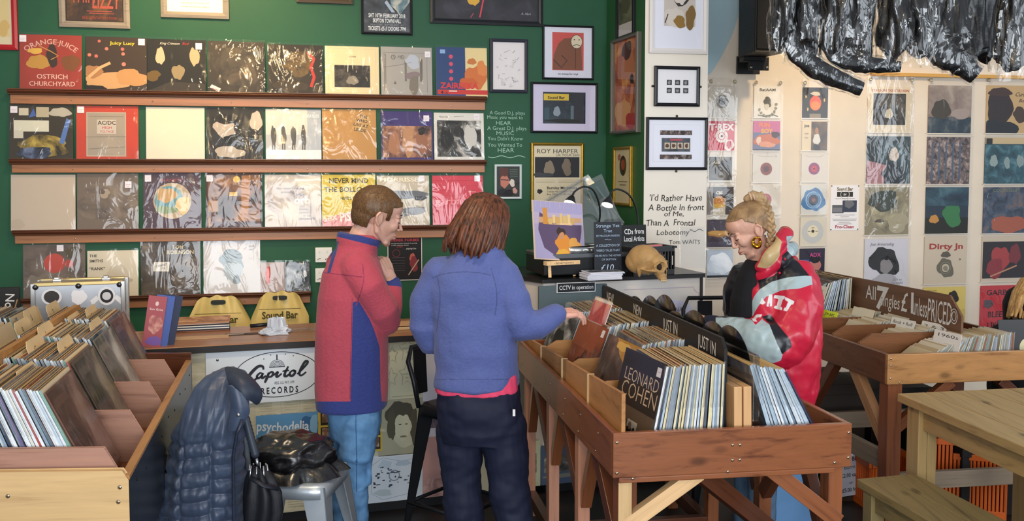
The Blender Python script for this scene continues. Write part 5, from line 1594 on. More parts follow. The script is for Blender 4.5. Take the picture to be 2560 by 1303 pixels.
# easel with an LP
p = booth_at(1398, 694)
es = thing('table_easel', 'small pale wooden easel carrying the lilac LP on the booth', 'easel', (p.x, p.y + .02, BZ), CF.rz + .18)
ew = wood('#d2a268', '#e6c190', 2, 2, .5)
lean = math.radians(13)
R = Matrix.Rotation(-lean, 4, 'X')
for s_ in (-1, 1):
    beam('leg', (.075 * s_, -.035, 0.004), (.03 * s_, .075, .34), .017, .01, ew, es)
beam('rear_leg', (.03, .17, 0.004), (.0, .075, .33), .017, .01, ew, es)
MB().box((-.1, -.05, .068), (.1, -.008, .09), ew).build('tray', es, bevel=.002)
MB().text('♪ NOW PLAYING', 0, .074, .014, '#5a4430', .0508, wid=.12).build('tray_lettering', es)
MB().box((-.09, -.002, .26), (.09, .006, .28), ew).build('crossbar', es, (0, .02, 0))
pe = p + Matrix.Rotation(CF.rz + .18, 3, 'Z') @ Vector((0, -.008, .0))
o = MB().box((-.155, -.004, 0), (.155, 0, .315), '#c9b4a0').build('record_sleeve', None, (pe.x, pe.y, BZ + .0905), bevel=.001)
o.rotation_euler = (-lean - .03, .085, CF.rz + .18)
tag(o, 'lilac and orange LP displayed on the small wooden easel', 'record')
MB().art([('r', .03, .02, .99, .99, '#a49cc0'), ('r', .03, .6, .99, .8, '#b4a6c0'), ('p', [(.14, .8), (.1, .5), (.2, .2), (.4, .08), (.7, .06), (.88, .2), (.95, .5), (.96, .62), (.5, .6)], '#5c4a68'), ('p', [(.12, .62), (.96, .66), (.96, .74), (.12, .72)], '#c49a74'), ('r', .2, .6, .29, .88, '#c98a3a'), ('r', .3, .6, .38, .7, '#d2ac6c'), ('r', .39, .62, .44, .77, '#dcbc80'),
          ('r', .45, .6, .52, .74, '#c9a060'), ('r', .53, .62, .58, .8, '#d8b878'), ('r', .59, .62, .67, .76, '#d2b070'), ('r', .68, .62, .74, .79, '#dcc088'), ('r', .75, .62, .82, .73, '#c9a264'), ('b', .58, .28, .16, .16, 5, '#d88a34'), ('b', .56, .12, .12, .08, 3, '#e0a63c'), ('b', .54, .48, .08, .08, 7, '#3c2a24'),
          ('b', .55, .42, .05, .06, 2, '#c48a64'), ('b', .8, .26, .12, .13, 9, '#d89c4c')] + [('l', [(.08 + .09 * k, .99), (.07 + .09 * k, .88)], .008, '#c2bacf') for k in range(10)], .31, .315).build('cover_art', o, T=Matrix.Translation((-.155, -.004, 0)))
# price card
p = booth_at(1528, 700)
o = MB().box((-.078, 0, 0), (.078, .004, .29), mat('#20242c', .5, var=.1)).build('price_card', None, (p.x - .0, p.y + .14, BZ), bevel=.001)
o.rotation_euler = (-.05, 0, CF.rz)
tag(o, 'dark blue hand lettered ten pound price card behind the white booklets', 'sign')
wl = '#a9bcd4'
MB().art([('t', 'Strange Yet', .5, .9, .085, wl, {'wid': .86}), ('t', 'True', .5, .81, .085, wl), ('t', 'BY MALCOLM HANSON', .5, .73, .05, wl, {'wid': .84}), ('l', [(.38, .68), (.48, .685), (.52, .67), (.62, .68)], .012, wl), ('t', 'A COLLECTION OF', .5, .55, .06, wl, {'wid': .86}), ('t', 'WEIRD TALES THAT', .5, .46, .06, wl, {'wid': .86}), ('t', 'DELVES INTO THE HISTORY', .5, .37, .05, wl, {'wid': .96}),
          ('t', 'OF SKIPTON', .52, .3, .05, wl), ('t', '£10', .45, .11, .17, '#c2d0e2', {'shear': .2}), ('t', 'CASH ONLY', .74, .04, .045, wl)], .156, .29).build('lettering', o, T=Matrix.Translation((-.078, 0, 0)))
# stack of booklets, each one its own
p = booth_at(1512, 702)
for k in (0, 1, 2, 3, 4, 5, 6, 11, 12):
    o = MB().box((-.095, 0, 0), (.095, .12, .0042), '#d9d9e2').build('white_booklet', None, (p.x + RND.uniform(-.005, .005) + .0012 * k, p.y + .02 + RND.uniform(-.004, .004), BZ + .0004 + .0046 * (k if k < 7 else k - 4)), CF.rz + RND.uniform(-.04, .04), bevel=.0005, seg=1)
    tag(o, 'white booklet in the pile on the booth, %s' % ('lowest', 'second from the bottom', 'third from the bottom', 'fourth from the bottom', 'middle of the pile', 'fourth from the top', 'third from the top', 'sixth from the top', 'fifth from the top', 'fourth from the top', 'third from the top', 'second from the top', 'topmost with a dark photo cover')[k], 'booklet', 'white booklets piled on the booth')
    if k == 12:
        MB().poly([(-.09, .005, .0046), (.09, .005, .0046), (.09, .115, .0046), (-.09, .115, .0046)], 'ph:#2a2c30,#5a5e64,#b4b8bc,16,3').build('cover_art', o)
# CD crate
p = booth_at(1640, 692)
cr = thing('disc_crate', 'black plastic crate of CDs behind the skull', 'crate', (p.x, p.y + .06, BZ), CF.rz + .12)
bp = mat('#17181a', .35, spec=.5)
w_, d_, h_ = .125, .19, .155
for nm, A, B in (('front_wall', (-w_, 0), (w_, 0)), ('back_wall', (-w_, d_), (w_, d_))):
    m_ = MB()
    m_.box((A[0], A[1] - .003, .0), (B[0], A[1] + .003, .03), bp).box((A[0], A[1] - .005, h_ - .03), (B[0], A[1] + .005, h_), bp)
    n = 13
    for k in range(n + 1):
        x = A[0] + (B[0] - A[0]) * k / n
        m_.box((x - .004, A[1] - .003, .03), (x + .004, A[1] + .003, h_ - .03), bp)
    m_.build(nm, cr, bevel=.001)
for s_ in (-1, 1):
    m_ = MB().box((s_ * w_ - .003, 0, 0), (s_ * w_ + .003, d_, .05), bp).box((s_ * w_ - .003, 0, .1), (s_ * w_ + .003, d_, h_), bp).box((s_ * w_ - .012, -.01, h_ - .012), (s_ * w_ + .012, d_ + .01, h_), bp)
    for k in range(6):
        m_.box((s_ * w_ - .003, d_ * k / 5 - .012 if k else 0, .05), (s_ * w_ + .003, d_ * k / 5 + .008 if k < 5 else d_, .1), bp)
    m_.build('side_wall', cr, bevel=.001)
MB().box((-w_, 0, 0), (w_, d_, .006), bp).build('bottom', cr)
cdc = ['#c9697a', '#d8b86a', '#e0cf8a', '#b84a5a', '#d2d0cc', '#5a7a9c', '#c98a4a', '#3c3c44', '#d8c8b0', '#8a4a6a', '#e2d8a0', '#6a8a6a']
cdn = ['pink', 'yellow', 'pale yellow', 'red', 'white', 'blue', 'orange', 'black', 'buff', 'purple', 'lemon', 'green']
RC = Matrix.Rotation(CF.rz + .12, 3, 'Z')
for k in range(12):
    q = Vector((cr.location.x, cr.location.y, BZ)) + RC @ Vector((0, .02 + .0125 * k, .007))
    o = MB().box((-.07, 0, 0), (.07, .009, .125), cdc[k]).build('disc_case', None, q, bevel=.0006, seg=1)
    o.rotation_euler = (-.08, 0, CF.rz + .12)
    o.location.z += .03 if k < 2 else 0
    tag(o, '%s CD in the black crate, %s from the front' % (cdn[k], ('first', 'second', 'third', 'fourth', 'fifth', 'sixth', 'seventh', 'eighth', 'ninth', 'tenth', 'eleventh', 'last')[k]), 'CD', 'CDs in the black crate')
    if k < 2:
        MB().art([('r', .04, .04, .96, .96, ('#d4838c', '#e0c46a')[k]), ('b', .5, .45, .36, .26, 4, ('#e0c890', '#c9764a')[k])], .14, .125).build('cover_art', o, T=Matrix.Translation((-.07, 0, 0)))
q = Vector((cr.location.x, cr.location.y, BZ)) + RC @ Vector((.0, d_ + .008, .15))
o = MB().box((-.082, 0, -.13), (.072, .004, .11), mat('#1c1c1e', .6, var=.15)).build('card_sign', None, q)
o.rotation_euler = (-.04, 0, CF.rz + .1)
MB().text('CDs from', -.005, .06, .04, '#e4e4e4', .001, bold=.01, wid=.125, jitter=.03).text('Local Artists', -.005, .02, .04, '#e4e4e4', .001, bold=.01, wid=.13, jitter=.03).build('chalk_letters', o)
tag(o, 'black hand lettered card reading CDs from Local Artists, behind the CD crate', 'sign')
# clear sheet leaning on the pier
p = aY(1724, 690, 5.36)
o = MB().box((-.075, 0, 0), (.085, .004, .235), plastic_film(.1, 4, .12, 6)).build('acrylic_screen', None, (p.x, 5.28, BZ), bevel=.001)
o.rotation_euler = (-.06, 0, .19)
tag(o, 'clear acrylic panel standing against the pier at the right of the booth', 'panel')
# skull --------------------------------------------------------------------------
p = booth_at(1622, 701)
skl = thing('model_skull', 'tan model of a skull facing right on the corner of the booth', 'skull', (p.x, p.y + .075, BZ), 0)
raw = MB()
X = '#000000'
raw.ell((-.025, 0, .092), (.092, .07, .078), X, 24, 16)
raw.ell((-.06, 0, .075), (.068, .062, .062), X, 20, 12)
raw.ell((.045, 0, .085), (.05, .055, .05), X, 20, 12)
raw.ell((.072, 0, .055), (.034, .044, .042), X, 20, 14)
raw.ell((.082, 0, .028), (.026, .032, .026), X, 16, 12)
raw.ell((.088, 0, .012), (.024, .028, .012), X, 16, 10)
for s in (-1, 1):
    raw.cap_chain([(-.012, .06 * s, .05), (.03, .066 * s, .05), (.068, .048 * s, .052)], [.005, .006, .009], X, 10)
    raw.cap_chain([(.09, .012 * s, .1), (.082, .045 * s, .096), (.065, .06 * s, .075), (.072, .046 * s, .052)], [.007, .007, .006, .006], X, 10)
    raw.cap_chain([(-.02, .052 * s, .04), (-.018, .05 * s, .012)], [.014, .007], X, 10)
raw.cap_chain([(.095, 0, .095), (.107, 0, .075)], [.011, .007], X, 10)


def skm(c, n):
    return 0


hol = MB()
me = bake(raw, [('REMESH', dict(mode='VOXEL', voxel_size=.0035)), ('SMOOTH', dict(iterations=4, factor=.5))], [mat('#b08a58', .55, var=.16, scale=28, bump=.12)], name='cranium')
# sink eye and nose hollows into the mesh
for v in me.vertices:
    for c, r_, dpt in ((Vector((.098, .030, .076)), .021, .03), (Vector((.098, -.030, .076)), .021, .03), (Vector((.112, 0, .05)), .013, .018), (Vector((.035, -.062, .072)), .024, .006)):
        d = (v.co - c).length
        if d < r_ * 1.2:
            v.co.x -= dpt * max(0, 1 - (d / (r_ * 1.2)) ** 2) * (1 if dpt > .01 else 0)
            if dpt < .01:
                v.co.y += dpt * max(0, 1 - (d / (r_ * 1.2)) ** 2)
cran = mesh_obj('cranium', me, skl, (0, 0, .004))
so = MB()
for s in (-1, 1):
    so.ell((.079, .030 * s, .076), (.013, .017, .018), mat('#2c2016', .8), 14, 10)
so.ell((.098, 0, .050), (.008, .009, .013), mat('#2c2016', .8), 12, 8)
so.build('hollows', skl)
th_ = MB()
for k in range(9):
    a = (k - 4) * .26
    th_.ell((.082 + .026 * math.cos(a), .026 * math.sin(a), .007), (.004, .004, .008), mat('#cbb48a', .4), 8, 6)
th_.build('teeth', skl)
skl.rotation_euler = (0, .10, -.62)
# ================================================================== record bins
ORD = 'zero first second third fourth fifth sixth seventh eighth ninth tenth eleventh twelfth thirteenth fourteenth fifteenth sixteenth seventeenth eighteenth nineteenth'.split()
TENS = {2: 'twent', 3: 'thirt', 4: 'fort', 5: 'fift'}


def ordinal(n):
    if n < 20:
        return ORD[n]
    t, u = divmod(n, 10)
    return TENS[t] + 'ieth' if u == 0 else TENS[t] + 'y-' + ORD[u]


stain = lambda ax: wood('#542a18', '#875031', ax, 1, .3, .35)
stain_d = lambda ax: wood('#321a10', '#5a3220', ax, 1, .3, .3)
ply = lambda ax: wood('#8a5a30', '#b07c48', ax, .7, .45, .1, False)
pine = lambda ax: wood('#a98458', '#cba877', ax, .8, .45, .1)
pinky = lambda ax: wood('#7a5446', '#a67c6a', ax, .9, .5)
screwm = mat('#c4b49c', .25, .95)

# --- LP and single meshes, shared by all copies -------------------------------------
SP = [('pale blue', '#bccad6'), ('white', '#dfe3e6'), ('grey', '#8b96a1'), ('navy', '#2f3d55'), ('silver', '#c2ccd4'), ('black', '#23262c'), ('steel blue', '#8496a6'), ('off-white', '#d8d6cc'), ('slate', '#556676'), ('green', '#6f9a8c'), ('purple', '#6a5a80'), ('red', '#a8463c'), ('cream', '#ddd0a8'), ('light blue', '#a6bac9')]
TOPS = ['#cba970', '#c19a5e', '#d6b988', '#b98e58', '#cfae78']
FACES = ['ph:#2a2622,#4c443c,#8a7c6a,8,1', 'ph:#3a3a40,#6a6a70,#a8a4a0,7,2', 'ph:#4a2a22,#7a4a3a,#b08a6a,7,3', '#c9b89c', 'ph:#24303c,#4a5c6c,#8a9aa6,7,5', '#6a5a50']
filme = mat('#c8d2da', .12, spec=.8, coat=.6)
LPM, SGM = [], []
for k, (nm, c) in enumerate(SP):
    for kind, s, th, lst in (('LP', .315, .0074, LPM), ('7', .18, .0032, SGM)):
        b = MB()
        y0, y1 = -s / 2, s / 2
        t = th / 2
        fm = FACES[k % 6] if kind == 'LP' else ('#d2c4a8', '#c9b48c', '#ddd6c8', '#b9a27c')[k % 4]
        em = mat(c, .3, spec=.6, coat=.3, var=.12, scale=40)
        P = [(-t, y0, 0), (t, y0, 0), (t, y1, 0), (-t, y1, 0), (-t, y0, s), (t, y0, s), (t, y1, s), (-t, y1, s)]
        for idx, m_ in (((0, 1, 5, 4), em), ((1, 2, 6, 5), fm), ((2, 3, 7, 6), em), ((3, 0, 4, 7), fm), ((4, 5, 6, 7), TOPS[k % 5] if kind == 'LP' else c), ((3, 2, 1, 0), fm)):
            b.poly([P[i] for i in idx], m_)
        # clear outer sleeve lip standing just above the card
        b.poly([(0, y0 - .002, s * .55), (0, y0 - .006, s * .55), (0, y0 - .006, s + .006), (0, y0 - .002, s + .006)], filme)
        lst.append((nm, b.mesh('record_sleeve' if kind == 'LP' else 'single_sleeve')))


class Bin:
    def __init__(s, o, ex, ey):
        s.T = frame_mat(o, ex, ey)
        s.o = Vector((o[0], o[1], 0))
        s.ex = s.T.col[0].to_3d()
        s.ey = s.T.col[1].to_3d()
        s.yaw = math.atan2(-s.ey.x, s.ey.y)      # long axis is the record's own y

    def P(s, x, y, z=0):
        return s.o + s.ex * x + s.ey * y + Vector((0, 0, z))


def put_record(B, mesh, x, y, z, lean, twist, label, group, name='record_sleeve', sc=1.0):
    o = bpy.data.objects.new(name, mesh)
    SC.collection.objects.link(o)
    o.location = B.P(x, y, z)
    o.rotation_euler = (0, lean, B.yaw + twist)
    return tag(o, label, 'record', group)


def fill(B, x0, x1, y, z, n, lean0, lean1, where, group, seed, lst=None, twist=0, zj=.006, name='record_sleeve', frm='left', pal=None, kind='LP'):
    r = random.Random(seed)
    lst = lst or LPM
    for k in range(n):
        f = k / max(1, n - 1)
        nm, me = lst[r.choice(pal) if pal else r.randrange(len(lst))]
        idx = k + 1 if frm == 'left' else n - k
        put_record(B, me, x0 + (x1 - x0) * f, y + r.uniform(-.006, .006), z + r.uniform(0, zj), lean0 + (lean1 - lean0) * f + r.uniform(-.004, .004), twist + r.uniform(-.004, .004),
                   '%s edged %s, %s from %s, %s' % (nm, kind, ordinal(idx), frm, where.replace('in the ', '', 1).replace('left of the centre divider, ', 'beyond the divider, ').replace('at the ', '', 1)), group, name)


def face_record(B, x, y, z, lean, twist, base, shapes, label, group, s=.315, name='record_sleeve', facing=-1, sticker=None, filmed=True):
    """an LP with a designed cover turned to -x (facing=-1) or +x"""
    T = Matrix.Translation((-s / 2, 0, 0))
    o = MB().box((-s / 2, -.002, 0), (s / 2, .002, s), base).build(name, None, B.P(x, y, z), bevel=.0006, seg=1)
    MB().art(shapes, s, s).build('cover_art', o, T=Matrix.Translation((-s / 2, -.002, 0)))
    if sticker:
        MB().art([('r', sticker[0], sticker[1], sticker[0] + .1, sticker[1] + .1, '#efe6ea'), ('r', sticker[0] + .015, sticker[1] + .05, sticker[0] + .085, sticker[1] + .055, '#c99aa4')], s, s, .003).build('price_sticker', o, T=Matrix.Translation((-s / 2, -.002, 0)))
    if filmed:
        MB().grid(lambda a, b: ((a - .5) * (s + .006), -.0065 - .0012 * math.sin(a * 9 + b * 5), b * (s + .008)), 8, 8, film_soft).build('plastic_cover', o)
    R = Matrix.Rotation(B.yaw + twist, 4, 'Z') @ Matrix.Rotation(lean, 4, 'Y') @ Matrix.Rotation(PI / 2 * facing, 4, 'Z')
    o.matrix_world = Matrix.Translation(B.P(x, y, z)) @ R
    return tag(o, label, 'record', group)


# ================================================================== the middle bin
CB = Bin((.324, 2.897), (.808, .117), (-.294, 1.63))
W, L, ZT, BH = .816, 1.656, .86, .147
cb = thing('record_bin', 'red-brown stained wooden record bin on trestle legs, in the middle', 'record bin', CB.P(0, 0), 0, 'wooden record bins')
TB = Matrix.Translation(-CB.P(0, 0)) @ CB.T
pk = .021


def bbox(name, lo, hi, mt, par, T, bevel=.003):
    return MB().box(lo, hi, mt, T).build(name, par, bevel=bevel)


bbox('front_board', (0, 0, ZT - BH), (W, pk, ZT), stain(0), cb, TB)
bbox('rear_board', (0, L - pk, ZT - BH), (W, L, ZT), stain(0), cb, TB)
bbox('side_board', (0, pk, ZT - BH), (pk, L - pk, ZT), stain(1), cb, TB)
bbox('side_board', (W - pk, pk, ZT - BH), (W, L - pk, ZT), stain(1), cb, TB)
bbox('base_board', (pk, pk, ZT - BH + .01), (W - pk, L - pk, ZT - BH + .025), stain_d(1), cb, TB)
bbox('end_rail', (.02, .0, ZT - BH - .018), (W - .06, .04, ZT - BH), stain(0), cb, TB)
# inner riser of four plywood panels, falling towards the counter
for k in range(4):
    ya, yb = .012 + k * .41, .012 + (k + 1) * .41 - .006
    za, zb = .985 - .105 * ya / 1.64, .985 - .105 * yb / 1.64
    MB().prism([(ya, ZT - BH + .03), (yb, ZT - BH + .03), (yb, zb), (ya, za)], .03, .043, ply(1), 'yz', TB).build('riser_panel', cb, bevel=.001)
    MB().box((.024, yb - .001, ZT - BH + .03), (.05, yb + .008, zb + .002), pine(2), TB).build('riser_batten', cb)
for y in (.42, .83, 1.24):
    MB().prism([(.05, ZT - BH + .03), (.42, ZT - BH + .03), (.42, .93), (.1, .93), (.05, .9)], y, y + .01, ply(0), 'xz', TB).build('cross_divider', cb)
    MB().prism([(.43, ZT - BH + .03), (W - .03, ZT - BH + .03), (W - .03, .9), (.43, .93)], y, y + .01, ply(0), 'xz', TB).build('cross_divider', cb)
for y in (.3, .55):
    MB().box((W - pk - .008, y * 1.0, ZT - BH + .03), (W - pk, y + .01, ZT - .004), pine(2), TB).build('divider_batten', cb)
# screws on the front board
for x, z in ((.012, ZT - .03), (.012, ZT - .13), (.065, ZT - BH - .004), (.4, ZT - .055), (.425, ZT - .055), (.4, ZT - .105), (.425, ZT - .105), (W - .012, ZT - .03), (W - .012, ZT - .115), (.385, ZT - BH + .004), (W - .06, ZT - .13)):
    MB().lathe([(.005, 0), (.005, .0015), (.001, .0025)], screwm, 10, TB @ Matrix.Translation((x, 0, z)) @ Matrix.Rotation(PI / 2, 4, 'X')).build('screw', cb)
for y in (.18, .42, .66, .92, 1.2):
    for z in (ZT - .05, ZT - .12):
        MB().lathe([(.004, 0), (.004, .0015), (.001, .0025)], screwm, 8, TB @ Matrix.Translation((0, y + (.03 if z < .8 else 0), z)) @ Matrix.Rotation(-PI / 2, 4, 'Y')).build('screw', cb)
# legs and braces
zl = ZT - BH


def leg_set(B, par, T0, x, y, w_, d_, mt, z1, face=None):
    o = MB().box((x - w_ / 2, y - d_ / 2, 0), (x + w_ / 2, y + d_ / 2, z1), mt, T0).build('leg', par, bevel=.003)
    if face:
        MB().box((x - w_ / 2 + .001, y - d_ / 2 - .002, 0), (x + w_ / 2 - .001, y - d_ / 2, z1 - .001), face, T0).build('bare_face', o)
    return o


def lbeam(B, par, base, p0, p1, w_, h_, mt, name='brace', up=(0, 0, 1)):
    return beam(name, B.P(*p0) - base, B.P(*p1) - base, w_, h_, mt, par, up)


b0 = CB.P(0, 0)
for y in (.045, .56, 1.07, 1.58):
    leg_set(CB, cb, TB, .045, y, .046, .058, stain(2) if y < .1 else wood('#855240', '#b47f66', 2, 1, .45), zl, pine(2) if y < .1 else None)
    leg_set(CB, cb, TB, W - .045, y, .05, .058, stain(2), zl)
    for dy in (-.24, .24):
        if .0 < y + dy < L:
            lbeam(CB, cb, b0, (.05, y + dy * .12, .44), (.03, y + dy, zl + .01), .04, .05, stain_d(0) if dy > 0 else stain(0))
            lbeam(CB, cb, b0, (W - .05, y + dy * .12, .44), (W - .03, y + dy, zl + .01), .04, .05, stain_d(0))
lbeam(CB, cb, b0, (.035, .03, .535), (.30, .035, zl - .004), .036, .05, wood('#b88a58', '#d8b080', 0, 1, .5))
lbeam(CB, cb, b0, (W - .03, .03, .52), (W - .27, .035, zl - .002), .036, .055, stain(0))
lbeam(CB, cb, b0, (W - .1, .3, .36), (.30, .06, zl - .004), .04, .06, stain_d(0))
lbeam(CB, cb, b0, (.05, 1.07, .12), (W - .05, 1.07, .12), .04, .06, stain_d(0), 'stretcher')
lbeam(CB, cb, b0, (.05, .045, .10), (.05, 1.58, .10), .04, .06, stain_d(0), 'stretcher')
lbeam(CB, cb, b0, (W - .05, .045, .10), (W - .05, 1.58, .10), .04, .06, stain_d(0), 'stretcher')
MB().box((.37, 1.05, .0), (.42, 1.1, zl), stain(2), TB).build('leg', cb, bevel=.003)
# the NEW / JUST IN board
CX_ = .415
dv = thing('divider_board', 'long black board lettered NEW, NEW, JUST IN, JUST IN along the middle bin', 'sign board', CB.P(CX_, 0, ZT - BH + .025), 0)
dv.rotation_euler = (0, 0, CB.yaw)
zb_ = ZT - BH + .025
blkb = mat('#1f1c1c', .5, var=.15, scale=8)
MB().prism([(.1, 0), (1.6, 0), (1.6, 1.12 - zb_), (1.585, 1.135 - zb_), (.13, 1.135 - zb_), (.1, 1.10 - zb_)], -.006, .006, blkb, 'yz').build('panel', dv, bevel=.001)
tx_ = MB()
TXT = Matrix.Translation((-.0068, 0, 0)) @ Matrix.Rotation(-PI / 2, 4, 'Z')
lt = MB()
for s_, yc, zz, wd, sz in (('NEW', 1.45, 1.068, .12, .068), ('NEW', 1.03, 1.07, .115, .066), ('JUST IN', .62, 1.068, .16, .068), ('JUST IN', .25, 1.066, .16, .068)):
    lt.text(s_, -yc, zz - zb_, sz, '#d6d2cc', 0, wid=wd, bold=.0, jitter=.03)
lt.build('chalk_letters', dv, T=TXT)
CBG = 'LPs in the middle bin'
LB_ = CBG
names = ['in the nearest left box of the middle bin', 'in the second left box of the middle bin', 'in the third left box of the middle bin', 'in the farthest left box of the middle bin']
blues = [0, 1, 1, 2, 4, 4, 6, 13, 7, 7, 12, 12, 3, 8, 2]
zr = zb_ + .015
fill(CB, .135, .385, .205, zr - .008, 27, .20, .02, names[0], CBG, 1, pal=blues)
fill(CB, .14, .37, .62, zr, 22, .36, .12, names[1], CBG, 2, pal=blues + [9, 10, 11])
fill(CB, .13, .37, 1.03, zr, 22, .34, .12, names[2], CBG, 3, pal=blues)
fill(CB, .12, .36, 1.42, zr, 20, .35, .16, names[3], CBG, 4, pal=[4, 4, 1, 2, 0, 7])
face_record(CB, .105, .20, zr + .005, .235, .13, '#3c3634', [('r', 0, 0, 1, .41, '#6e5e4e'), ('r', 0, .41, 1, 1, '#3b3432'), ('t', 'LEONARD', .52, .67, .2, '#e2c6a8', {'wid': .84, 'bold': -.01}), ('t', 'COHEN', .53, .49, .25, '#e2c6a8', {'wid': .86, 'bold': -.01}), ('r', .42, .04, .66, .28, '#d0c8bc'), ('r', .43, .05, .55, .2, '#26221f'), ('b', .6, .16, .04, .06, 3, '#26221f'), ('b', .5, .22, .04, .04, 5, '#8a7a6a')],
            'dark brown LP with large cream capitals facing out at the front of the middle bin', CBG, sticker=(.84, .84))
face_record(CB, .10, .60, zr, .42, .10, '#4a3a38', [('r', 0, 0, 1, 1, 'ph:#3a2e30,#5c4844,#86685a,6,8'), ('p', [(.3, 1), (1, 1), (1, .62), (.8, .7), (.5, .82)], '#b8863a'), ('b', .55, .92, .2, .06, 4, '#d8ac54'), ('b', .3, .35, .06, .16, 3, '#2c2220'), ('b', .55, .3, .06, .16, 5, '#2c2220'), ('b', .78, .28, .05, .14, 7, '#2c2220'), ('r', 0, 0, 1, .14, '#6a5a54')],
            'brown LP with a gold cloud and dark figures, facing out of the second left box', CBG, sticker=(.86, .68))
face_record(CB, .095, 1.0, zr, .40, .10, '#8e4a34', [('p', [(.1, .05), (.55, .62), (.62, .6), (.5, .0)], '#5a2a24'), ('p', [(.5, .0), (.62, .6), (.98, .2), (.98, 0)], '#6e3a2e'), ('b', .4, .3, .1, .2, 3, '#3a2228'), ('r', 0, .62, 1, 1, '#9a5238')],
            'rust red LP with dark triangles, facing out of the third left box', CBG, sticker=(.86, .86))
face_record(CB, .085, 1.41, zr, .40, .08, '#6a6a6c', [('r', 0, 0, 1, 1, 'ph:#232325,#6c6c6e,#c4c4c6,10,4'), ('b', .5, .5, .2, .2, 4, '#2c2c2e')], "black and white LP facing out of the farthest left box, under the woman's hand", CBG)
# red card in a clear sleeve, tilted between the farthest records
pq = Plane(CB.P(.22, 0), CB.P(.22, 1))
u_, z_ = pq.uz(1465, 785)
o = thing('divider_card', 'red card in a clear sleeve sticking up from the farthest left box', 'card', CB.P(.19, u_ - .16, .95), 0)
o.rotation_euler = (0, .35, CB.yaw + .1)
MB().box((-.001, -.1, 0), (.001, .1, .205), mat('#d8d4d4', .2)).build('sleeve', o)
MB().box((-.0024, -.094, .10), (-.0012, .094, .192), '#c23a4a').build('red_panel', o)
MB().grid(lambda a, b: (-.006 + .002 * math.sin(a * 9 + b * 4), -.102 + .204 * a, b * .21), 8, 8, plastic_film(0, 1, .03, 11, .1)).build('clear_cover', o)
# record boxes and the right half
for k in range(2):
    o = MB().box((-.015, -.15, 0), (.013, .15, .235), wood('#a8784c', '#c99c6c', 2, 1, .6)).build('card_box', None, CB.P(.437 + .033 * k, .185, zr), (0, -.02, CB.yaw), bevel=.002)
    tag(o, ('brown card record box at the front of the middle bin, left of the two', 'brown card record box at the front of the middle bin, right of the two')[k], 'box', 'brown record boxes')
o = MB().box((-.012, -.155, 0), (.012, .155, .335), plastic_film(.2, 5, .22, 9)).build('clear_record_sleeve', None, CB.P(.50, .2, zr), (0, .0, CB.yaw), bevel=.003)
tag(o, 'tall clear plastic record sleeve standing beside the brown boxes', 'plastic sleeve')
fill(CB, .575, .735, .21, zr, 17, -.30, -.47, 'in the nearest right box of the middle bin', CBG, 6, pal=[0, 13, 4, 6, 1, 6, 3, 0])
face_record(CB, .75, .20, zr, -.50, 0, '#2c3c5a', [('b', .5, .5, .3, .3, 4, '#4a8aa0')], 'dark blue LP leaning outermost on the right of the middle bin', CBG, facing=1)
fill(CB, .50, .70, .62, zr, 14, -.10, -.4, 'in the second right box of the middle bin', CBG, 7, pal=[7, 12, 1, 0, 4, 12])
fill(CB, .50, .68, 1.03, zr, 13, -.10, -.35, 'in the third right box of the middle bin', CBG, 8)
fill(CB, .50, .66, 1.42, zr, 12, -.10, -.35, 'in the farthest right box of the middle bin', CBG, 9)
# vinyl discs used as markers
vin = mat('#0c0b0b', .18, spec=.7, coat=.3, name='vinyl')
VP_ = Plane(CB.P(.475, 0), CB.P(.475, 1))
for k, (x, y, tw, lb) in enumerate(((1591, 741, .06, 'farthest black vinyl disc standing up behind the NEW board'), (1624, 740, .04, 'second black vinyl disc from the far end behind the NEW board'), (1656, 738, .06, 'third black vinyl disc from the far end behind the board'), (1684, 778, .05, 'fourth and lowest black vinyl disc behind the board'),
                                      (1727, 777, .08, 'fifth black vinyl disc, at the blonde woman’s fingers'), (1768, 805, .05, 'sixth black vinyl disc, tilted against the nearest one'), (1812, 815, .03, 'nearest and largest looking black vinyl disc behind JUST IN'))):
    u_, z_ = VP_.uz(x, y)
    o = thing('vinyl_record', lb.replace('’', "'"), 'vinyl record', CB.P(.482 + .004 * k, u_, z_ - .15), 0, 'black vinyl discs in the middle bin')
    o.rotation_euler = (0, -.06 + .03 * (k % 3), CB.yaw + tw)
    T = Matrix.Rotation(PI / 2, 4, 'Y')
    MB().lathe([(.012, -.0012), (.15, -.0012), (.151, 0), (.15, .0012), (.012, .0012)], vin, 48, T).build('disc', o)
    MB().lathe([(.006, -.0016), (.05, -.0016), (.05, .0016), (.006, .0016)], mat(('#a8823a', '#7a3a34', '#b08a3c', '#3a4a6a', '#8a8478', '#b08a3c', '#b08a3c')[k], .5), 28, T).build('label', o)

# ================================================================== the left bin
LBN = Bin((-1.03, 2.43), (.34, .014), (-.4, 1.68))
ZL = .88
LL = 1.58
lb = thing('record_bin', 'deep wooden record bin with pale pine front and dark sides, at the left edge', 'record bin', LBN.P(0, 0), 0, 'wooden record bins')
TL = Matrix.Translation(-LBN.P(0, 0)) @ LBN.T
WL = .92
pk2 = .024
dkp = mat('#17191d', .3, var=.4, scale=5, spec=.5, bump=.1)
MB().prism([(-WL, ZL - .3), (-.004, ZL - .3), (-.004, ZL - .012), (-.02, ZL + .012), (-WL, ZL + .012)], -.004, pk2, pine(0), 'xz', TL).build('front_board', lb, bevel=.003)
o = MB().box((-pk2, .0, ZL - .30), (0, LL, ZL - .012), dkp, TL).build('side_board', lb, bevel=.002)
MB().box((-pk2, .0, ZL - .012), (0.001, LL, ZL), wood('#7a5232', '#a37548', 1, 1, .4), TL).build('side_rim', lb, bevel=.002)
MB().box((-WL, .0, ZL - .30), (-WL + pk2, LL, ZL), dkp, TL).build('side_board', lb, bevel=.002)
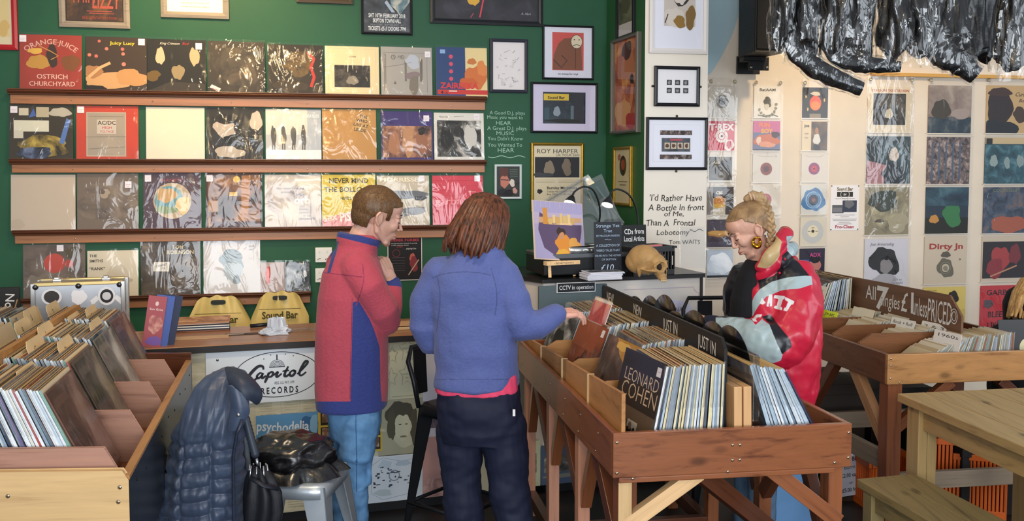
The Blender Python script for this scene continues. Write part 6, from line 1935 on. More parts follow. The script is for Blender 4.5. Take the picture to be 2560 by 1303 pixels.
MB().box((-WL, LL - pk2, ZL - .3), (-.0, LL, ZL + .03), stain_d(0), TL).build('rear_board', lb, bevel=.002)
MB().box((-WL + pk2, pk2, ZL - .12), (-pk2, LL - pk2, ZL - .1), stain_d(1), TL).build('base_board', lb)
MB().prism([(.03, ZL - .1), (LL - .03, ZL - .1), (LL - .03, 1.125), (.03, 1.125)], -.487, -.465, wood('#7a5230', '#a87a48', 1, 1, .5), 'yz', TL).build('centre_divider', lb, bevel=.002)
for k, y in enumerate((.045, .445, .845, 1.245)):
    MB().prism([(-.46, ZL - .1), (-.028, ZL - .1), (-.028, ZL - .02), (-.075, ZL + .062), (-.46, ZL + .062)], y, y + .014, pinky(0), 'xz', TL).build('cross_divider', lb, bevel=.002)
    MB().prism([(-WL + .03, ZL - .1), (-.49, ZL - .1), (-.49, ZL + .062), (-WL + .03, ZL + .062)], y, y + .014, pinky(0), 'xz', TL).build('cross_divider', lb, bevel=.002)
b0 = LBN.P(0, 0)
for x in (-.05, -WL + .05):
    for y in (.06, .85, LL - .06):
        MB().box((x - .03, y - .03, 0), (x + .03, y + .03, ZL - .3), stain_d(2), TL).build('leg', lb, bevel=.003)
for x, z in ((-.025, ZL - .03), (-.03, ZL - .07), (-.32, ZL - .05)):
    MB().lathe([(.006, 0), (.006, .0015), (.001, .0025)], screwm, 10, TL @ Matrix.Translation((x, -.004, z)) @ Matrix.Rotation(PI / 2, 4, 'X')).build('screw', lb)
for k in range(9):
    MB().lathe([(.004, 0), (.004, .0015), (.001, .002)], mat('#15161a', .4), 8, TL @ Matrix.Translation((0, .12 + .17 * k, ZL - .05 - .02 * (k % 2))) @ Matrix.Rotation(PI / 2, 4, 'Y')).build('nail_head', lb)
LG = 'LPs in the left bin'
wn = ['in the nearest box of the left bin', 'in the second nearest box of the left bin', 'in the third nearest box of the left bin', 'in the farthest box of the left bin']
zq = ZL - .092
lpal = [0, 1, 1, 4, 6, 13, 2, 3, 7, 8, 9, 10, 5, 11]
for k, n in enumerate((33, 27, 27, 24)):
    fill(LBN, -.435, -.115 - .02 * k, .245 + .4 * k, zq + .02, n, -.30, -.42, wn[k], LG, 20 + k, pal=lpal, frm='right')
    fc = ['#6a4a40', '#584a40', '#7a6e62', '#6a5a4c'][k]
    face_record(LBN, -.096 - .018 * k, .243 + .4 * k, zq + .02, -.44, 0, fc, [('r', .02, .02, .98, .98, 'ph:%s,30' % (('#4a342e,#6e4c42,#8a685c', '#2c2824,#54483c,#8a7a64', '#3c3a38,#7a7268,#b8b0a4', '#3c342c,#6a5a48,#9a8464')[k] + ',6')), ('r', .05, .82, .5, .9, fc)],
                'worn %s LP facing right in %s' % (('reddish brown', 'dark brown', 'grey crackled', 'dull tan')[k], ('the nearest box of the left bin', 'the second box of the left bin', 'the third box of the left bin', 'the farthest box of the left bin')[k]), LG, facing=1)
for k, n in enumerate((8, 12, 14)):
    fill(LBN, -.86, -.56, .645 + .4 * k, zq + .02, n, -.25, -.3, 'left of the centre divider, %s box of the left bin' % ('second', 'third', 'farthest')[k], LG, 40 + k, pal=lpal, frm='right')
# tan index cards standing above the records
card_m = mat('#c9b189', .6, var=.1, scale=12)
for k, (x, y, z, lb_) in enumerate(((-.34, .34, 1.09, 'nearest tan index card among the records of the left bin'), (-.46, .36, 1.09, 'tan index card at the far left of the nearest box'), (-.40, .66, 1.12, 'tan index card standing in the second box, by the divider'), (-.31, .70, 1.11, 'tan index card in the middle of the second box'),
                                      (-.44, .95, 1.12, 'tan index card against the centre divider in the third box'), (-.29, 1.10, 1.11, 'tan index card rising in the third box near its right end'), (-.42, 1.32, 1.1, 'tan index card at the start of the farthest box'), (-.38, 1.45, 1.11, 'tan index card in the middle of the farthest box'),
                                      (-.55, 1.05, 1.12, 'large tan index card left of the centre divider'), (-.6, 1.35, 1.12, 'tan index card left of the divider, second from the far end'), (-.55, 1.5, 1.12, 'farthest tan index card left of the divider'))):
    o = MB().prism([(-.1, -.14), (.1, -.14), (.1, .05), (.08, .07), (-.08, .07), (-.1, .05)], -.001, .001, card_m, 'yz').build('index_card', None, LBN.P(x, y, z - .045), (0, -.32, LBN.yaw), bevel=.0004, seg=1)
    MB().text(('A', 'B', 'C', 'D', 'J', 'K', 'M', 'P', 'R', 'S', 'T')[k], -.02, .02, .035, '#6a5a40', .0016, jitter=.02).build('hand_lettering', o, T=Matrix.Rotation(PI / 2, 4, 'Z'))
    tag(o, lb_, 'index card', 'index cards in the left bin')

# ================================================================== the right bin of singles
RB = Bin((1.717, 4.158), (.675, .097), (-.125, .643))
WR, LR = .96, 1.5
rb = thing('record_bin', 'dark stained wooden singles bin on trestle legs with a pine front, on the right', 'record bin', RB.P(0, 0), 0, 'wooden record bins')
TR = Matrix.Translation(-RB.P(0, 0)) @ RB.T
bbox('front_board', (0, 0, ZT - .14), (WR, pk, ZT), wood('#7a4f2c', '#a87848', 0, .9, .35, .2), rb, TR)
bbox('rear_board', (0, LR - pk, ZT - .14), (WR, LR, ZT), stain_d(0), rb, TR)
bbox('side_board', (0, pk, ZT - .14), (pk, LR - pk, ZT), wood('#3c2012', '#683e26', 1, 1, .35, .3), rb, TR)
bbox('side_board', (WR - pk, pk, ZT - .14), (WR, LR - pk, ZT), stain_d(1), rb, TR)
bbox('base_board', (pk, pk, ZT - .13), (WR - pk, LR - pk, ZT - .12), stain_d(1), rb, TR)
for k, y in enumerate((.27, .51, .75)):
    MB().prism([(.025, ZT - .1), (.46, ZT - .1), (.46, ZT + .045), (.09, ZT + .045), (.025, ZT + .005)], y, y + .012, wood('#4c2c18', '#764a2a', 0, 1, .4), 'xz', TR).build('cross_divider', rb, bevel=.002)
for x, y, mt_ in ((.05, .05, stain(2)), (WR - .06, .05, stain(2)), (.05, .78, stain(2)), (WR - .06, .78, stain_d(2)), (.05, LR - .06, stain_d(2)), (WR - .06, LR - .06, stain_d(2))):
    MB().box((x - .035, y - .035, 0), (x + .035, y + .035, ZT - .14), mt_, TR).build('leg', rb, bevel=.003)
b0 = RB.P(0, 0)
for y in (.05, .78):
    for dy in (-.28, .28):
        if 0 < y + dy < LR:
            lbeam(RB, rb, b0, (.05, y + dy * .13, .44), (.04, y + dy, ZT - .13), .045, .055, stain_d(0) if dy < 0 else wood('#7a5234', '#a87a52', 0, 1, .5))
lbeam(RB, rb, b0, (.07, .05, .50), (.35, .05, ZT - .145), .04, .05, stain(0))
lbeam(RB, rb, b0, (WR - .08, .05, .46), (WR - .36, .05, ZT - .145), .04, .05, stain_d(0))
gw = wood('#5c4c3e', '#8a7864', 0, 1, .6)
lbeam(RB, rb, b0, (.05, .1, .34), (.05, LR - .1, .34), .03, .09, gw, 'stretcher')
lbeam(RB, rb, b0, (.05, .05, .25), (WR - .05, .05, .25), .03, .08, gw, 'stretcher')
lbeam(RB, rb, b0, (.05, .78, .34), (WR - .05, .78, .34), .03, .09, gw, 'stretcher')
lbeam(RB, rb, b0, (.05, LR - .08, .40), (WR - .05, LR - .08, .40), .03, .1, gw, 'stretcher')
for x, z in ((.015, ZT - .02), (.015, ZT - .05), (.015, ZT - .11), (.06, ZT - .13)):
    MB().lathe([(.005, 0), (.005, .0015), (.001, .0025)], screwm, 10, TR @ Matrix.Translation((x, 0, z)) @ Matrix.Rotation(PI / 2, 4, 'X')).build('screw', rb)
# the singles price board
XB = .47
sb = thing('price_board', 'brown board chalked All 7 singles £1 unless priced, standing along the right bin', 'sign board', RB.P(XB, 0, ZT - .1), 0)
sb.rotation_euler = (0, 0, RB.yaw)
PB_ = Plane(RB.P(XB, 0), RB.P(XB, 1))
g = lambda x, y: (PB_.uz(x, y)[0], PB_.uz(x, y)[1] - (ZT - .1))
un, zn = g(2377, 739)
uf, zf = g(2010, 670)
um, zm = g(2406, 792)
brd = wood('#4c3322', '#6e4e38', 1, .8, .5, .05)
MB().prism([(um - .0, 0), (uf + .05, 0), (uf + .05, zf), (un, zn), (um, zm)], -.006, .006, brd, 'yz').build('panel', sb, bevel=.001)
ck2 = mat('#dcd8d0', .8)
lt = MB()


def btext(s_, x0, x1, ytop, ybot, shear=0, bold=0):
    ua, za = g(x0, ybot)
    ub_, _ = g(x1, ybot)
    _, zt_ = g((x0 + x1) / 2, ytop)
    lt.text(s_, -ua, za, (zt_ - za) * 1.36, ck2, 0, 'l', shear, bold, wid=abs(ua - ub_))


btext('£5.00 each', 2024, 2068, 676, 688)
btext('All', 2167, 2192, 712, 745)
btext('7', 2190, 2224, 714, 768, .1, .03)
btext('singles', 2203, 2252, 733, 763, .1)
btext('£', 2254, 2272, 728, 776, .1, .01)
btext('1', 2272, 2286, 728, 780, 0, .02)
btext('unless', 2284, 2320, 742, 786, .05)
btext('PRICED', 2320, 2382, 748, 800, .1)
cu2, cz2 = g(2388, 791)
for r_ in (.024, .015):
    lt.stroke([(-cu2 + r_ * math.cos(a * PI / 12), cz2 + 1.5 * r_ * math.sin(a * PI / 12)) for a in range(24)], .004, ck2, 0, True)
lt.build('chalk_letters', sb, T=Matrix.Translation((-.0068, 0, 0)) @ Matrix.Rotation(-PI / 2, 4, 'Z'))
RG = 'singles in the right bin'
zs_ = ZT - .118
spal = [12, 12, 7, 0, 1, 4, 2, 12, 9]
fill(RB, .12, .33, .14, zs_, 24, .95, .55, 'in the nearest box of singles', RG, 60, lst=SGM, pal=spal, name='single_sleeve', kind='single', zj=.012)
fill(RB, .36, .66, .14, zs_ + .005, 26, .40, .05, 'in the nearest box of singles, upright part', RG, 61, lst=SGM, pal=[0, 1, 7, 4, 11, 9, 12, 2], name='single_sleeve', kind='single', zj=.01)
fill(RB, .17, .44, .40, zs_ + .002, 24, .75, .35, 'in the second box of singles', RG, 62, lst=SGM, pal=spal, name='single_sleeve', kind='single', zj=.015)
fill(RB, .14, .44, .64, zs_ + .002, 20, .6, .2, 'in the third box of singles', RG, 63, lst=SGM, pal=spal, name='single_sleeve', kind='single', zj=.01)
fill(RB, .10, .44, .885, zs_ + .002, 20, .6, .2, 'in the farthest box of singles', RG, 64, lst=SGM, pal=[0, 1, 4, 7, 9, 12], name='single_sleeve', kind='single', zj=.01)
# LPs at the far end
fill(RB, .13, .42, 1.20, zs_ + .02, 20, .45, .04, 'at the far end of the right bin', 'LPs in the right bin', 65, pal=[4, 0, 6, 2, 7, 12, 1], name='record_sleeve')
face_record(RB, .10, 1.19, zs_ + .02, .5, .1, '#3c3a3c', [('r', .04, .04, .96, .96, '#2f2d30'), ('c', .58, .4, .22, '#c4c0ba'), ('c', .58, .4, .07, '#8a8680'), ('r', .8, .78, .94, .92, '#e4dede')], 'dark LP with a pale disc, facing out at the far end of the right bin', 'LPs in the right bin')


def tab(x, y, z, w, h, col, text, label, lean=.35, tcol='#4a4038', x2=0):
    o = MB().box((-.001, -w / 2, -.12), (.001, w / 2, h * .8), col).build('index_card', None, RB.P(x, y, z - .105), (0, lean, RB.yaw + .12), bevel=.0005, seg=1)
    if text:
        MB().text(text, 0, h * .3, h * .4, tcol, .0016, wid=w * .8).build('hand_lettering', o, T=Matrix.Rotation(-PI / 2, 4, 'Z'))
    tag(o, label, 'index card', 'index cards in the right bin')


tab(.19, .88, .99, .17, .055, '#d8e23c', 'PUNK', 'fluorescent yellow index card in the right bin')
tab(.37, .47, 1.0, .17, .06, '#dcd6c8', 'Rock + Roll', 'white hand lettered index card in front of the price board, farther of the two')
tab(.445, .33, 1.0, .17, .06, '#dcd6c8', '2 & 3', 'white hand lettered index card in front of the price board, nearer of the two')
tab(.36, .10, 1.0, .17, .055, '#e2dcd2', '1960s', 'white 1960s index card in the nearest box of singles', .2)
tab(.33, .76, 1.02, .17, .05, '#d8ccb0', '', 'cream index card with a green edge in the third box of singles')
tab(.16, 1.02, 1.11, .3, .07, '#d9d0bc', '£10 Bands / Soundtracks / Jazz', 'long cream hand lettered index card above the far LPs', .3)
tab(.56, .12, 1.0, .17, .03, '#b9c4d2', '', 'pale blue index card among the upright singles', .1)
# black record with a cream label standing at the right end
o = thing('single_record', 'black bagged single with a cream label at the right edge of the photo', 'record', RB.P(.80, .12, zs_), 0)
o.rotation_euler = (-.18, 0, .1)
MB().box((-.13, -.002, 0), (.15, .002, .24), mat('#1c1a18', .3)).build('bag', o, bevel=.001)
MB().poly([(.02 + .052 * math.cos(a * PI / 14), -.0025, .1 + .052 * math.sin(a * PI / 14)) for a in range(28)], '#cfc49a').poly([(.02 + .012 * math.cos(a * PI / 8), -.003, .1 + .012 * math.sin(a * PI / 8)) for a in range(16)], '#2c2824').build('label', o)
# ================================================================== people
XX = '#888888'


def head_raw(fem=False):
    """face towards +x, left ear at +y, centre between the ears"""
    h = MB()
    h.ell((-.016, 0, .030), (.097, .074, .084), XX, 28, 18)
    h.ell((.024, 0, -.022), (.062, .057, .080), XX, 24, 16)
    h.ell((.045, 0, .045), (.045, .056, .045), XX, 20, 12)
    h.ell((.050, 0, -.062), (.038, .036, .040), XX, 20, 14)
    h.ell((.012, 0, -.062), (.050, .046, .045), XX, 20, 12)
    for s in (-1, 1):
        h.cap_chain([(-.012, .054 * s, -.035), (.0, .052 * s, -.062), (.052, .022 * s, -.098)], [.011, .013, .014], XX)
        h.ell((.056, .034 * s, -.026), (.028, .022, .028), XX)
        h.ell((.0945, .0095 * s, -.038), (.009, .007, .0065), XX, 12, 8)
        h.ell((.074, .031 * s, -.001), (.013, .015, .012), XX, 14, 10)
        # ear
        e = MB()
        e.ell((0, 0, 0), (.019, .006, .031), XX, 16, 12)
        e.cap_chain([(.012, .004 * s, -.012), (.010, .006 * s, .018), (-.002, .008 * s, .029), (-.016, .009 * s, .014), (-.012, .007 * s, -.012), (-.002, .004 * s, -.026)], [.0035, .0045, .005, .005, .004, .0055], XX, 8)
        h.join(e, Matrix.Translation((-.012, .0745 * s, -.012)) @ Matrix.Rotation(-.28 * s, 4, 'Z') @ Matrix.Rotation(-.18, 4, 'Y'))
    h.cap_chain([(.052, .03, -.1), (.066, 0, -.104), (.052, -.03, -.1)], [.012, .016, .012], XX)
    h.cap_chain([(.070, -.042, .014), (.086, -.015, .019), (.088, 0, .017), (.086, .015, .019), (.070, .042, .014)], ([.005, .006, .006, .006, .005] if fem else [.007, .0085, .008, .0085, .007]), XX)
    nl = .103 if fem else .109
    h.cap_chain([(.087, 0, .012), (.095, 0, -.012), (nl, 0, -.034)], [.0062, .0064, .0078], XX)
    h.cap_chain([(.074, .024, -.068), (.088, .010, -.063), (.091, 0, -.0645), (.088, -.010, -.063), (.074, -.024, -.068)], [.004, .0062, .006, .0062, .004], XX, 8)
    h.cap_chain([(.074, .022, -.071), (.087, .009, -.0755), (.089, 0, -.076), (.087, -.009, -.0755), (.074, -.022, -.071)], [.004, .0068, .007, .0068, .004], XX, 8)
    return h


def hand_raw(curl=(.5, .55, .6, .65), thumb=.5, side=1, spread=.10, L=1.0):
    """wrist at origin, fingers along +x, back of the hand +z, thumb towards +y*side"""
    h = MB()
    h.cap_chain([(-.03, 0, 0), (.0, 0, 0), (.02, 0, 0)], [.026, .027, .026], XX, 12)
    for k in range(4):
        y = side * (.030 - .020 * k)
        h.cap_chain([(.005, y * .6, -.002), (.05, y * .95, 0), (.088 - .004 * abs(k - 1), y, -.002)], [.014, .0135, .0115], XX, 10)
    h.cap_chain([(.02, side * .012, -.008), (.06, side * .0, -.010)], [.018, .016], XX, 10)
    ln = [.072, .080, .074, .058]
    rd = [.0088, .009, .0086, .0076]
    for k in range(4):
        y = side * (.030 - .020 * k)
        p = Vector((.086 - .004 * abs(k - 1), y, -.003))
        a = spread * (1.4 - k) * side
        ang = 0
        pts = [p.copy()]
        for j_, f in enumerate((.46, .30, .24)):
            ang += curl[k] * (1.0, 1.25, .8)[j_]
            d = Vector((math.cos(ang) * math.cos(a), math.cos(ang) * math.sin(a), -math.sin(ang)))
            p = p + d * ln[k] * f * L
            pts.append(p.copy())
        h.cap_chain(pts, [rd[k] * 1.08, rd[k], rd[k] * .93, rd[k] * .8], XX, 10)
    p0 = Vector((.012, side * .024, -.008))
    p1 = Vector((.040, side * (.046), -.018))
    p2 = p1 + Vector((.030 * math.cos(thumb), side * .018 * math.cos(thumb), -.03 * math.sin(thumb)))
    p3 = p2 + Vector((.026 * math.cos(thumb), side * (-.008), -.02 * math.sin(thumb)))
    h.cap_chain([p0, p1, p2, p3], [.015, .0125, .0105, .0085], XX, 10)
    return h


def face_to(loc, fwd, up=(0, 0, 1), s=1.0):
    x = Vector(fwd).normalized()
    z = Vector(up)
    z = (z - x * z.dot(x)).normalized()
    y = z.cross(x)
    m = Matrix((x, y, z)).transposed().to_4x4()
    return Matrix.Translation(loc) @ m @ Matrix.Scale(s, 4)


def sil(rows, n=28, sq=2.4):
    """rings from silhouette rows (x_left, x_right, y, depth_half, Y) given on the photograph"""
    out = []
    for xl, xr, y, d, Y in rows:
        a, b = aY(xl, y, Y), aY(xr, y, Y)
        c = (a + b) / 2
        w = (b - a).length / 2
        ring = []
        for k in range(n):
            t = 2 * PI * k / n
            ct, st = math.cos(t), math.sin(t)
            ring.append(c + Vector((w * math.copysign(abs(ct) ** (2 / sq), ct), d * math.copysign(abs(st) ** (2 / sq), st), 0)))
        out.append(ring)
    return out


def fold(me, amp, sc, seed=0, st=(1, 1, 1), mask=None):
    me.update()
    ns = [v.normal.copy() for v in me.vertices]
    for v, n in zip(me.vertices, ns):
        p = v.co
        q = Vector((p.x * sc * st[0] + seed, p.y * sc * st[1], p.z * sc * st[2]))
        k = mnoise.noise(q) + .5 * mnoise.noise(q * 2.3 + Vector((7, 3, 1)))
        v.co = p + n * (amp * k * (mask(p) if mask else 1))
    me.update()


def px_of(p):
    q = Vector(p) - _O
    z = q.dot(_FW)
    return CXP + FPX * q.x / z, CYP - FPX * q.dot(_UP) / z


def inpoly(x, y, P):
    c = False
    n = len(P)
    for i in range(n):
        x1, y1 = P[i]
        x2, y2 = P[(i + 1) % n]
        if (y1 > y) != (y2 > y) and x < (x2 - x1) * (y - y1) / (y2 - y1) + x1:
            c = not c
    return c


def sd_poly(X, Y, P):
    """signed pixel distance to a polygon, positive inside"""
    d = np.full(X.shape, 1e9)
    ins = np.zeros(X.shape, bool)
    n = len(P)
    for i in range(n):
        x1, y1 = P[i]
        x2, y2 = P[(i + 1) % n]
        ex, ey = x2 - x1, y2 - y1
        t = np.clip(((X - x1) * ex + (Y - y1) * ey) / max(1e-9, ex * ex + ey * ey), 0, 1)
        d = np.minimum(d, np.hypot(X - x1 - t * ex, Y - y1 - t * ey))
        if y1 != y2:
            c = ((y1 > Y) != (y2 > Y)) & (X < ex * (Y - y1) / ey + x1)
            ins ^= c
    return np.where(ins, d, -d)


def regions(me, regs, base, rough=.85, sheen=.12, bump=.3, var=.1, scale=90, spec=.15):
    """one cloth material whose coloured areas are stored on the mesh as smooth fields"""
    n = len(me.vertices)
    co = np.empty(n * 3)
    me.vertices.foreach_get('co', co)
    co = co.reshape(-1, 3)
    nm = np.empty(n * 3)
    me.vertices.foreach_get('normal', nm)
    NY = nm.reshape(-1, 3)[:, 1]
    q = co - np.array(_O)
    z = q @ np.array(_FW)
    X, Y = CXP + FPX * q[:, 0] / z, CYP - FPX * (q @ np.array(_UP)) / z
    m, nt, bs = _new('cloth')
    f = _noise(nt, _coord(nt), scale, 4)
    col = None
    v = _ramp(nt, f, [(.3, (1 - var,) * 3), (.7, (1, 1, 1))])
    rgb = _n(nt, 'ShaderNodeRGB')
    rgb.outputs[0].default_value = lin(base)
    col = rgb.outputs[0]
    for k, (fn, c) in enumerate(regs):
        d = fn(X, Y, NY, co).astype(np.float32)
        at = me.attributes.new('area%d' % k, 'FLOAT', 'POINT')
        at.data.foreach_set('value', np.clip(d, -50, 50))
        an = _n(nt, 'ShaderNodeAttribute')
        an.attribute_name = 'area%d' % k
        mm = _n(nt, 'ShaderNodeMath', operation='MULTIPLY_ADD')
        mm.use_clamp = True
        mm.inputs[1].default_value = 1.2
        mm.inputs[2].default_value = .5
        nt.links.new(an.outputs['Fac'], mm.inputs[0])
        mx = _n(nt, 'ShaderNodeMixRGB')
        nt.links.new(mm.outputs[0], mx.inputs[0])
        nt.links.new(col, mx.inputs[1])
        mx.inputs[2].default_value = lin(c)
        col = mx.outputs[0]
    ml = _n(nt, 'ShaderNodeMixRGB', blend_type='MULTIPLY')
    ml.inputs[0].default_value = 1
    nt.links.new(col, ml.inputs[1])
    nt.links.new(v, ml.inputs[2])
    nt.links.new(ml.outputs[0], bs.inputs['Base Color'])
    bs.inputs['Roughness'].default_value = rough
    bs.inputs['Specular IOR Level'].default_value = spec
    bs.inputs['Sheen Weight'].default_value = sheen
    _bump(nt, bs, f, bump)
    me.materials.clear()
    me.materials.append(m)


def put(name, me, par, base):
    me.transform(Matrix.Translation(-base))
    return mesh_obj(name, me, par)


def part(name, mb, par, base, bevel=0):
    return mb.build(name, par, T=Matrix.Translation(-base), bevel=bevel)


def fabric(c, var=.12, scale=60, bump=.25, rough=.85, sheen=.4):
    return mat(c, rough, spec=.15, var=var, scale=scale, bump=bump, sheen=sheen, name='fabric')


def skin_mat(c, red):
    key = ('skin', c)
    if key in _MC:
        return _MC[key]
    m, nt, bs = _new('skin')
    f = _noise(nt, _coord(nt), 14, 4)
    nt.links.new(_ramp(nt, f, [(.35, c), (.7, red)]), bs.inputs['Base Color'])
    bs.inputs['Roughness'].default_value = .5
    bs.inputs['Subsurface Weight'].default_value = .12
    bs.inputs['Subsurface Radius'].default_value = (.012, .005, .003)
    _MC[key] = m
    return m


def hair_mat(c1, c2, ax=(30, 30, 5)):
    key = ('hair', c1, c2, ax)
    if key in _MC:
        return _MC[key]
    m, nt, bs = _new('hair')
    f = _noise(nt, _coord(nt, ax), 3.0, 4, .6, .4)
    nt.links.new(_ramp(nt, f, [(.35, c1), (.68, c2)]), bs.inputs['Base Color'])
    bs.inputs['Roughness'].default_value = .42
    bs.inputs['Specular IOR Level'].default_value = .35
    _bump(nt, bs, f, .22, .003)
    _MC[key] = m
    return m


def bones(raw, pts, rads):
    raw.cap_chain(pts, rads, XX, 14)


def socket(me, T):
    """press the eye sockets and mouth line into a baked face"""
    Ti = T.inverted()
    R3 = T.to_3x3()
    for v in me.vertices:
        q = Ti @ v.co
        if q.x > .05:
            for s in (-1, 1):
                d = (q - Vector((.083, .031 * s, .006))).length
                if d < .014:
                    v.co -= (R3 @ Vector((.005, 0, 0))) * (1 - d / .014)
            if abs(q.z + .0695) < .0022 and abs(q.y) < .022 and q.x > .07:
                v.co -= R3 @ Vector((.003, 0, 0))


def lids(par, base, T, lash, browc, lips, fem):
    """eyelids, lashes and brows as small parts of the head"""
    e, b = MB(), MB()
    for s in (-1, 1):
        e.cap_chain([(.080, (.031 - .014) * s, -.006), (.0855, (.031 - .005) * s, -.0085), (.0845, (.031 + .006) * s, -.0085), (.077, (.031 + .015) * s, -.005)], [.0011, .0016, .0018, .001], lash, 6)
        b.cap_chain([(.0905, .012 * s, .022), (.0875, .026 * s, .027), (.0765, .044 * s, .022)], [.0022, .003, .0014], browc, 6)
    J = Matrix.Translation(-base) @ T
    e.build('eyelashes', par, T=J)
    b.build('eyebrows', par, T=J)
    l = MB()
    l.cap_chain([(.075, .022, -.0695), (.0935, .009, -.066), (.0955, 0, -.067), (.0935, -.009, -.066), (.075, -.022, -.0695)], [.001, .0034, .0034, .0034, .001], lips, 8)
    l.cap_chain([(.075, .020, -.071), (.0925, .008, -.0755), (.0945, 0, -.076), (.0925, -.008, -.0755), (.075, -.020, -.071)], [.001, .0036, .004, .0036, .001], lips, 8)
    l.build('lips', par, T=J)


def hair_shell(T, fn, mt, grow=.009, vox=.0035, amp=.002, base=None, par=None, name='hair', extra=None, st=(60, 60, 18), skullx=-.016, pole=None):
    """hair cap grown on the skull where fn(local point) is true"""
    raw = MB()
    h = MB()
    h.ell((skullx, 0, .030), (.097 + grow, .074 + grow, .084 + grow), XX, 40, 28)
    h.ell((-.03, 0, -.005), (.078 + grow, .066 + grow * .6, .085), XX, 32, 20)
    h.ell((.040, 0, .045), (.046 + grow, .056 + grow, .045 + grow), XX, 24, 16)
    if extra:
        extra(h)
    me = bake(h, [('REMESH', dict(mode='VOXEL', voxel_size=vox)), ('SMOOTH', dict(iterations=6, factor=.5))], [mt], name=name)
    bm = bmesh.new()
    bm.from_mesh(me)
    kill = [v for v in bm.verts if not fn(v.co)]
    bmesh.ops.delete(bm, geom=kill, context='VERTS')
    for v in bm.verts:
        q = v.co
        if pole:
            b_ = Vector(pole).normalized()
            u_ = b_.cross(Vector((0, 1, 0))).normalized()
            w_ = b_.cross(u_)
            d_ = q - Vector((-.01, 0, .02))
            ph_ = math.atan2(d_.dot(w_), d_.dot(u_))
            k_ = mnoise.noise(Vector((math.cos(ph_) * 16, math.sin(ph_) * 16, d_.dot(b_) * 6))) + .5 * mnoise.noise(Vector((math.cos(ph_) * 38, math.sin(ph_) * 38, 2)))
            v.co = q + v.normal * (amp * k_)
        else:
            v.co = q + v.normal * (amp * mnoise.noise(Vector((q.x * st[0], q.y * st[1], q.z * st[2]))))
    bm.to_mesh(me)
    bm.free()
    for p in me.polygons:
        p.use_smooth = True
    me.transform(Matrix.Translation(-base) @ T)
    o = mesh_obj(name, me, par)
    s = o.modifiers.new('thick', 'SOLIDIFY')
    s.thickness = .006
    s.offset = -1
    return o


def shoe(par, base, x, y, yaw, c, sole):
    T = Matrix.Translation((x - base.x, y - base.y, 0)) @ Matrix.Rotation(yaw, 4, 'Z')
    rg = []
    for z, l0, l1, w in ((.0, -.09, .19, .045), (.03, -.09, .19, .048), (.06, -.085, .16, .044), (.085, -.075, .07, .04), (.11, -.065, .04, .038)):
        rg.append([T @ Vector(((l0 + l1) / 2 + (l1 - l0) / 2 * math.cos(a * PI / 9), w * math.sin(a * PI / 9), z)) for a in range(18)])
    m_ = MB()
    m_.rings(rg[:2], sole).rings(rg[1:], c)
    return m_.build('shoe', par)


BODY = [('REMESH', dict(mode='VOXEL', voxel_size=.0030)), ('SMOOTH', dict(iterations=6, factor=.5))]
CLOTH = [('REMESH', dict(mode='VOXEL', voxel_size=.0052)), ('SMOOTH', dict(iterations=8, factor=.5))]


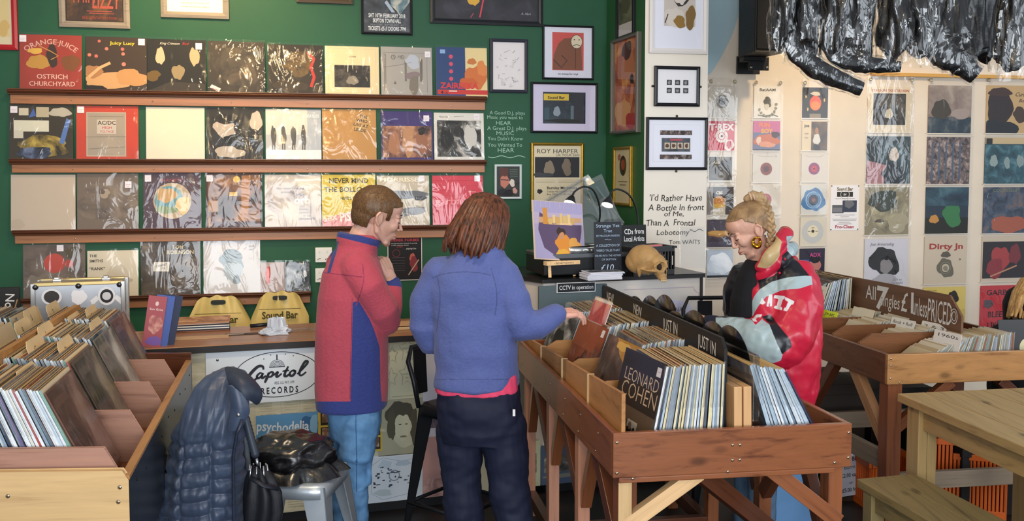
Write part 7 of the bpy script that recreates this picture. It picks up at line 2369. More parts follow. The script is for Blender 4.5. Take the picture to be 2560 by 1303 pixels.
# ------------------------------------------------------------------ the boy in the red fleece
def boy():
    Y = 3.95
    base = Vector((aY(878, 1300, Y).x, Y, 0))
    root = thing('person', 'boy in a raspberry red fleece with blue side panel, head bowed, hand at his chin', 'person', base)
    A = lambda x, y, d=0: aY(x, y, Y + d)
    hc = A(947, 538, .0)
    T = face_to(hc, (.88, .34, -.28), (.28, .05, .95), 1.04)
    raw = MB()
    raw.join(head_raw(), T)
    hn = hand_raw((.95, 1.0, 1.05, 1.1), .7, -1, .05)
    hw = A(976, 694, .09)
    TH = face_to(hw, (-.36, .10, .85), (.75, -.45, .35), 1.0)
    raw.join(hn, TH)
    bones(raw, [A(922, 560), A(905, 590), A(893, 625), A(888, 680)], [.055, .056, .062, .07])
    bones(raw, [A(888, 660), A(885, 800), A(885, 1000)], [.07, .10, .09])
    bones(raw, [A(890, 670, -.06), A(925, 720, -.09), A(962, 800, -.02), hw], [.05, .042, .036, .026])
    bones(raw, [A(870, 660, .1), A(900, 760, .16), A(960, 790, .2)], [.05, .04, .03])
    for x0, x1, x2, d in ((870, 866, 866, .06), (900, 891, 890, -.06)):
        bones(raw, [A(x0, 1000, d), A(x1, 1180, d), Vector((A(x2, 1300, d).x, Y + d, .13))], [.05, .035, .03])
    sk = skin_mat('#c99a84', '#d7a896')
    me = bake(raw, BODY, [sk], name='body')
    socket(me, T)
    put('body', me, root, base)
    lids(root, base, T, mat('#3a2a22', .6), mat('#4a3424', .7), mat('#b9786c', .5), False)

    def cap(q):
        if q.x > .078 - .012 * (q.z > .08) and q.z < .085:
            return False
        if q.x > .035:
            return q.z > .048 + .45 * max(0, q.x - .05)
        if q.x > -.012:
            return q.z > .018 - (.03 if q.x > .018 and abs(q.y) > .05 else 0) + .0
        if q.x > -.045:
            return q.z > .012 - .55 * (-.012 - q.x) * 2
        return q.z > -.062
    hair_shell(T, cap, hair_mat('#44301e', '#71512f', (70, 70, 40)), .0075, .003, .0022, base, root)
    # fleece
    f = MB()
    rows = [(845, 942, 612, .085, Y), (828, 940, 640, .11, Y), (806, 955, 680, .14, Y), (796, 964, 740, .155, Y), (790, 970, 820, .155, Y), (789, 972, 900, .15, Y), (789, 970, 970, .15, Y), (792, 966, 1018, .15, Y)]
    rg = sil(rows)
    f.rings(rg, XX)
    # collar: tall band leaning forward round the neck
    f.rings([[p_ + Vector((0, 0, -.10 * (p_.x - A(895, 590).x) - .012)) for p_ in r_] for r_ in sil([(843, 945, 608, .088, Y), (842, 950, 592, .086, Y), (846, 944, 578, .080, Y)], 28, 2.1)], XX)
    for i_, dz in ((0, 0),):
        f.cap_chain([A(892, 672, -.08), A(926, 720, -.11), A(956, 775, -.08), A(964, 804, -.03)], [.08, .075, .07, .065], XX, 18)
        f.cap_chain([A(964, 804, -.03), A(974, 765, .03), A(979, 712, .09)], [.062, .054, .046], XX, 18)
    f.cap_chain([A(860, 665, .10), A(900, 740, .17), A(940, 770, .2), A(950, 720, .2)], [.08, .07, .055, .045], XX, 16)
    panel = [(882, 756), (897, 752), (925, 800), (950, 870), (955, 1000), (950, 1030), (876, 1030)]
    cuff = A(979, 700, .09)
    mn, mxm = np.minimum, np.maximum

    def blue(X, Y, N, C):
        d = mn(sd_poly(X, Y, panel), (.45 - N) * 30)
        d = mxm(d, Y - 1004)
        t = Y + (X - 900) * -.25
        d = mxm(d, mn(mn(8 - abs(t - 598), 958 - X), 646 - Y))
        d = mxm(d, mn(sd_poly(X, Y, [(944, 575), (985, 560), (985, 640), (940, 640)]), 6 + 0 * X))
        d = mxm(d, mn((.058 - np.linalg.norm(C - np.array(cuff), axis=1)) * 500, X - 955))
        return mxm(d, mn(mn(4.5 - abs(X - (842 - (Y - 606) * .30)), mn(Y - 604, 682 - Y)), (.3 - N) * 30))

    def seams(X, Y, N, C):
        d = mn(1.6 - abs(Y - (681 + (X - 806) * .12)), mn(X - 800, 905 - X))
        d = mxm(d, mn(1.5 - abs(X - (880 - (Y - 756) * .02)), mn(Y - 744, 1000 - Y)))
        d = mxm(d, mn(1.5 - abs(X - (906 - (Y - 660) * .16 + 10 * np.sin((Y - 660) * .03))), mn(Y - 660, 765 - Y)))
        return mn(d, (.4 - N) * 30)
    me = bake(f, CLOTH, name='fleece')
    regions(me, [(blue, '#343f7c'), (seams, '#8a3450')], '#b04a5a')
    fold(me, .007, 7, 3, (1, 1, .45))
    put('fleece', me, root, base)
    j_ = MB()
    j_.rings(sil([(818, 955, 985, .13, Y), (822, 952, 1040, .125, Y), (830, 948, 1090, .115, Y)]), XX)
    for (x0, x1, x2, r0, d) in ((870, 868, 866, .077, .06), (900, 893, 890, .077, -.06)):
        j_.cap_chain([A(x0, 1050, d), A(x1 - 2, 1140, d), A(x1 - 2, 1220, d * .9), Vector((A(x2 - 6, 1300, d).x, Y + d, .55)), Vector((A(x2, 1300, d).x, Y + d, .11))], [.088, .074, .066, .062, .055], XX, 20)
    den = mat('#5a84ae', .8, spec=.2, var=.28, scale=14, bump=.2, name='denim')
    me = bake(j_, CLOTH, [den, mat('#38608c', .8)], lambda c, n: 1 if n.y < .2 and abs(px_of(c)[0] - (890 + (px_of(c)[1] - 1030) * .01)) < 1.8 and px_of(c)[1] < 1230 else 0, 'jeans')
    fold(me, .007, 9, 5, (1, 1, 1.6))
    put('jeans', me, root, base)
    for dx, d in ((-8, .06), (10, -.06)):
        q = A(872 + dx, 1300, d)
        shoe(root, base, q.x + .03, Y + d, .25, mat('#2c2c30', .6), mat('#d8d4cc', .6))
    z = MB()
    z.tube([A(843, 606, -.13), A(845, 600, -.14)], .004, mat('#8a3a48', .5), 8)
    return root


boy()


# ------------------------------------------------------------------ the woman in the blue fleece
def woman():
    Y = 3.70
    base = Vector((aY(1200, 1300, Y).x, Y, 0))
    root = thing('person', 'woman with a brown bob, blue fleece and dark trousers, reaching into the middle bin', 'person', base)
    A = lambda x, y, d=0: aY(x, y, Y + d)
    hc = A(1214, 562, .03)
    T = face_to(hc, (.72, .62, -.36), (.30, .2, .93), .98)
    raw = MB()
    raw.join(head_raw(True), T)
    hw = A(1388, 788, -.02)
    TH = face_to(hw, (.90, .30, .10), (-.12, -.25, .96), .98)
    raw.join(hand_raw((.38, .42, .45, .5), .5, 1, .12), TH)
    bones(raw, [A(1205, 590), A(1198, 640), A(1192, 700)], [.05, .056, .08])
    bones(raw, [A(1190, 680), A(1190, 820), A(1192, 1000)], [.08, .1, .1])
    bones(raw, [A(1240, 690), A(1275, 770), A(1305, 820, .0), hw], [.05, .042, .036, .026])
    bones(raw, [A(1120, 690), A(1075, 780), A(1075, 835, .02), A(1110, 820, .25)], [.05, .042, .036, .026])
    raw.join(hand_raw((.3, .35, .4, .45), .4, -1), face_to(A(1115, 818, .27), (.5, .86, .0), (0, 0, 1)))
    for x0, x1, x2, d in ((1150, 1152, 1164, .03), (1256, 1268, 1288, -.03)):
        bones(raw, [A(x0, 1020, d), A(x1, 1170, d), A((x1 + x2) / 2, 1250, d), Vector((A(x2, 1300, d).x, Y + d, .13))], [.055, .045, .04, .035])
    sk = skin_mat('#c9907c', '#d8a492')
    me = bake(raw, BODY, [sk], name='body')
    socket(me, T)
    put('body', me, root, base)
    lids(root, base, T, mat('#3a2a22', .6), mat('#4a3424', .7), mat('#b9786c', .5), True)
    # bob: rings round the head, fuller at the back, jaw length
    h = MB()
    prof = [(.125, .02), (.118, .05), (.098, .082), (.06, .104), (.015, .112), (-.03, .116), (-.07, .122), (-.105, .118), (-.125, .10)]
    rg = []
    for z, r in prof:
        ring = []
        for k in range(72):
            a = 2 * PI * k / 72
            ca, sa = math.cos(a), math.sin(a)
            front = max(0, ca) ** 2
            rr_ = r * (1 - .06 * front) * (.93 if abs(sa) > .7 else 1)
            cut = 1.0
            if z < .045 and ca > .55:
                cut = .80 - .18 * min(1, (.045 - z) / .06)
            wig = 1 + .022 * math.sin(13 * a + z * 30) + .014 * math.sin(29 * a + z * 55)
            zz = z - (.018 * math.sin(5 * a + 1) if z < -.09 else 0) - (.02 * max(0, -ca) if z < -.06 else 0)
            ring.append(Vector((-.012 + rr_ * cut * wig * ca, rr_ * .90 * wig * sa, zz + .005)))
        rg.append(ring)
    h.rings(rg, hair_mat('#2f1a10', '#74422a', (26, 26, 5)))
    rh = random.Random(3)
    for q in range(44):
        a = PI * (.36 + 1.28 * q / 43) + rh.uniform(-.05, .05)
        ca, sa = math.cos(a), math.sin(a)
        w0 = rh.uniform(-.012, .012)
        h.cap_chain([(-.012 + .05 * ca, .045 * sa, .116), (-.012 + .098 * ca, .088 * sa, .062), (-.012 + .116 * ca, .103 * sa, -.01), (-.012 + (.122 + w0) * ca, (.108 + w0) * sa, -.075), (-.012 + (.118 + w0 * 1.6) * ca + .006 * math.sin(q), (.106 + w0 * 1.5) * sa, -.118 + rh.uniform(-.012, .01)), (-.012 + (.108 + w0 * 2) * ca, (.098 + w0 * 2) * sa, -.148 + rh.uniform(-.016, .016))],
                    [.006, .011, .0125, .013, .011, .004], hair_mat('#2f1a10', '#74422a', (26, 26, 5)), 7)
    o = h.build('hair', root, T=Matrix.Translation(-base) @ T)
    f = MB()
    f.rings(sil([(1160, 1250, 606, .075, Y), (1135, 1262, 630, .10, Y), (1090, 1282, 672, .125, Y), (1066, 1296, 720, .14, Y), (1074, 1292, 790, .145, Y), (1084, 1290, 850, .15, Y), (1088, 1294, 910, .15, Y), (1088, 1298, 962, .155, Y)]), XX)
    f.rings(sil([(1158, 1250, 612, .078, Y), (1160, 1254, 598, .078, Y)], 28, 2), XX)
    f.cap_chain([A(1105, 690, .0), A(1074, 750, .0), A(1064, 815, .0), A(1075, 850, .03)], [.085, .078, .068, .06], XX, 18)
    f.cap_chain([A(1075, 846, .02), A(1095, 838, .14), A(1112, 822, .25)], [.06, .052, .045], XX, 16)
    f.cap_chain([A(1250, 690, -.02), A(1282, 750, -.05), A(1300, 812, -.06)], [.085, .078, .068], XX, 18)
    f.cap_chain([A(1300, 812, -.06), A(1345, 812, -.05), A(1388, 786, -.03)], [.066, .058, .046], XX, 18)

    def seams(X, Y, N, C):
        mn, mxm = np.minimum, np.maximum
        d = mn(1.5 - abs(Y - (680 + ((X - 1165) / 75) ** 2 * 12)), mn(X - 1080, 1230 - X))
        d = mxm(d, mn(1.4 - abs(X - (1228 + 14 * np.sin((Y - 670) * .02))), mn(Y - 670, 790 - Y)))
        d = mxm(d, mn(1.4 - abs(X - (1094 + 6 * np.sin((Y - 690) * .03))), mn(Y - 690, 830 - Y)))
        return mn(mxm(d, 1.5 - abs(Y - 949)), (.4 - N) * 30)
    me = bake(f, CLOTH, name='fleece')
    regions(me, [(seams, '#454f7d')], '#566299')
    fold(me, .010, 6, 11, (1, 1, 1.3))
    put('fleece', me, root, base)
    s = MB()
    s.rings(sil([(1092, 1294, 930, .146, Y), (1090, 1298, 974, .152, Y)]), XX)
    me = bake(s, CLOTH, [mat('#e2486c', .75, var=.06, scale=30)], name='shirt_hem')
    fold(me, .006, 12, 2, (1, 1, .5))
    put('shirt_hem', me, root, base)
    t = MB()
    t.rings(sil([(1094, 1296, 955, .145, Y), (1094, 1302, 1010, .155, Y), (1100, 1308, 1070, .15, Y), (1106, 1312, 1100, .13, Y)]), XX)
    for x0, x1, x2, d in ((1150, 1152, 1160, .03), (1256, 1268, 1284, -.03)):
        t.cap_chain([A(x0, 1070, d), A(x1, 1170, d), A((x1 + x2) / 2, 1250, d), Vector((A(x2 + 4, 1300, d).x, Y + d, .25)), Vector((A(x2 + 4, 1300, d).x, Y + d, .09))], [.10, .086, .083, .08, .075], XX, 20)
    nav = mat('#1d2136', .7, spec=.25, var=.12, scale=30, bump=.1, name='trouser_cloth')
    me = bake(t, CLOTH, [nav], name='trousers')
    fold(me, .010, 8, 21, (1, 1, 1.5))
    put('trousers', me, root, base)
    q = A(1285, 1034, -.165)
    part('care_tag', MB().cbox((q.x, q.y + .01, q.z), (.010, .003, .026), '#e4e4e8'), root, base)
    for dx, d in ((-30, .03), (94, -.03)):
        q = A(1190 + dx, 1300, d)
        shoe(root, base, q.x + .03, Y + d, .7, mat('#26262a', .6), mat('#3a3a3c', .6))
    return root


woman()


# ------------------------------------------------------------------ the blonde woman in the sports jacket
def blonde():
    Y = 4.0
    base = Vector((aY(1880, 1300, Y).x, Y, 0))
    root = thing('person', 'blonde woman with a plait and gold hoop in a red, black and silver jacket', 'person', base)
    A = lambda x, y, d=0: aY(x, y, Y + d)
    hc = A(1874, 572, .0)
    T = face_to(hc, (-.86, -.05, -.52), (-.5, .0, .86), .98)
    raw = MB()
    raw.join(head_raw(True), T)
    hw = A(1768, 806, .02)
    TH = face_to(hw, (-.9, .25, .05), (-.05, -.75, .65), .95)
    raw.join(hand_raw((.45, .5, .5, .55), .4, 1, .1), TH)
    bones(raw, [A(1890, 605), A(1905, 640), A(1915, 690)], [.05, .053, .075])
    bones(raw, [A(1915, 680), A(1925, 800), A(1935, 960), A(1935, 1040)], [.08, .1, .1, .1])
    bones(raw, [A(1980, 720, -.1), A(1970, 860, -.14), A(1880, 850, -.12), hw], [.05, .042, .036, .026])
    bones(raw, [A(1900, 720, .14), A(1880, 830, .2), A(1780, 815, .2)], [.05, .042, .03])
    raw.join(hand_raw((.4, .45, .5, .5), .4, -1), face_to(A(1772, 812, .2), (-.9, .1, -.1), (0, .3, .9)))
    for x0, x1, x2, d in ((1912, 1878, 1868, .07), (1950, 1918, 1904, -.06)):
        bones(raw, [A(x0, 1040, d), A(x1, 1190, d), Vector((A(x2, 1300, d).x, Y + d, .40)), Vector((A(x2, 1300, d).x, Y + d, .13))], [.055, .045, .035, .03])
    sk = skin_mat('#cd9c86', '#d9aa96')
    me = bake(raw, BODY, [sk], name='body')
    socket(me, T)
    put('body', me, root, base)
    lids(root, base, T, mat('#1f1814', .6), mat('#5a4230', .7), mat('#b0685e', .4), True)

    def cap(q):
        if q.x > .02:
            return q.z > .070 + .25 * max(0, q.x - .04) + .12 * max(0, .03 - abs(q.y))
        if q.x > -.012:
            return q.z > .022 + .9 * max(0, q.x + .012)
        if q.x > -.05:
            return q.z > .022 + (q.x + .012) * 1.6
        return q.z > -.055
    hm = hair_mat('#8f7250', '#bfa077', (10, 10, 10))
    hair_shell(T, cap, hair_mat('#7c5f42', '#a8875f', (9, 9, 9)), .006, .0026, .0016, base, root, pole=(-.6, 0, .8))
    # bun, tie and plait
    p = MB()
    P = [A(1868, 497, 0), A(1884, 487, -.01), A(1900, 492, -.02)]
    p.cap_chain(P, [.017, .020, .017], hm, 14)
    p.build('ponytail_base', root, T=Matrix.Translation(-base))
    tie = MB()
    for k in range(2):
        a = A(1876 + 8 * k, 491, -.012)
        R = face_to(a, (.9, -.2, .3))
        tie.lathe([(.019, -.004), (.022, 0), (.019, .004)], mat('#c9a88c', .6), 16, R @ Matrix.Rotation(PI / 2, 4, 'Y'))
    tie.build('hair_tie', root, T=Matrix.Translation(-base))
    ctrl = [(1896, 490, -.02), (1912, 508, -.035), (1923, 535, -.045), (1929, 565, -.055), (1928, 595, -.07), (1922, 622, -.085), (1915, 646, -.095)]
    C_ = [A(*c) for c in ctrl]
    pl_ = MB()
    N = 26
    for k in range(N):
        t_ = k / (N - 1) * (len(C_) - 1.001)
        i = int(t_)
        q = C_[i].lerp(C_[i + 1], t_ - i)
        d = (C_[i + 1] - C_[i]).normalized()
        sd = d.cross(Vector((0, 1, 0))).normalized()
        r = .017 * (1 - .45 * k / N)
        off = sd * (r * .55 * (1 if k % 2 else -1))
        R = face_to(q + off, d + sd * (-.7 if k % 2 else .7), (0, -1, 0))
        e = MB()
        e.ell((0, 0, 0), (r * 1.35, r * .72, r * .8), hm, 12, 8)
        pl_.join(e, R)
    pl_.build('plait', root, T=Matrix.Translation(-base))
    # gold hoop
    er = T @ Vector((.002, -.084, -.055)) if False else A(1892, 605, -.085)
    g = MB()
    au = mat('#c9962e', .18, 1.0)
    for rr_, w_ in ((.018, .008),):
        ring = [Vector((er.x + rr_ * math.sin(a) * .85, er.y - .006 * math.cos(a * 2), er.z + rr_ * math.cos(a) * 1.1)) for a in [2 * PI * k / 24 for k in range(25)]]
        g.tube(ring, [w_ * (1.25 - .55 * math.cos(2 * PI * k / 24)) * .75 for k in range(25)], au, 10)
    g.build('hoop_earring', root, T=Matrix.Translation(-base))
    # black top under the jacket
    b = MB()
    b.rings(sil([(1868, 1915, 650, .07, Y), (1845, 1930, 690, .10, Y), (1828, 1960, 750, .12, Y), (1826, 1980, 840, .13, Y), (1850, 1990, 960, .13, Y)]), XX)
    me = bake(b, CLOTH, [mat('#14141a', .85, var=.1, scale=50)], name='black_top')
    put('black_top', me, root, base)
    # trousers
    t = MB()
    t.rings(sil([(1862, 1998, 960, .13, Y), (1860, 1995, 1060, .13, Y)]), XX)
    for x0, x1, x2, d in ((1912, 1878, 1868, .07), (1950, 1918, 1904, -.06)):
        t.cap_chain([A(x0, 1040, d), A(x1, 1190, d), Vector((A(x2, 1300, d).x, Y + d, .40)), Vector((A(x2, 1300, d).x, Y + d, .1))], [.09, .075, .065, .06], XX, 18)
    me = bake(t, CLOTH, [mat('#5c7894', .8, var=.2, scale=14)], name='jeans')
    fold(me, .006, 9, 9)
    put('jeans', me, root, base)
    # jacket
    j_ = MB()
    j_.rings(sil([(1900, 1990, 640, .10, Y + .0), (1880, 2012, 676, .14, Y), (1858, 2026, 715, .17, Y), (1848, 2037, 770, .19, Y), (1846, 2043, 840, .20, Y), (1856, 2044, 910, .20, Y), (1868, 2038, 965, .19, Y), (1895, 2022, 1008, .16, Y)]), XX)
    j_.cap_chain([A(1985, 705, -.09), A(1995, 770, -.15), A(1978, 838, -.19), A(1948, 868, -.2)], [.105, .105, .10, .09], XX, 20)
    j_.cap_chain([A(1948, 864, -.2), A(1892, 848, -.17), A(1845, 832, -.11), A(1806, 815, -.04)], [.10, .085, .07, .046], XX, 20)
    j_.cap_chain([A(1868, 700, .16), A(1850, 790, .2), A(1830, 830, .2), A(1785, 815, .19)], [.09, .085, .075, .045], XX, 18)
    # stand collar, open at the throat
    col = []
    for x, y, d, r in ((1900, 668, -.11, .020), (1925, 640, -.13, .026), (1952, 606, -.12, .030), (1962, 585, -.06, .032), (1960, 582, .02, .030), (1935, 610, .11, .026), (1890, 650, .13, .022)):
        col.append((A(x, y, d), r))
    j_.cap_chain([c[0] for c in col], [c[1] for c in col], XX, 14)
    j_.cap_chain([A(1905, 690, -.10), A(1945, 655, -.12), A(1972, 630, -.10), A(1978, 622, .0)], [.026, .032, .034, .034], XX, 14)
    P_band = [(1900, 722), (1930, 704), (1975, 692), (2012, 690), (2026, 692), (2030, 712), (1995, 722), (1955, 726), (1915, 742), (1880, 790), (1868, 788), (1885, 745)]
    P_yoke = [(1955, 640), (1968, 628), (2000, 660), (2022, 690), (1975, 694), (1930, 706), (1898, 726), (1896, 700), (1935, 690), (1950, 670)]
    P_arm = [(1790, 795), (1855, 792), (1875, 800), (1890, 815), (1905, 800), (1925, 815), (1940, 850), (1957, 885), (1952, 900), (1915, 912), (1860, 905), (1790, 850)]
    P_elb = [(1905, 792), (1925, 786), (1975, 850), (1979, 868), (1955, 886), (1938, 848), (1922, 812)]
    P_lin = [(1893, 668), (1925, 618), (1940, 588), (1955, 604), (1944, 650), (1925, 668)]
    P_dark = [(1796, 640), (1850, 640), (1862, 690), (1858, 790), (1840, 800), (1790, 800)]
    W1 = [(1905, 745), (1914, 757), (1908, 762), (1900, 760)]
    letters = [[(1916, 766), (1922, 736), (1931, 736), (1930, 766), (1924, 766), (1925, 758), (1922, 758), (1921, 767)],
               [(1936, 738), (1962, 740), (1960, 748), (1956, 748), (1949, 766), (1954, 768), (1952, 775), (1933, 770), (1936, 764), (1939, 764), (1944, 747), (1934, 745)],
               [(1962, 742), (1986, 753), (1982, 761), (1978, 760), (1966, 778), (1956, 775), (1960, 768), (1963, 768), (1970, 754), (1962, 750)],
               [(1874, 800), (1893, 786), (1907, 786), (1903, 794), (1898, 793), (1890, 803), (1894, 808), (1884, 808), (1880, 800)]]

    near = lambda f_: (lambda X, Y, N, C: np.minimum(f_(X, Y), (.5 - N) * 40))
    uni = lambda *ps: (lambda X, Y: np.maximum.reduce([sd_poly(X, Y, p_) for p_ in ps]))
    lapel = lambda X, Y, N, C: np.maximum(np.maximum(np.minimum(np.minimum(Y - 640, 1862 - X), 812 - Y), 1800 - X), sd_poly(X, Y, P_dark))
    trim = lambda X, Y, N, C: np.minimum(X - 1968, np.minimum(640 - Y, Y - 590))
    me = bake(j_, [('REMESH', dict(mode='VOXEL', voxel_size=.0042)), ('SMOOTH', dict(iterations=9, factor=.5))], name='jacket')
    regions(me, [(lapel, '#17181f'), (trim, '#a9bcc0'), (near(uni(P_lin)), '#c4a878'), (near(uni(P_yoke)), '#17181f'), (near(uni(P_band, P_arm)), '#a9bcc0'), (near(uni(P_elb)), '#17181f'), (near(uni(W1, *letters)), '#e6e2e4')],
            '#c81e3c', .34, .0, .10, .12, 9, .5)
    fold(me, .014, 7, 31, (1, 1, .8))
    fold(me, .006, 17, 5, (1, 1, .7))
    put('jacket', me, root, base)
    k = MB()
    k.cap_chain([A(1806, 816, -.04), A(1785, 810, -.01), A(1772, 807, .015)], [.043, .038, .034], mat('#1d2236', .8, var=.1, scale=80), 16)
    k.build('knit_cuff', root, T=Matrix.Translation(-base))
    sn = MB()
    for x, y in ((1949, 683), (1962, 648)):
        q = A(x, y, -.15)
        sn.ell(q, (.006, .006, .006), mat('#b01830', .3, coat=.5), 10, 6)
    sn.build('press_stud', root, T=Matrix.Translation(-base))
    for dx, d in ((-12, .07), (24, -.06)):
        q = A(1880 + dx, 1300, d)
        shoe(root, base, q.x - .03, Y + d, PI - .2, mat('#2a2a2e', .5), mat('#3a3a3c', .6))
    return root


blonde()


# ------------------------------------------------------------------ person at the right edge, mostly cut off
def edge_person():
    Y = 5.1
    base = Vector((aY(2575, 900, Y).x, Y, 0))
    root = thing('person', 'person in black with ginger blond hair, cut off by the right edge of the photo', 'person', base)
    A = lambda x, y, d=0: aY(x, y, Y + d)
    raw = MB()
    T = face_to(A(2590, 745, 0), (.8, .5, -.3), (.2, .1, .95))
    raw.join(head_raw(True), T)
    bones(raw, [A(2585, 780), A(2580, 815), A(2580, 900), Vector((base.x, Y, .9))], [.05, .06, .1, .1])
    for d in (-.08, .08):
        bones(raw, [Vector((base.x, Y + d, .9)), Vector((base.x, Y + d, .5)), Vector((base.x, Y + d, .1))], [.08, .06, .05])
    put('body', bake(raw, [('REMESH', dict(mode='VOXEL', voxel_size=.004)), ('SMOOTH', dict(iterations=3, factor=.5))], [skin_mat('#c99a84', '#d7a896')], name='body'), root, base)
    h = MB()
    for q in range(26):
        a = PI * (.3 + 1.4 * q / 25)
        x, y = -.015 + .104 * math.cos(a), .086 * math.sin(a)
        h.cap_chain([(x * .3, y * .3, .118), (x * .85, y * .85, .075), (x * 1.06, y * 1.06, .0), (x * (1.1 + .1 * math.sin(q * 2.2)), y * 1.1, -.07), (x * (1.2 + .12 * math.sin(q * 1.3)), y * 1.15, -.14)], [.014, .018, .02, .018, .007], hair_mat('#a8743c', '#d8b070', (26, 26, 5)), 8)
    h.build('hair', root, T=Matrix.Translation(-base) @ T)
    f = MB()
    f.rings(sil([(2535, 2625, 795, .09, Y), (2510, 2650, 815, .14, Y), (2490, 2670, 850, .17, Y), (2480, 2680, 900, .18, Y), (2480, 2680, 1000, .18, Y)]), XX)
    f.cap_chain([A(2515, 840, -.05), A(2490, 880, -.12), A(2500, 905, -.2)], [.08, .07, .055], XX, 16)
    me = bake(f, CLOTH, [mat('#101014', .85, var=.15, scale=30)], name='black_coat')
    fold(me, .008, 8, 3)
    put('black_coat', me, root, base)
    t = MB()
    for d in (-.08, .08):
        t.cap_chain([Vector((base.x, Y + d, .95)), Vector((base.x, Y + d, .5)), Vector((base.x, Y + d, .08))], [.11, .085, .075], XX, 16)
    put('trousers', bake(t, CLOTH, [mat('#1a1a1f', .85)], name='trousers'), root, base)
    for d in (-.08, .08):
        shoe(root, base, base.x + .03, Y + d, .5, mat('#1a1a1c', .6), mat('#2a2a2c', .6))


edge_person()
# ================================================================== furniture and loose things on the floor
oakp = lambda ax: wood('#7a6440', '#a88c5c', ax, .8, .5, .05)
# plank table in the right foreground
tc = az(2243, 984, .75)
ev = Vector((.118, -.762, 0)).normalized()
eu = Vector((.60, .107, 0)).normalized()
TBL = frame_mat((tc.x, tc.y), eu, -ev)
tbl = thing('dining_table', 'sturdy plain wooden table in the right foreground', 'table', (tc.x, tc.y, 0), 0)
TT = Matrix.Translation(-Vector((tc.x, tc.y, 0))) @ TBL
wt, lt_ = .66, 1.25
for k in range(5):
    MB().box((wt * k / 5 + .001, -lt_, .715), (wt * (k + 1) / 5 - .001, 0, .75), oakp(1), TT).build('top_plank', tbl, bevel=.003)
for x0, y0 in ((.03, -.115), (wt - .115, -.115), (.03, -lt_ + .03), (wt - .115, -lt_ + .03)):
    MB().box((x0, y0, 0), (x0 + .042, y0 + .085, .715), oakp(2), TT).box((x0 + .043, y0, 0), (x0 + .085, y0 + .085, .715), oakp(2), TT).build('leg', tbl, bevel=.003)
MB().box((.05, -lt_ + .05, .62), (.075, -.05, .715), oakp(1), TT).build('apron', tbl, bevel=.002)
MB().box((wt - .075, -lt_ + .05, .62), (wt - .05, -.05, .715), oakp(1), TT).build('apron', tbl, bevel=.002)
MB().box((.11, -.075, .62), (wt - .11, -.05, .715), oakp(0), TT).build('apron', tbl, bevel=.002)
# bench
bc = az(2141, 1197, .45)
be = az(2286, 1184, .45)
eb = Vector((be.x - bc.x, be.y - bc.y, 0))
wb = eb.length
eb.normalize()
BT = frame_mat((bc.x, bc.y), eb, (-.20, .98))
bn = thing('bench', 'plain wooden bench in the bottom right corner, in front of the table', 'bench', (bc.x, bc.y, 0), 0)
TBN = Matrix.Translation(-Vector((bc.x, bc.y, 0))) @ BT
bw = lambda ax: wood('#5e5236', '#8c7a50', ax, .8, .5, .05)
for k in range(2):
    MB().box((wb * k / 2 + .001, -.98, .415), (wb * (k + 1) / 2 - .001, 0, .45), bw(1), TBN).build('seat_plank', bn, bevel=.004)
for x0, y0 in ((.012, -.09), (wb - .072, -.09), (.012, -.95), (wb - .072, -.95)):
    MB().box((x0, y0, 0), (x0 + .06, y0 + .06, .415), bw(2), TBN).build('leg', bn, bevel=.003)
for x0 in (.028, wb - .05):
    MB().box((x0, -.93, .34), (x0 + .022, -.05, .415), bw(1), TBN).build('apron', bn, bevel=.002)
MB().box((.07, -.06, .34), (wb - .07, -.04, .415), bw(0), TBN).build('apron', bn, bevel=.002)


# orange slatted crates
def crate(x, y, yaw, w, d, h, label, col='#d8621e'):
    t = thing('slatted_crate', label, 'crate', (x, y, 0), yaw, 'orange plastic crates')
    c = mat(col, .4, spec=.4, var=.08, scale=8)
    for nm, A_, B_, ax in (('front_wall', -w / 2, w / 2, 0), ('back_wall', -w / 2, w / 2, 1)):
        yy = 0 if ax == 0 else d
        m_ = MB().box((-w / 2, yy - .006, 0), (w / 2, yy + .006, .04), c).box((-w / 2, yy - .006, h * .45), (w / 2, yy + .006, h * .55), c)
        m_.box((-w / 2, yy - .01, h - .03), (-.07, yy + .01, h), c).box((.07, yy - .01, h - .03), (w / 2, yy + .01, h), c).box((-.08, yy - .008, h - .10), (.08, yy + .008, h - .07), c)
        for k in range(19):
            x_ = -w / 2 + w * k / 18
            m_.box((x_ - .0065, yy - .005, 0), (x_ + .0065, yy + .005, h - (.08 if abs(x_) < .08 else .02)), c)
        m_.build(nm, t, bevel=.002)
    for s in (-1, 1):
        m_ = MB().box((s * w / 2 - .006, 0, 0), (s * w / 2 + .006, d, .04), c).box((s * w / 2 - .006, 0, h * .45), (s * w / 2 + .006, d, h * .55), c).box((s * w / 2 - .012, -.01, h - .03), (s * w / 2 + .012, d + .01, h), c)
        for k in range(14):
            y_ = d * k / 13
            m_.box((s * w / 2 - .005, y_ - .005, 0), (s * w / 2 + .005, y_ + .005, h), c)
        m_.build('side_wall', t, bevel=.002)
    b = MB()
    for k in range(9):
        b.box((-w / 2, d * k / 8 - .012, .004), (w / 2, d * k / 8 + .012, .012), c)
    b.build('bottom_slats', t)
    return t


p = aY(2425, 1200, 4.42)
crate(p.x, 4.42, -.25, .32, .30, .385, 'orange plastic slatted crate under the table')
p = aY(2222, 1170, 4.6)
crate(p.x, 4.52, .14, .27, .24, .25, 'orange plastic crate in the shade behind the leg of the right bin')
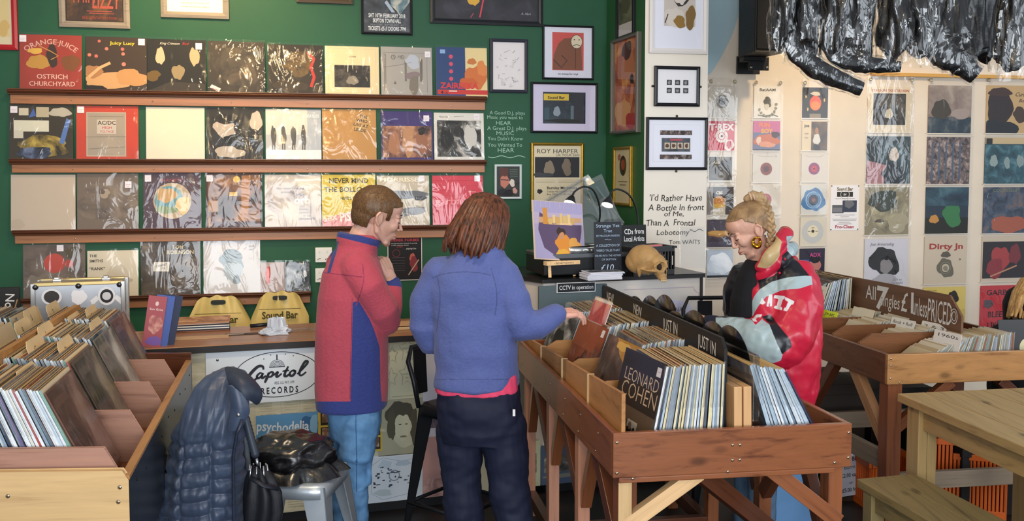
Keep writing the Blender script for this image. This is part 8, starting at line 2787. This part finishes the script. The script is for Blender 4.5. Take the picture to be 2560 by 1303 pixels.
# blue box under the middle bin
p = aY(1945, 1200, 4.28)
o = thing('storage_box', 'pale blue cardboard box on the floor beyond the middle bin', 'box', (p.x + .05, 4.3, 0), .2)
MB().box((-.16, 0, 0), (.16, .24, .34), mat('#6f9ccb', .6, var=.06)).build('box_body', o, bevel=.003)
MB().box((-.165, -.006, .30), (.165, .246, .36), mat('#78a4d0', .6, var=.06)).build('lid', o, bevel=.003)
# price notice hanging on the trestle
p0, p1 = aY(2104, 1138, 4.62), aY(2162, 1243, 4.62)
o = MB().box((0, -.002, 0), (p1.x - p0.x, 0, p0.z - p1.z), '#c9cfdc').build('price_notice', None, (p0.x, 4.62, p1.z), .12)
o.rotation_euler = (0, -.12, .12)
MB().art([('t', 'Sound Bar', .5, .82, .14, '#2c2c34', {'wid': .8, 'bold': .02}), ('t', 'Burnt', .5, .64, .12, '#2c2c34', {'wid': .5}), ('t', '£2.00 each', .5, .45, .13, '#2c2c34', {'wid': .8, 'bold': .01}), ('t', 'or', .5, .28, .1, '#2c2c34'), ('t', '£5.00 for 6', .5, .1, .13, '#2c2c34', {'wid': .85, 'bold': .01})],
         p1.x - p0.x, p0.z - p1.z).build('printing', o, T=Matrix.Translation((0, -.002, 0)))
tag(o, 'white price notice low down behind the right leg of the middle bin', 'sign')
o2 = MB().box((-.03, 0, 0), (.14, .30, p1.z - .0), mat('#3a2c24', .6)).build('floor_box', None, (p0.x + .01, 4.64, 0), .12)
tag(o2, 'dark brown box on the floor carrying the white price notice', 'box')


# metal chairs ------------------------------------------------------------------------
def metal_chair(x, y, yaw, seat, back, m_, label, w=.32, name='bar_chair'):
    t = thing(name, label, 'chair', (x, y, 0), yaw, None)
    rg = []
    for z, g in ((seat - .05, .004), (seat - .012, .0), (seat, -.014), (seat + .001, -.03)):
        hw = w / 2 + g
        ring = []
        for k in range(32):
            a = 2 * PI * k / 32
            ca, sa = math.cos(a), math.sin(a)
            ring.append((hw * math.copysign(abs(ca) ** .32, ca), hw * math.copysign(abs(sa) ** .32, sa), z))
        rg.append(ring)
    MB().rings(rg, m_).build('seat', t)
    for sx in (-1, 1):
        for sy in (-1, 1):
            a = Vector((sx * (w / 2 - .012), sy * (w / 2 - .012), seat - .01))
            b = Vector((sx * (w / 2 + .05), sy * (w / 2 + .05), 0))
            l = MB()
            n1, n2 = Vector((-sx, 0, 0)), Vector((0, -sy, 0))
            for n_ in (n1, n2):
                q = [a, b, b + n_ * .022, a + n_ * .09]
                o_ = Vector((0, sy * .004, 0)) if n_.x else Vector((sx * .004, 0, 0))
                l.rings([[p_ for p_ in q], [p_ - o_ for p_ in q]], m_, False)
            l.build('leg', t, fix=True)
    br = MB()
    zb = seat * .32
    k = w / 2 + .05 * (1 - zb / seat) - .01
    for p_, q_ in (((-k, -k), (k, -k)), ((k, -k), (k, k)), ((k, k), (-k, k)), ((-k, k), (-k, -k))):
        br.tube([(p_[0], p_[1], zb), (q_[0], q_[1], zb)], .009, m_, 8)
    br.build('foot_rail', t)
    if back:
        P_ = [(-w / 2 + .01, w / 2 - .01, seat - .02), (-w / 2 + .0, w / 2 + .01, seat + .1), (-w / 2 + .005, w / 2 + .05, back - .06), (-w / 2 + .035, w / 2 + .06, back), (w / 2 - .035, w / 2 + .06, back), (w / 2 - .005, w / 2 + .05, back - .06), (w / 2 - .0, w / 2 + .01, seat + .1), (w / 2 - .01, w / 2 - .01, seat - .02)]
        MB().tube(P_, .011, m_, 10).build('back_frame', t)
        MB().box((-.04, w / 2 + .045, seat + .02), (.04, w / 2 + .053, back - .01), m_).build('back_splat', t, (0, 0, 0), (-.06, 0, 0), bevel=.003)
    return t


steel = mat('#b4bdc6', .34, .55, var=.12, scale=5)
blks = mat('#26282d', .4, .6, var=.1, scale=6)
p = az(735, 1190, .53)
SCX, SCY = aY(742, 1180, 3.52).x, 3.52
chair = metal_chair(SCX, SCY, -.10, .53, 0, steel, 'brushed steel stool carrying the crumpled black bag', .34, 'metal_stool')
p = aY(1085, 1000, 4.06)
metal_chair(p.x + .10, 4.08, .9, .66, .90, blks, 'black metal bar chair behind the woman in blue', .26)
p = aY(1785, 760, 4.85)
metal_chair(p.x - .02, 4.62, 0.1, .70, 1.03, mat('#17181b', .35, .5), "black metal bar chair between the booth and the blonde woman", .28)

# black bag on the steel seat
bagm = mat('#0f0e10', .3, spec=.6, var=.5, scale=9, bump=.6, coat=.3)
bg = thing('black_bag', 'crumpled shiny black bag lying on the steel seat', 'bag', (SCX - .02, SCY - .02, .531), .1)
m_ = MB()


def bagf(a, b):
    th, ph = a * 2 * PI, (b - .5) * PI
    d = Vector((math.cos(th) * math.cos(ph), math.sin(th) * math.cos(ph), math.sin(ph)))
    k = 1 + .20 * mnoise.noise(d * 1.8 + Vector((3, 1, 2))) + .10 * mnoise.noise(d * 5.0) + .05 * abs(mnoise.noise(d * 12))
    z = max(.0, .075 + .085 * d.z * k)
    return (.165 * d.x * k * (1 if z > .04 else 1.05), .13 * d.y * k, z)


m_.grid(bagf, 56, 30, bagm)
m_.build('bag_body', bg)
m_ = MB()


def bagg(a, b):
    th = a * 2 * PI
    r = .13 + .07 * b + .02 * math.sin(th * 7) * b + .012 * math.sin(th * 13 + 1) * b
    return (r * 1.05 * math.cos(th), r * .8 * math.sin(th), .055 - .055 * b ** 1.5 + .012 * math.sin(th * 9) * (1 - b) + .004)


m_.grid(bagg, 64, 8, bagm)
m_.build('loose_skirt', bg)

# puffer jacket hung over the chair back -----------------------------------------------
puff = mat('#3a465c', .42, spec=.45, var=.12, scale=14, bump=.25, sheen=.2, name='puffer_nylon')
pufd = mat('#2a3140', .5, spec=.35, var=.1, scale=20, bump=.2)
JY = 3.14
pj = aY(510, 1200, JY)
JB = Vector((pj.x, JY, 0))
jk = thing('puffer_jacket', 'dark navy quilted puffer jacket hung over a chair beside the left bin', 'jacket', JB)
A = lambda x, y, d=0: aY(x, y, JY + d)


def interp(rows, y):
    for a, b in zip(rows, rows[1:]):
        if a[2] <= y <= b[2]:
            t = (y - a[2]) / (b[2] - a[2])
            return [a[i] + (b[i] - a[i]) * t for i in range(5)]
    return rows[-1]


def quilt(rows, y0, y1, pitch, name, mt, amp=.13, n=30, ph=0, slope=0.0):
    rg = []
    N = int((y1 - y0) / 4)
    for k in range(N + 1):
        y = y0 + (y1 - y0) * k / N
        xl, xr, _, d, Y = interp(rows, y)
        ring = []
        a, b = aY(xl, y, Y), aY(xr, y, Y)
        c, w = (a + b) / 2, (b - a).length / 2
        for i in range(n):
            t = 2 * PI * i / n
            s_ = abs(math.sin(PI * ((y - y0) / pitch + slope * math.cos(t) + ph + .12 * math.sin(3 * t + y * .004)))) ** .55
            f = 1 - amp + amp * s_ + .025 * math.sin(5 * t + y * .05)
            ring.append(c + Vector((w * f * math.cos(t), d * f * math.sin(t), 0)))
        rg.append(ring)
    m_ = MB().rings(rg, mt)
    return m_.build(name, jk, T=Matrix.Translation(-JB))


yl = 1420
ROWS = [(552, 592, 921, .03, JY + .07), (524, 612, 934, .07, JY + .07), (500, 616, 960, .095, JY + .06), (478, 612, 1000, .115, JY + .05), (452, 606, 1060, .125, JY + .04), (434, 606, 1120, .13, JY + .04), (417, 606, 1200, .13, JY + .04), (403, 606, 1303, .13, JY + .04), (398, 606, yl, .13, JY + .04)]
SEAMS = ((482, -.14), (556, .0))        # vertical seams: pixel column at y 1200 and drift per pixel
NJ = 190
rg = []
for k in range(int((yl - 921) / 2.6) + 1):
    y = 921 + 2.6 * k
    xl, xr, _, d, Y = interp(ROWS, y)
    a, b = aY(xl, y, Y), aY(xr, y, Y)
    c, w = (a + b) / 2, (b - a).length / 2
    ring = []
    for i in range(NJ):
        t = 2 * PI * i / NJ
        ct, st = math.cos(t), math.sin(t)
        ca_, sa_ = math.copysign(abs(ct) ** .8, ct), math.copysign(abs(st) ** .8, st)
        x_ = (xl + xr) / 2 + (xr - xl) / 2 * ca_
        g_ = max(0, min(1, (1105 - y) / 30))
        q_ = 1 - max(0, min(1, (1095 - y) / 25))
        h_ = 0
        lo_ = .016 * mnoise.noise(Vector((ct * 2.2, st * 2.2, y * .011)))
        if g_ > 0:
            h_ += g_ * (.010 * mnoise.noise(Vector((x_ * .06 + (y - 920) * .012, st * 1.2, y * .016))) + .003 * mnoise.noise(Vector((x_ * .15 + (y - 920) * .02, 3, y * .02))))
        if q_ > 0:
            col, sd = 0, 0
            for xs, dr in SEAMS:
                xx = xs + dr * (y - 1200) * .35
                col += 1 if x_ > xx else 0
                sd = max(sd, math.exp(-((x_ - xx) / 4.5) ** 2))
            row = (y - 1095) / 35.0 + (.0, .35, .7)[col] + .10 * math.sin(x_ * .045 + col)
            h_ += q_ * (.013 * (abs(math.sin(PI * row)) ** .6 - .65) * (1 - .8 * sd) - .011 * sd + .004 * mnoise.noise(Vector((x_ * .11, 1, y * .06))))
        f_ = 1 + (h_ + lo_) / max(.05, math.hypot(w * ct, d * st))
        ring.append(c + Vector((w * ca_ * f_, d * sa_ * f_, 0)))
    rg.append(ring)
MB().rings(rg, puff).build('quilted_body', jk, T=Matrix.Translation(-JB))
CREASE = bpy.data.textures.new('creases', 'CLOUDS')
CREASE.noise_scale = .11


def wrap(rows, name, mt_, th=.010):
    """a folded flap of cloth through rows of (x, y, depth) points"""
    n_, m_ = len(rows) - 1, len(rows[0]) - 1
    o_ = MB().grid(lambda a, b: A(*rows[round(b * n_)][round(a * m_)]), m_, n_, mt_).build(name, jk, T=Matrix.Translation(-JB), sub=4)
    d_ = o_.modifiers.new('creases', 'DISPLACE')
    d_.texture = CREASE
    d_.strength = .012
    d_.mid_level = .5
    s_ = o_.modifiers.new('thick', 'SOLIDIFY')
    s_.thickness = th
    return o_


wrap([[(560, 922, .0), (590, 926, -.03), (622, 945, -.04), (642, 968, -.03)], [(570, 940, -.06), (596, 946, -.09), (624, 962, -.09), (648, 986, -.06)], [(580, 962, -.08), (602, 972, -.11), (624, 984, -.10), (650, 1000, -.06)], [(588, 984, -.08), (606, 992, -.11), (624, 1000, -.09), (640, 1008, -.05)]], 'collar', pufd)
wrap([[(572, 960, -.09), (584, 962, -.11), (598, 980, -.11)], [(586, 1010, -.11), (602, 1014, -.13), (624, 1022, -.10)], [(580, 1050, -.11), (600, 1046, -.13), (620, 1036, -.10)], [(574, 1080, -.11), (586, 1076, -.12), (598, 1066, -.11)]], 'neck_tab', puff)
zp = MB()
zp.tube([A(606, 1050, -.13), A(592, 1085, -.13), (A(583, 1140, -.12)), A(584, 1303, -.12), A(582, yl, -.12)], .006, mat('#2a3040', .4, .3, var=.3, scale=200), 8, flat=.5)
zp.build('zip', jk, T=Matrix.Translation(-JB))
q = A(596, 1038, -.14)
MB().ell(q, (.007, .005, .007), mat('#a8acb4', .25, .9), 10, 6).build('press_stud', jk, T=Matrix.Translation(-JB))
metal_chair(pj.x + .02, 3.40, PI - .1, .45, .86, mat('#6f767e', .35, .6), 'metal chair hidden under the hanging puffer jacket', .24)
# umbrella hanging by the jacket ---------------------------------------------------------
UY = 3.12
up_ = aY(655, 1200, UY)
UB = Vector((up_.x, UY, 0))
um_ = thing('umbrella', 'folded black umbrella with a ribbed handle, between the puffer jacket and the steel stool', 'umbrella', UB)
A = lambda x, y, d=0: aY(x, y, UY + d)
h0, h1, h2 = A(612, 1040), A(628, 1090), A(640, 1143)
hd = MB()
N = 22
hd.tube([h0.lerp(h2, k / N) for k in range(N + 1)], [(.0135 if k % 2 else .0155) * (1 if 0 < k < N else .7) for k in range(N + 1)], mat('#2c3440', .4, spec=.5), 14)
hd.build('handle', um_, T=Matrix.Translation(-UB))
MB().tube([h2, A(646, 1172)], .006, mat('#b0b4ba', .25, 1), 10).build('shaft', um_, T=Matrix.Translation(-UB))
rt = MB()
for k in range(8):
    a = 2 * PI * k / 8
    c = A(646, 1168)
    rt.tube([c + Vector((.03 * math.cos(a), .022 * math.sin(a), .008)), c + Vector((.036 * math.cos(a), .028 * math.sin(a), -.05))], .0028, mat('#b8bcc2', .3, .9), 8)
rt.build('rib_tips', um_, T=Matrix.Translation(-UB))
cn = MB()
rg = []
for y, r, xo in ((1172, .028, 646), (1195, .045, 650), (1230, .060, 656), (1270, .064, 658), (1320, .058, 654), (1380, .045, 648), (1440, .02, 642)):
    c = A(xo, y)
    rg.append([c + Vector((r * (1 + .16 * math.sin(6 * t + y * .012)) * math.cos(t), r * .8 * (1 + .16 * math.sin(6 * t + y * .012)) * math.sin(t), .012 * math.sin(3 * t))) for t in [2 * PI * i / 48 for i in range(48)]])
cn.rings(rg, mat('#12141b', .55, spec=.35, var=.1, scale=20, bump=.15))
cn.build('folded_canopy', um_, T=Matrix.Translation(-UB))
MB().tube([A(627, 1195, -.05), A(660, 1215, -.062), A(694, 1222, -.03)], .006, mat('#1c2029', .5), 8, flat=2.0).build('closing_strap', um_, T=Matrix.Translation(-UB))
lp_ = MB()
lp_.tube([h0, A(600, 1020, -.01), A(588, 1010, .05), A(600, 1000, .1)], .003, mat('#14161c', .6), 8)
lp_.build('wrist_loop', um_, T=Matrix.Translation(-UB))

# dark boxes added so the space under the right bin reads dark ---------------------------------------------------
for k, (x, y, w, d, h, c, lb_) in enumerate(((.52, .18, .36, .5, .36, '#1d1a1a', 'black box added to darken the space under the right bin, nearer the table'),
                                             (.12, .92, .34, .45, .50, '#332821', 'dark brown box added to darken the far end under the right bin'), (.52, .95, .36, .42, .46, '#241f1d', 'dark box added to darken the far corner under the right bin'))):
    o = thing('storage_box', lb_, 'box', RB.P(x + w / 2, y, 0), RB.yaw * -1 * 0 + .14, 'boxes under the right bin')
    m_ = mat(c, .7, var=.2, scale=5)
    MB().box((-w / 2, 0, 0), (w / 2, d, h - .06), m_).build('box_body', o, bevel=.003)
    MB().box((-w / 2 - .004, -.004, h - .06), (w / 2 + .004, d + .004, h), m_).build('lid', o, bevel=.003)
    MB().box((-.05, -.006, h * .5), (.05, -.002, h * .5 + .03), mat('#0d0c0c', .8)).build('hand_hole', o)
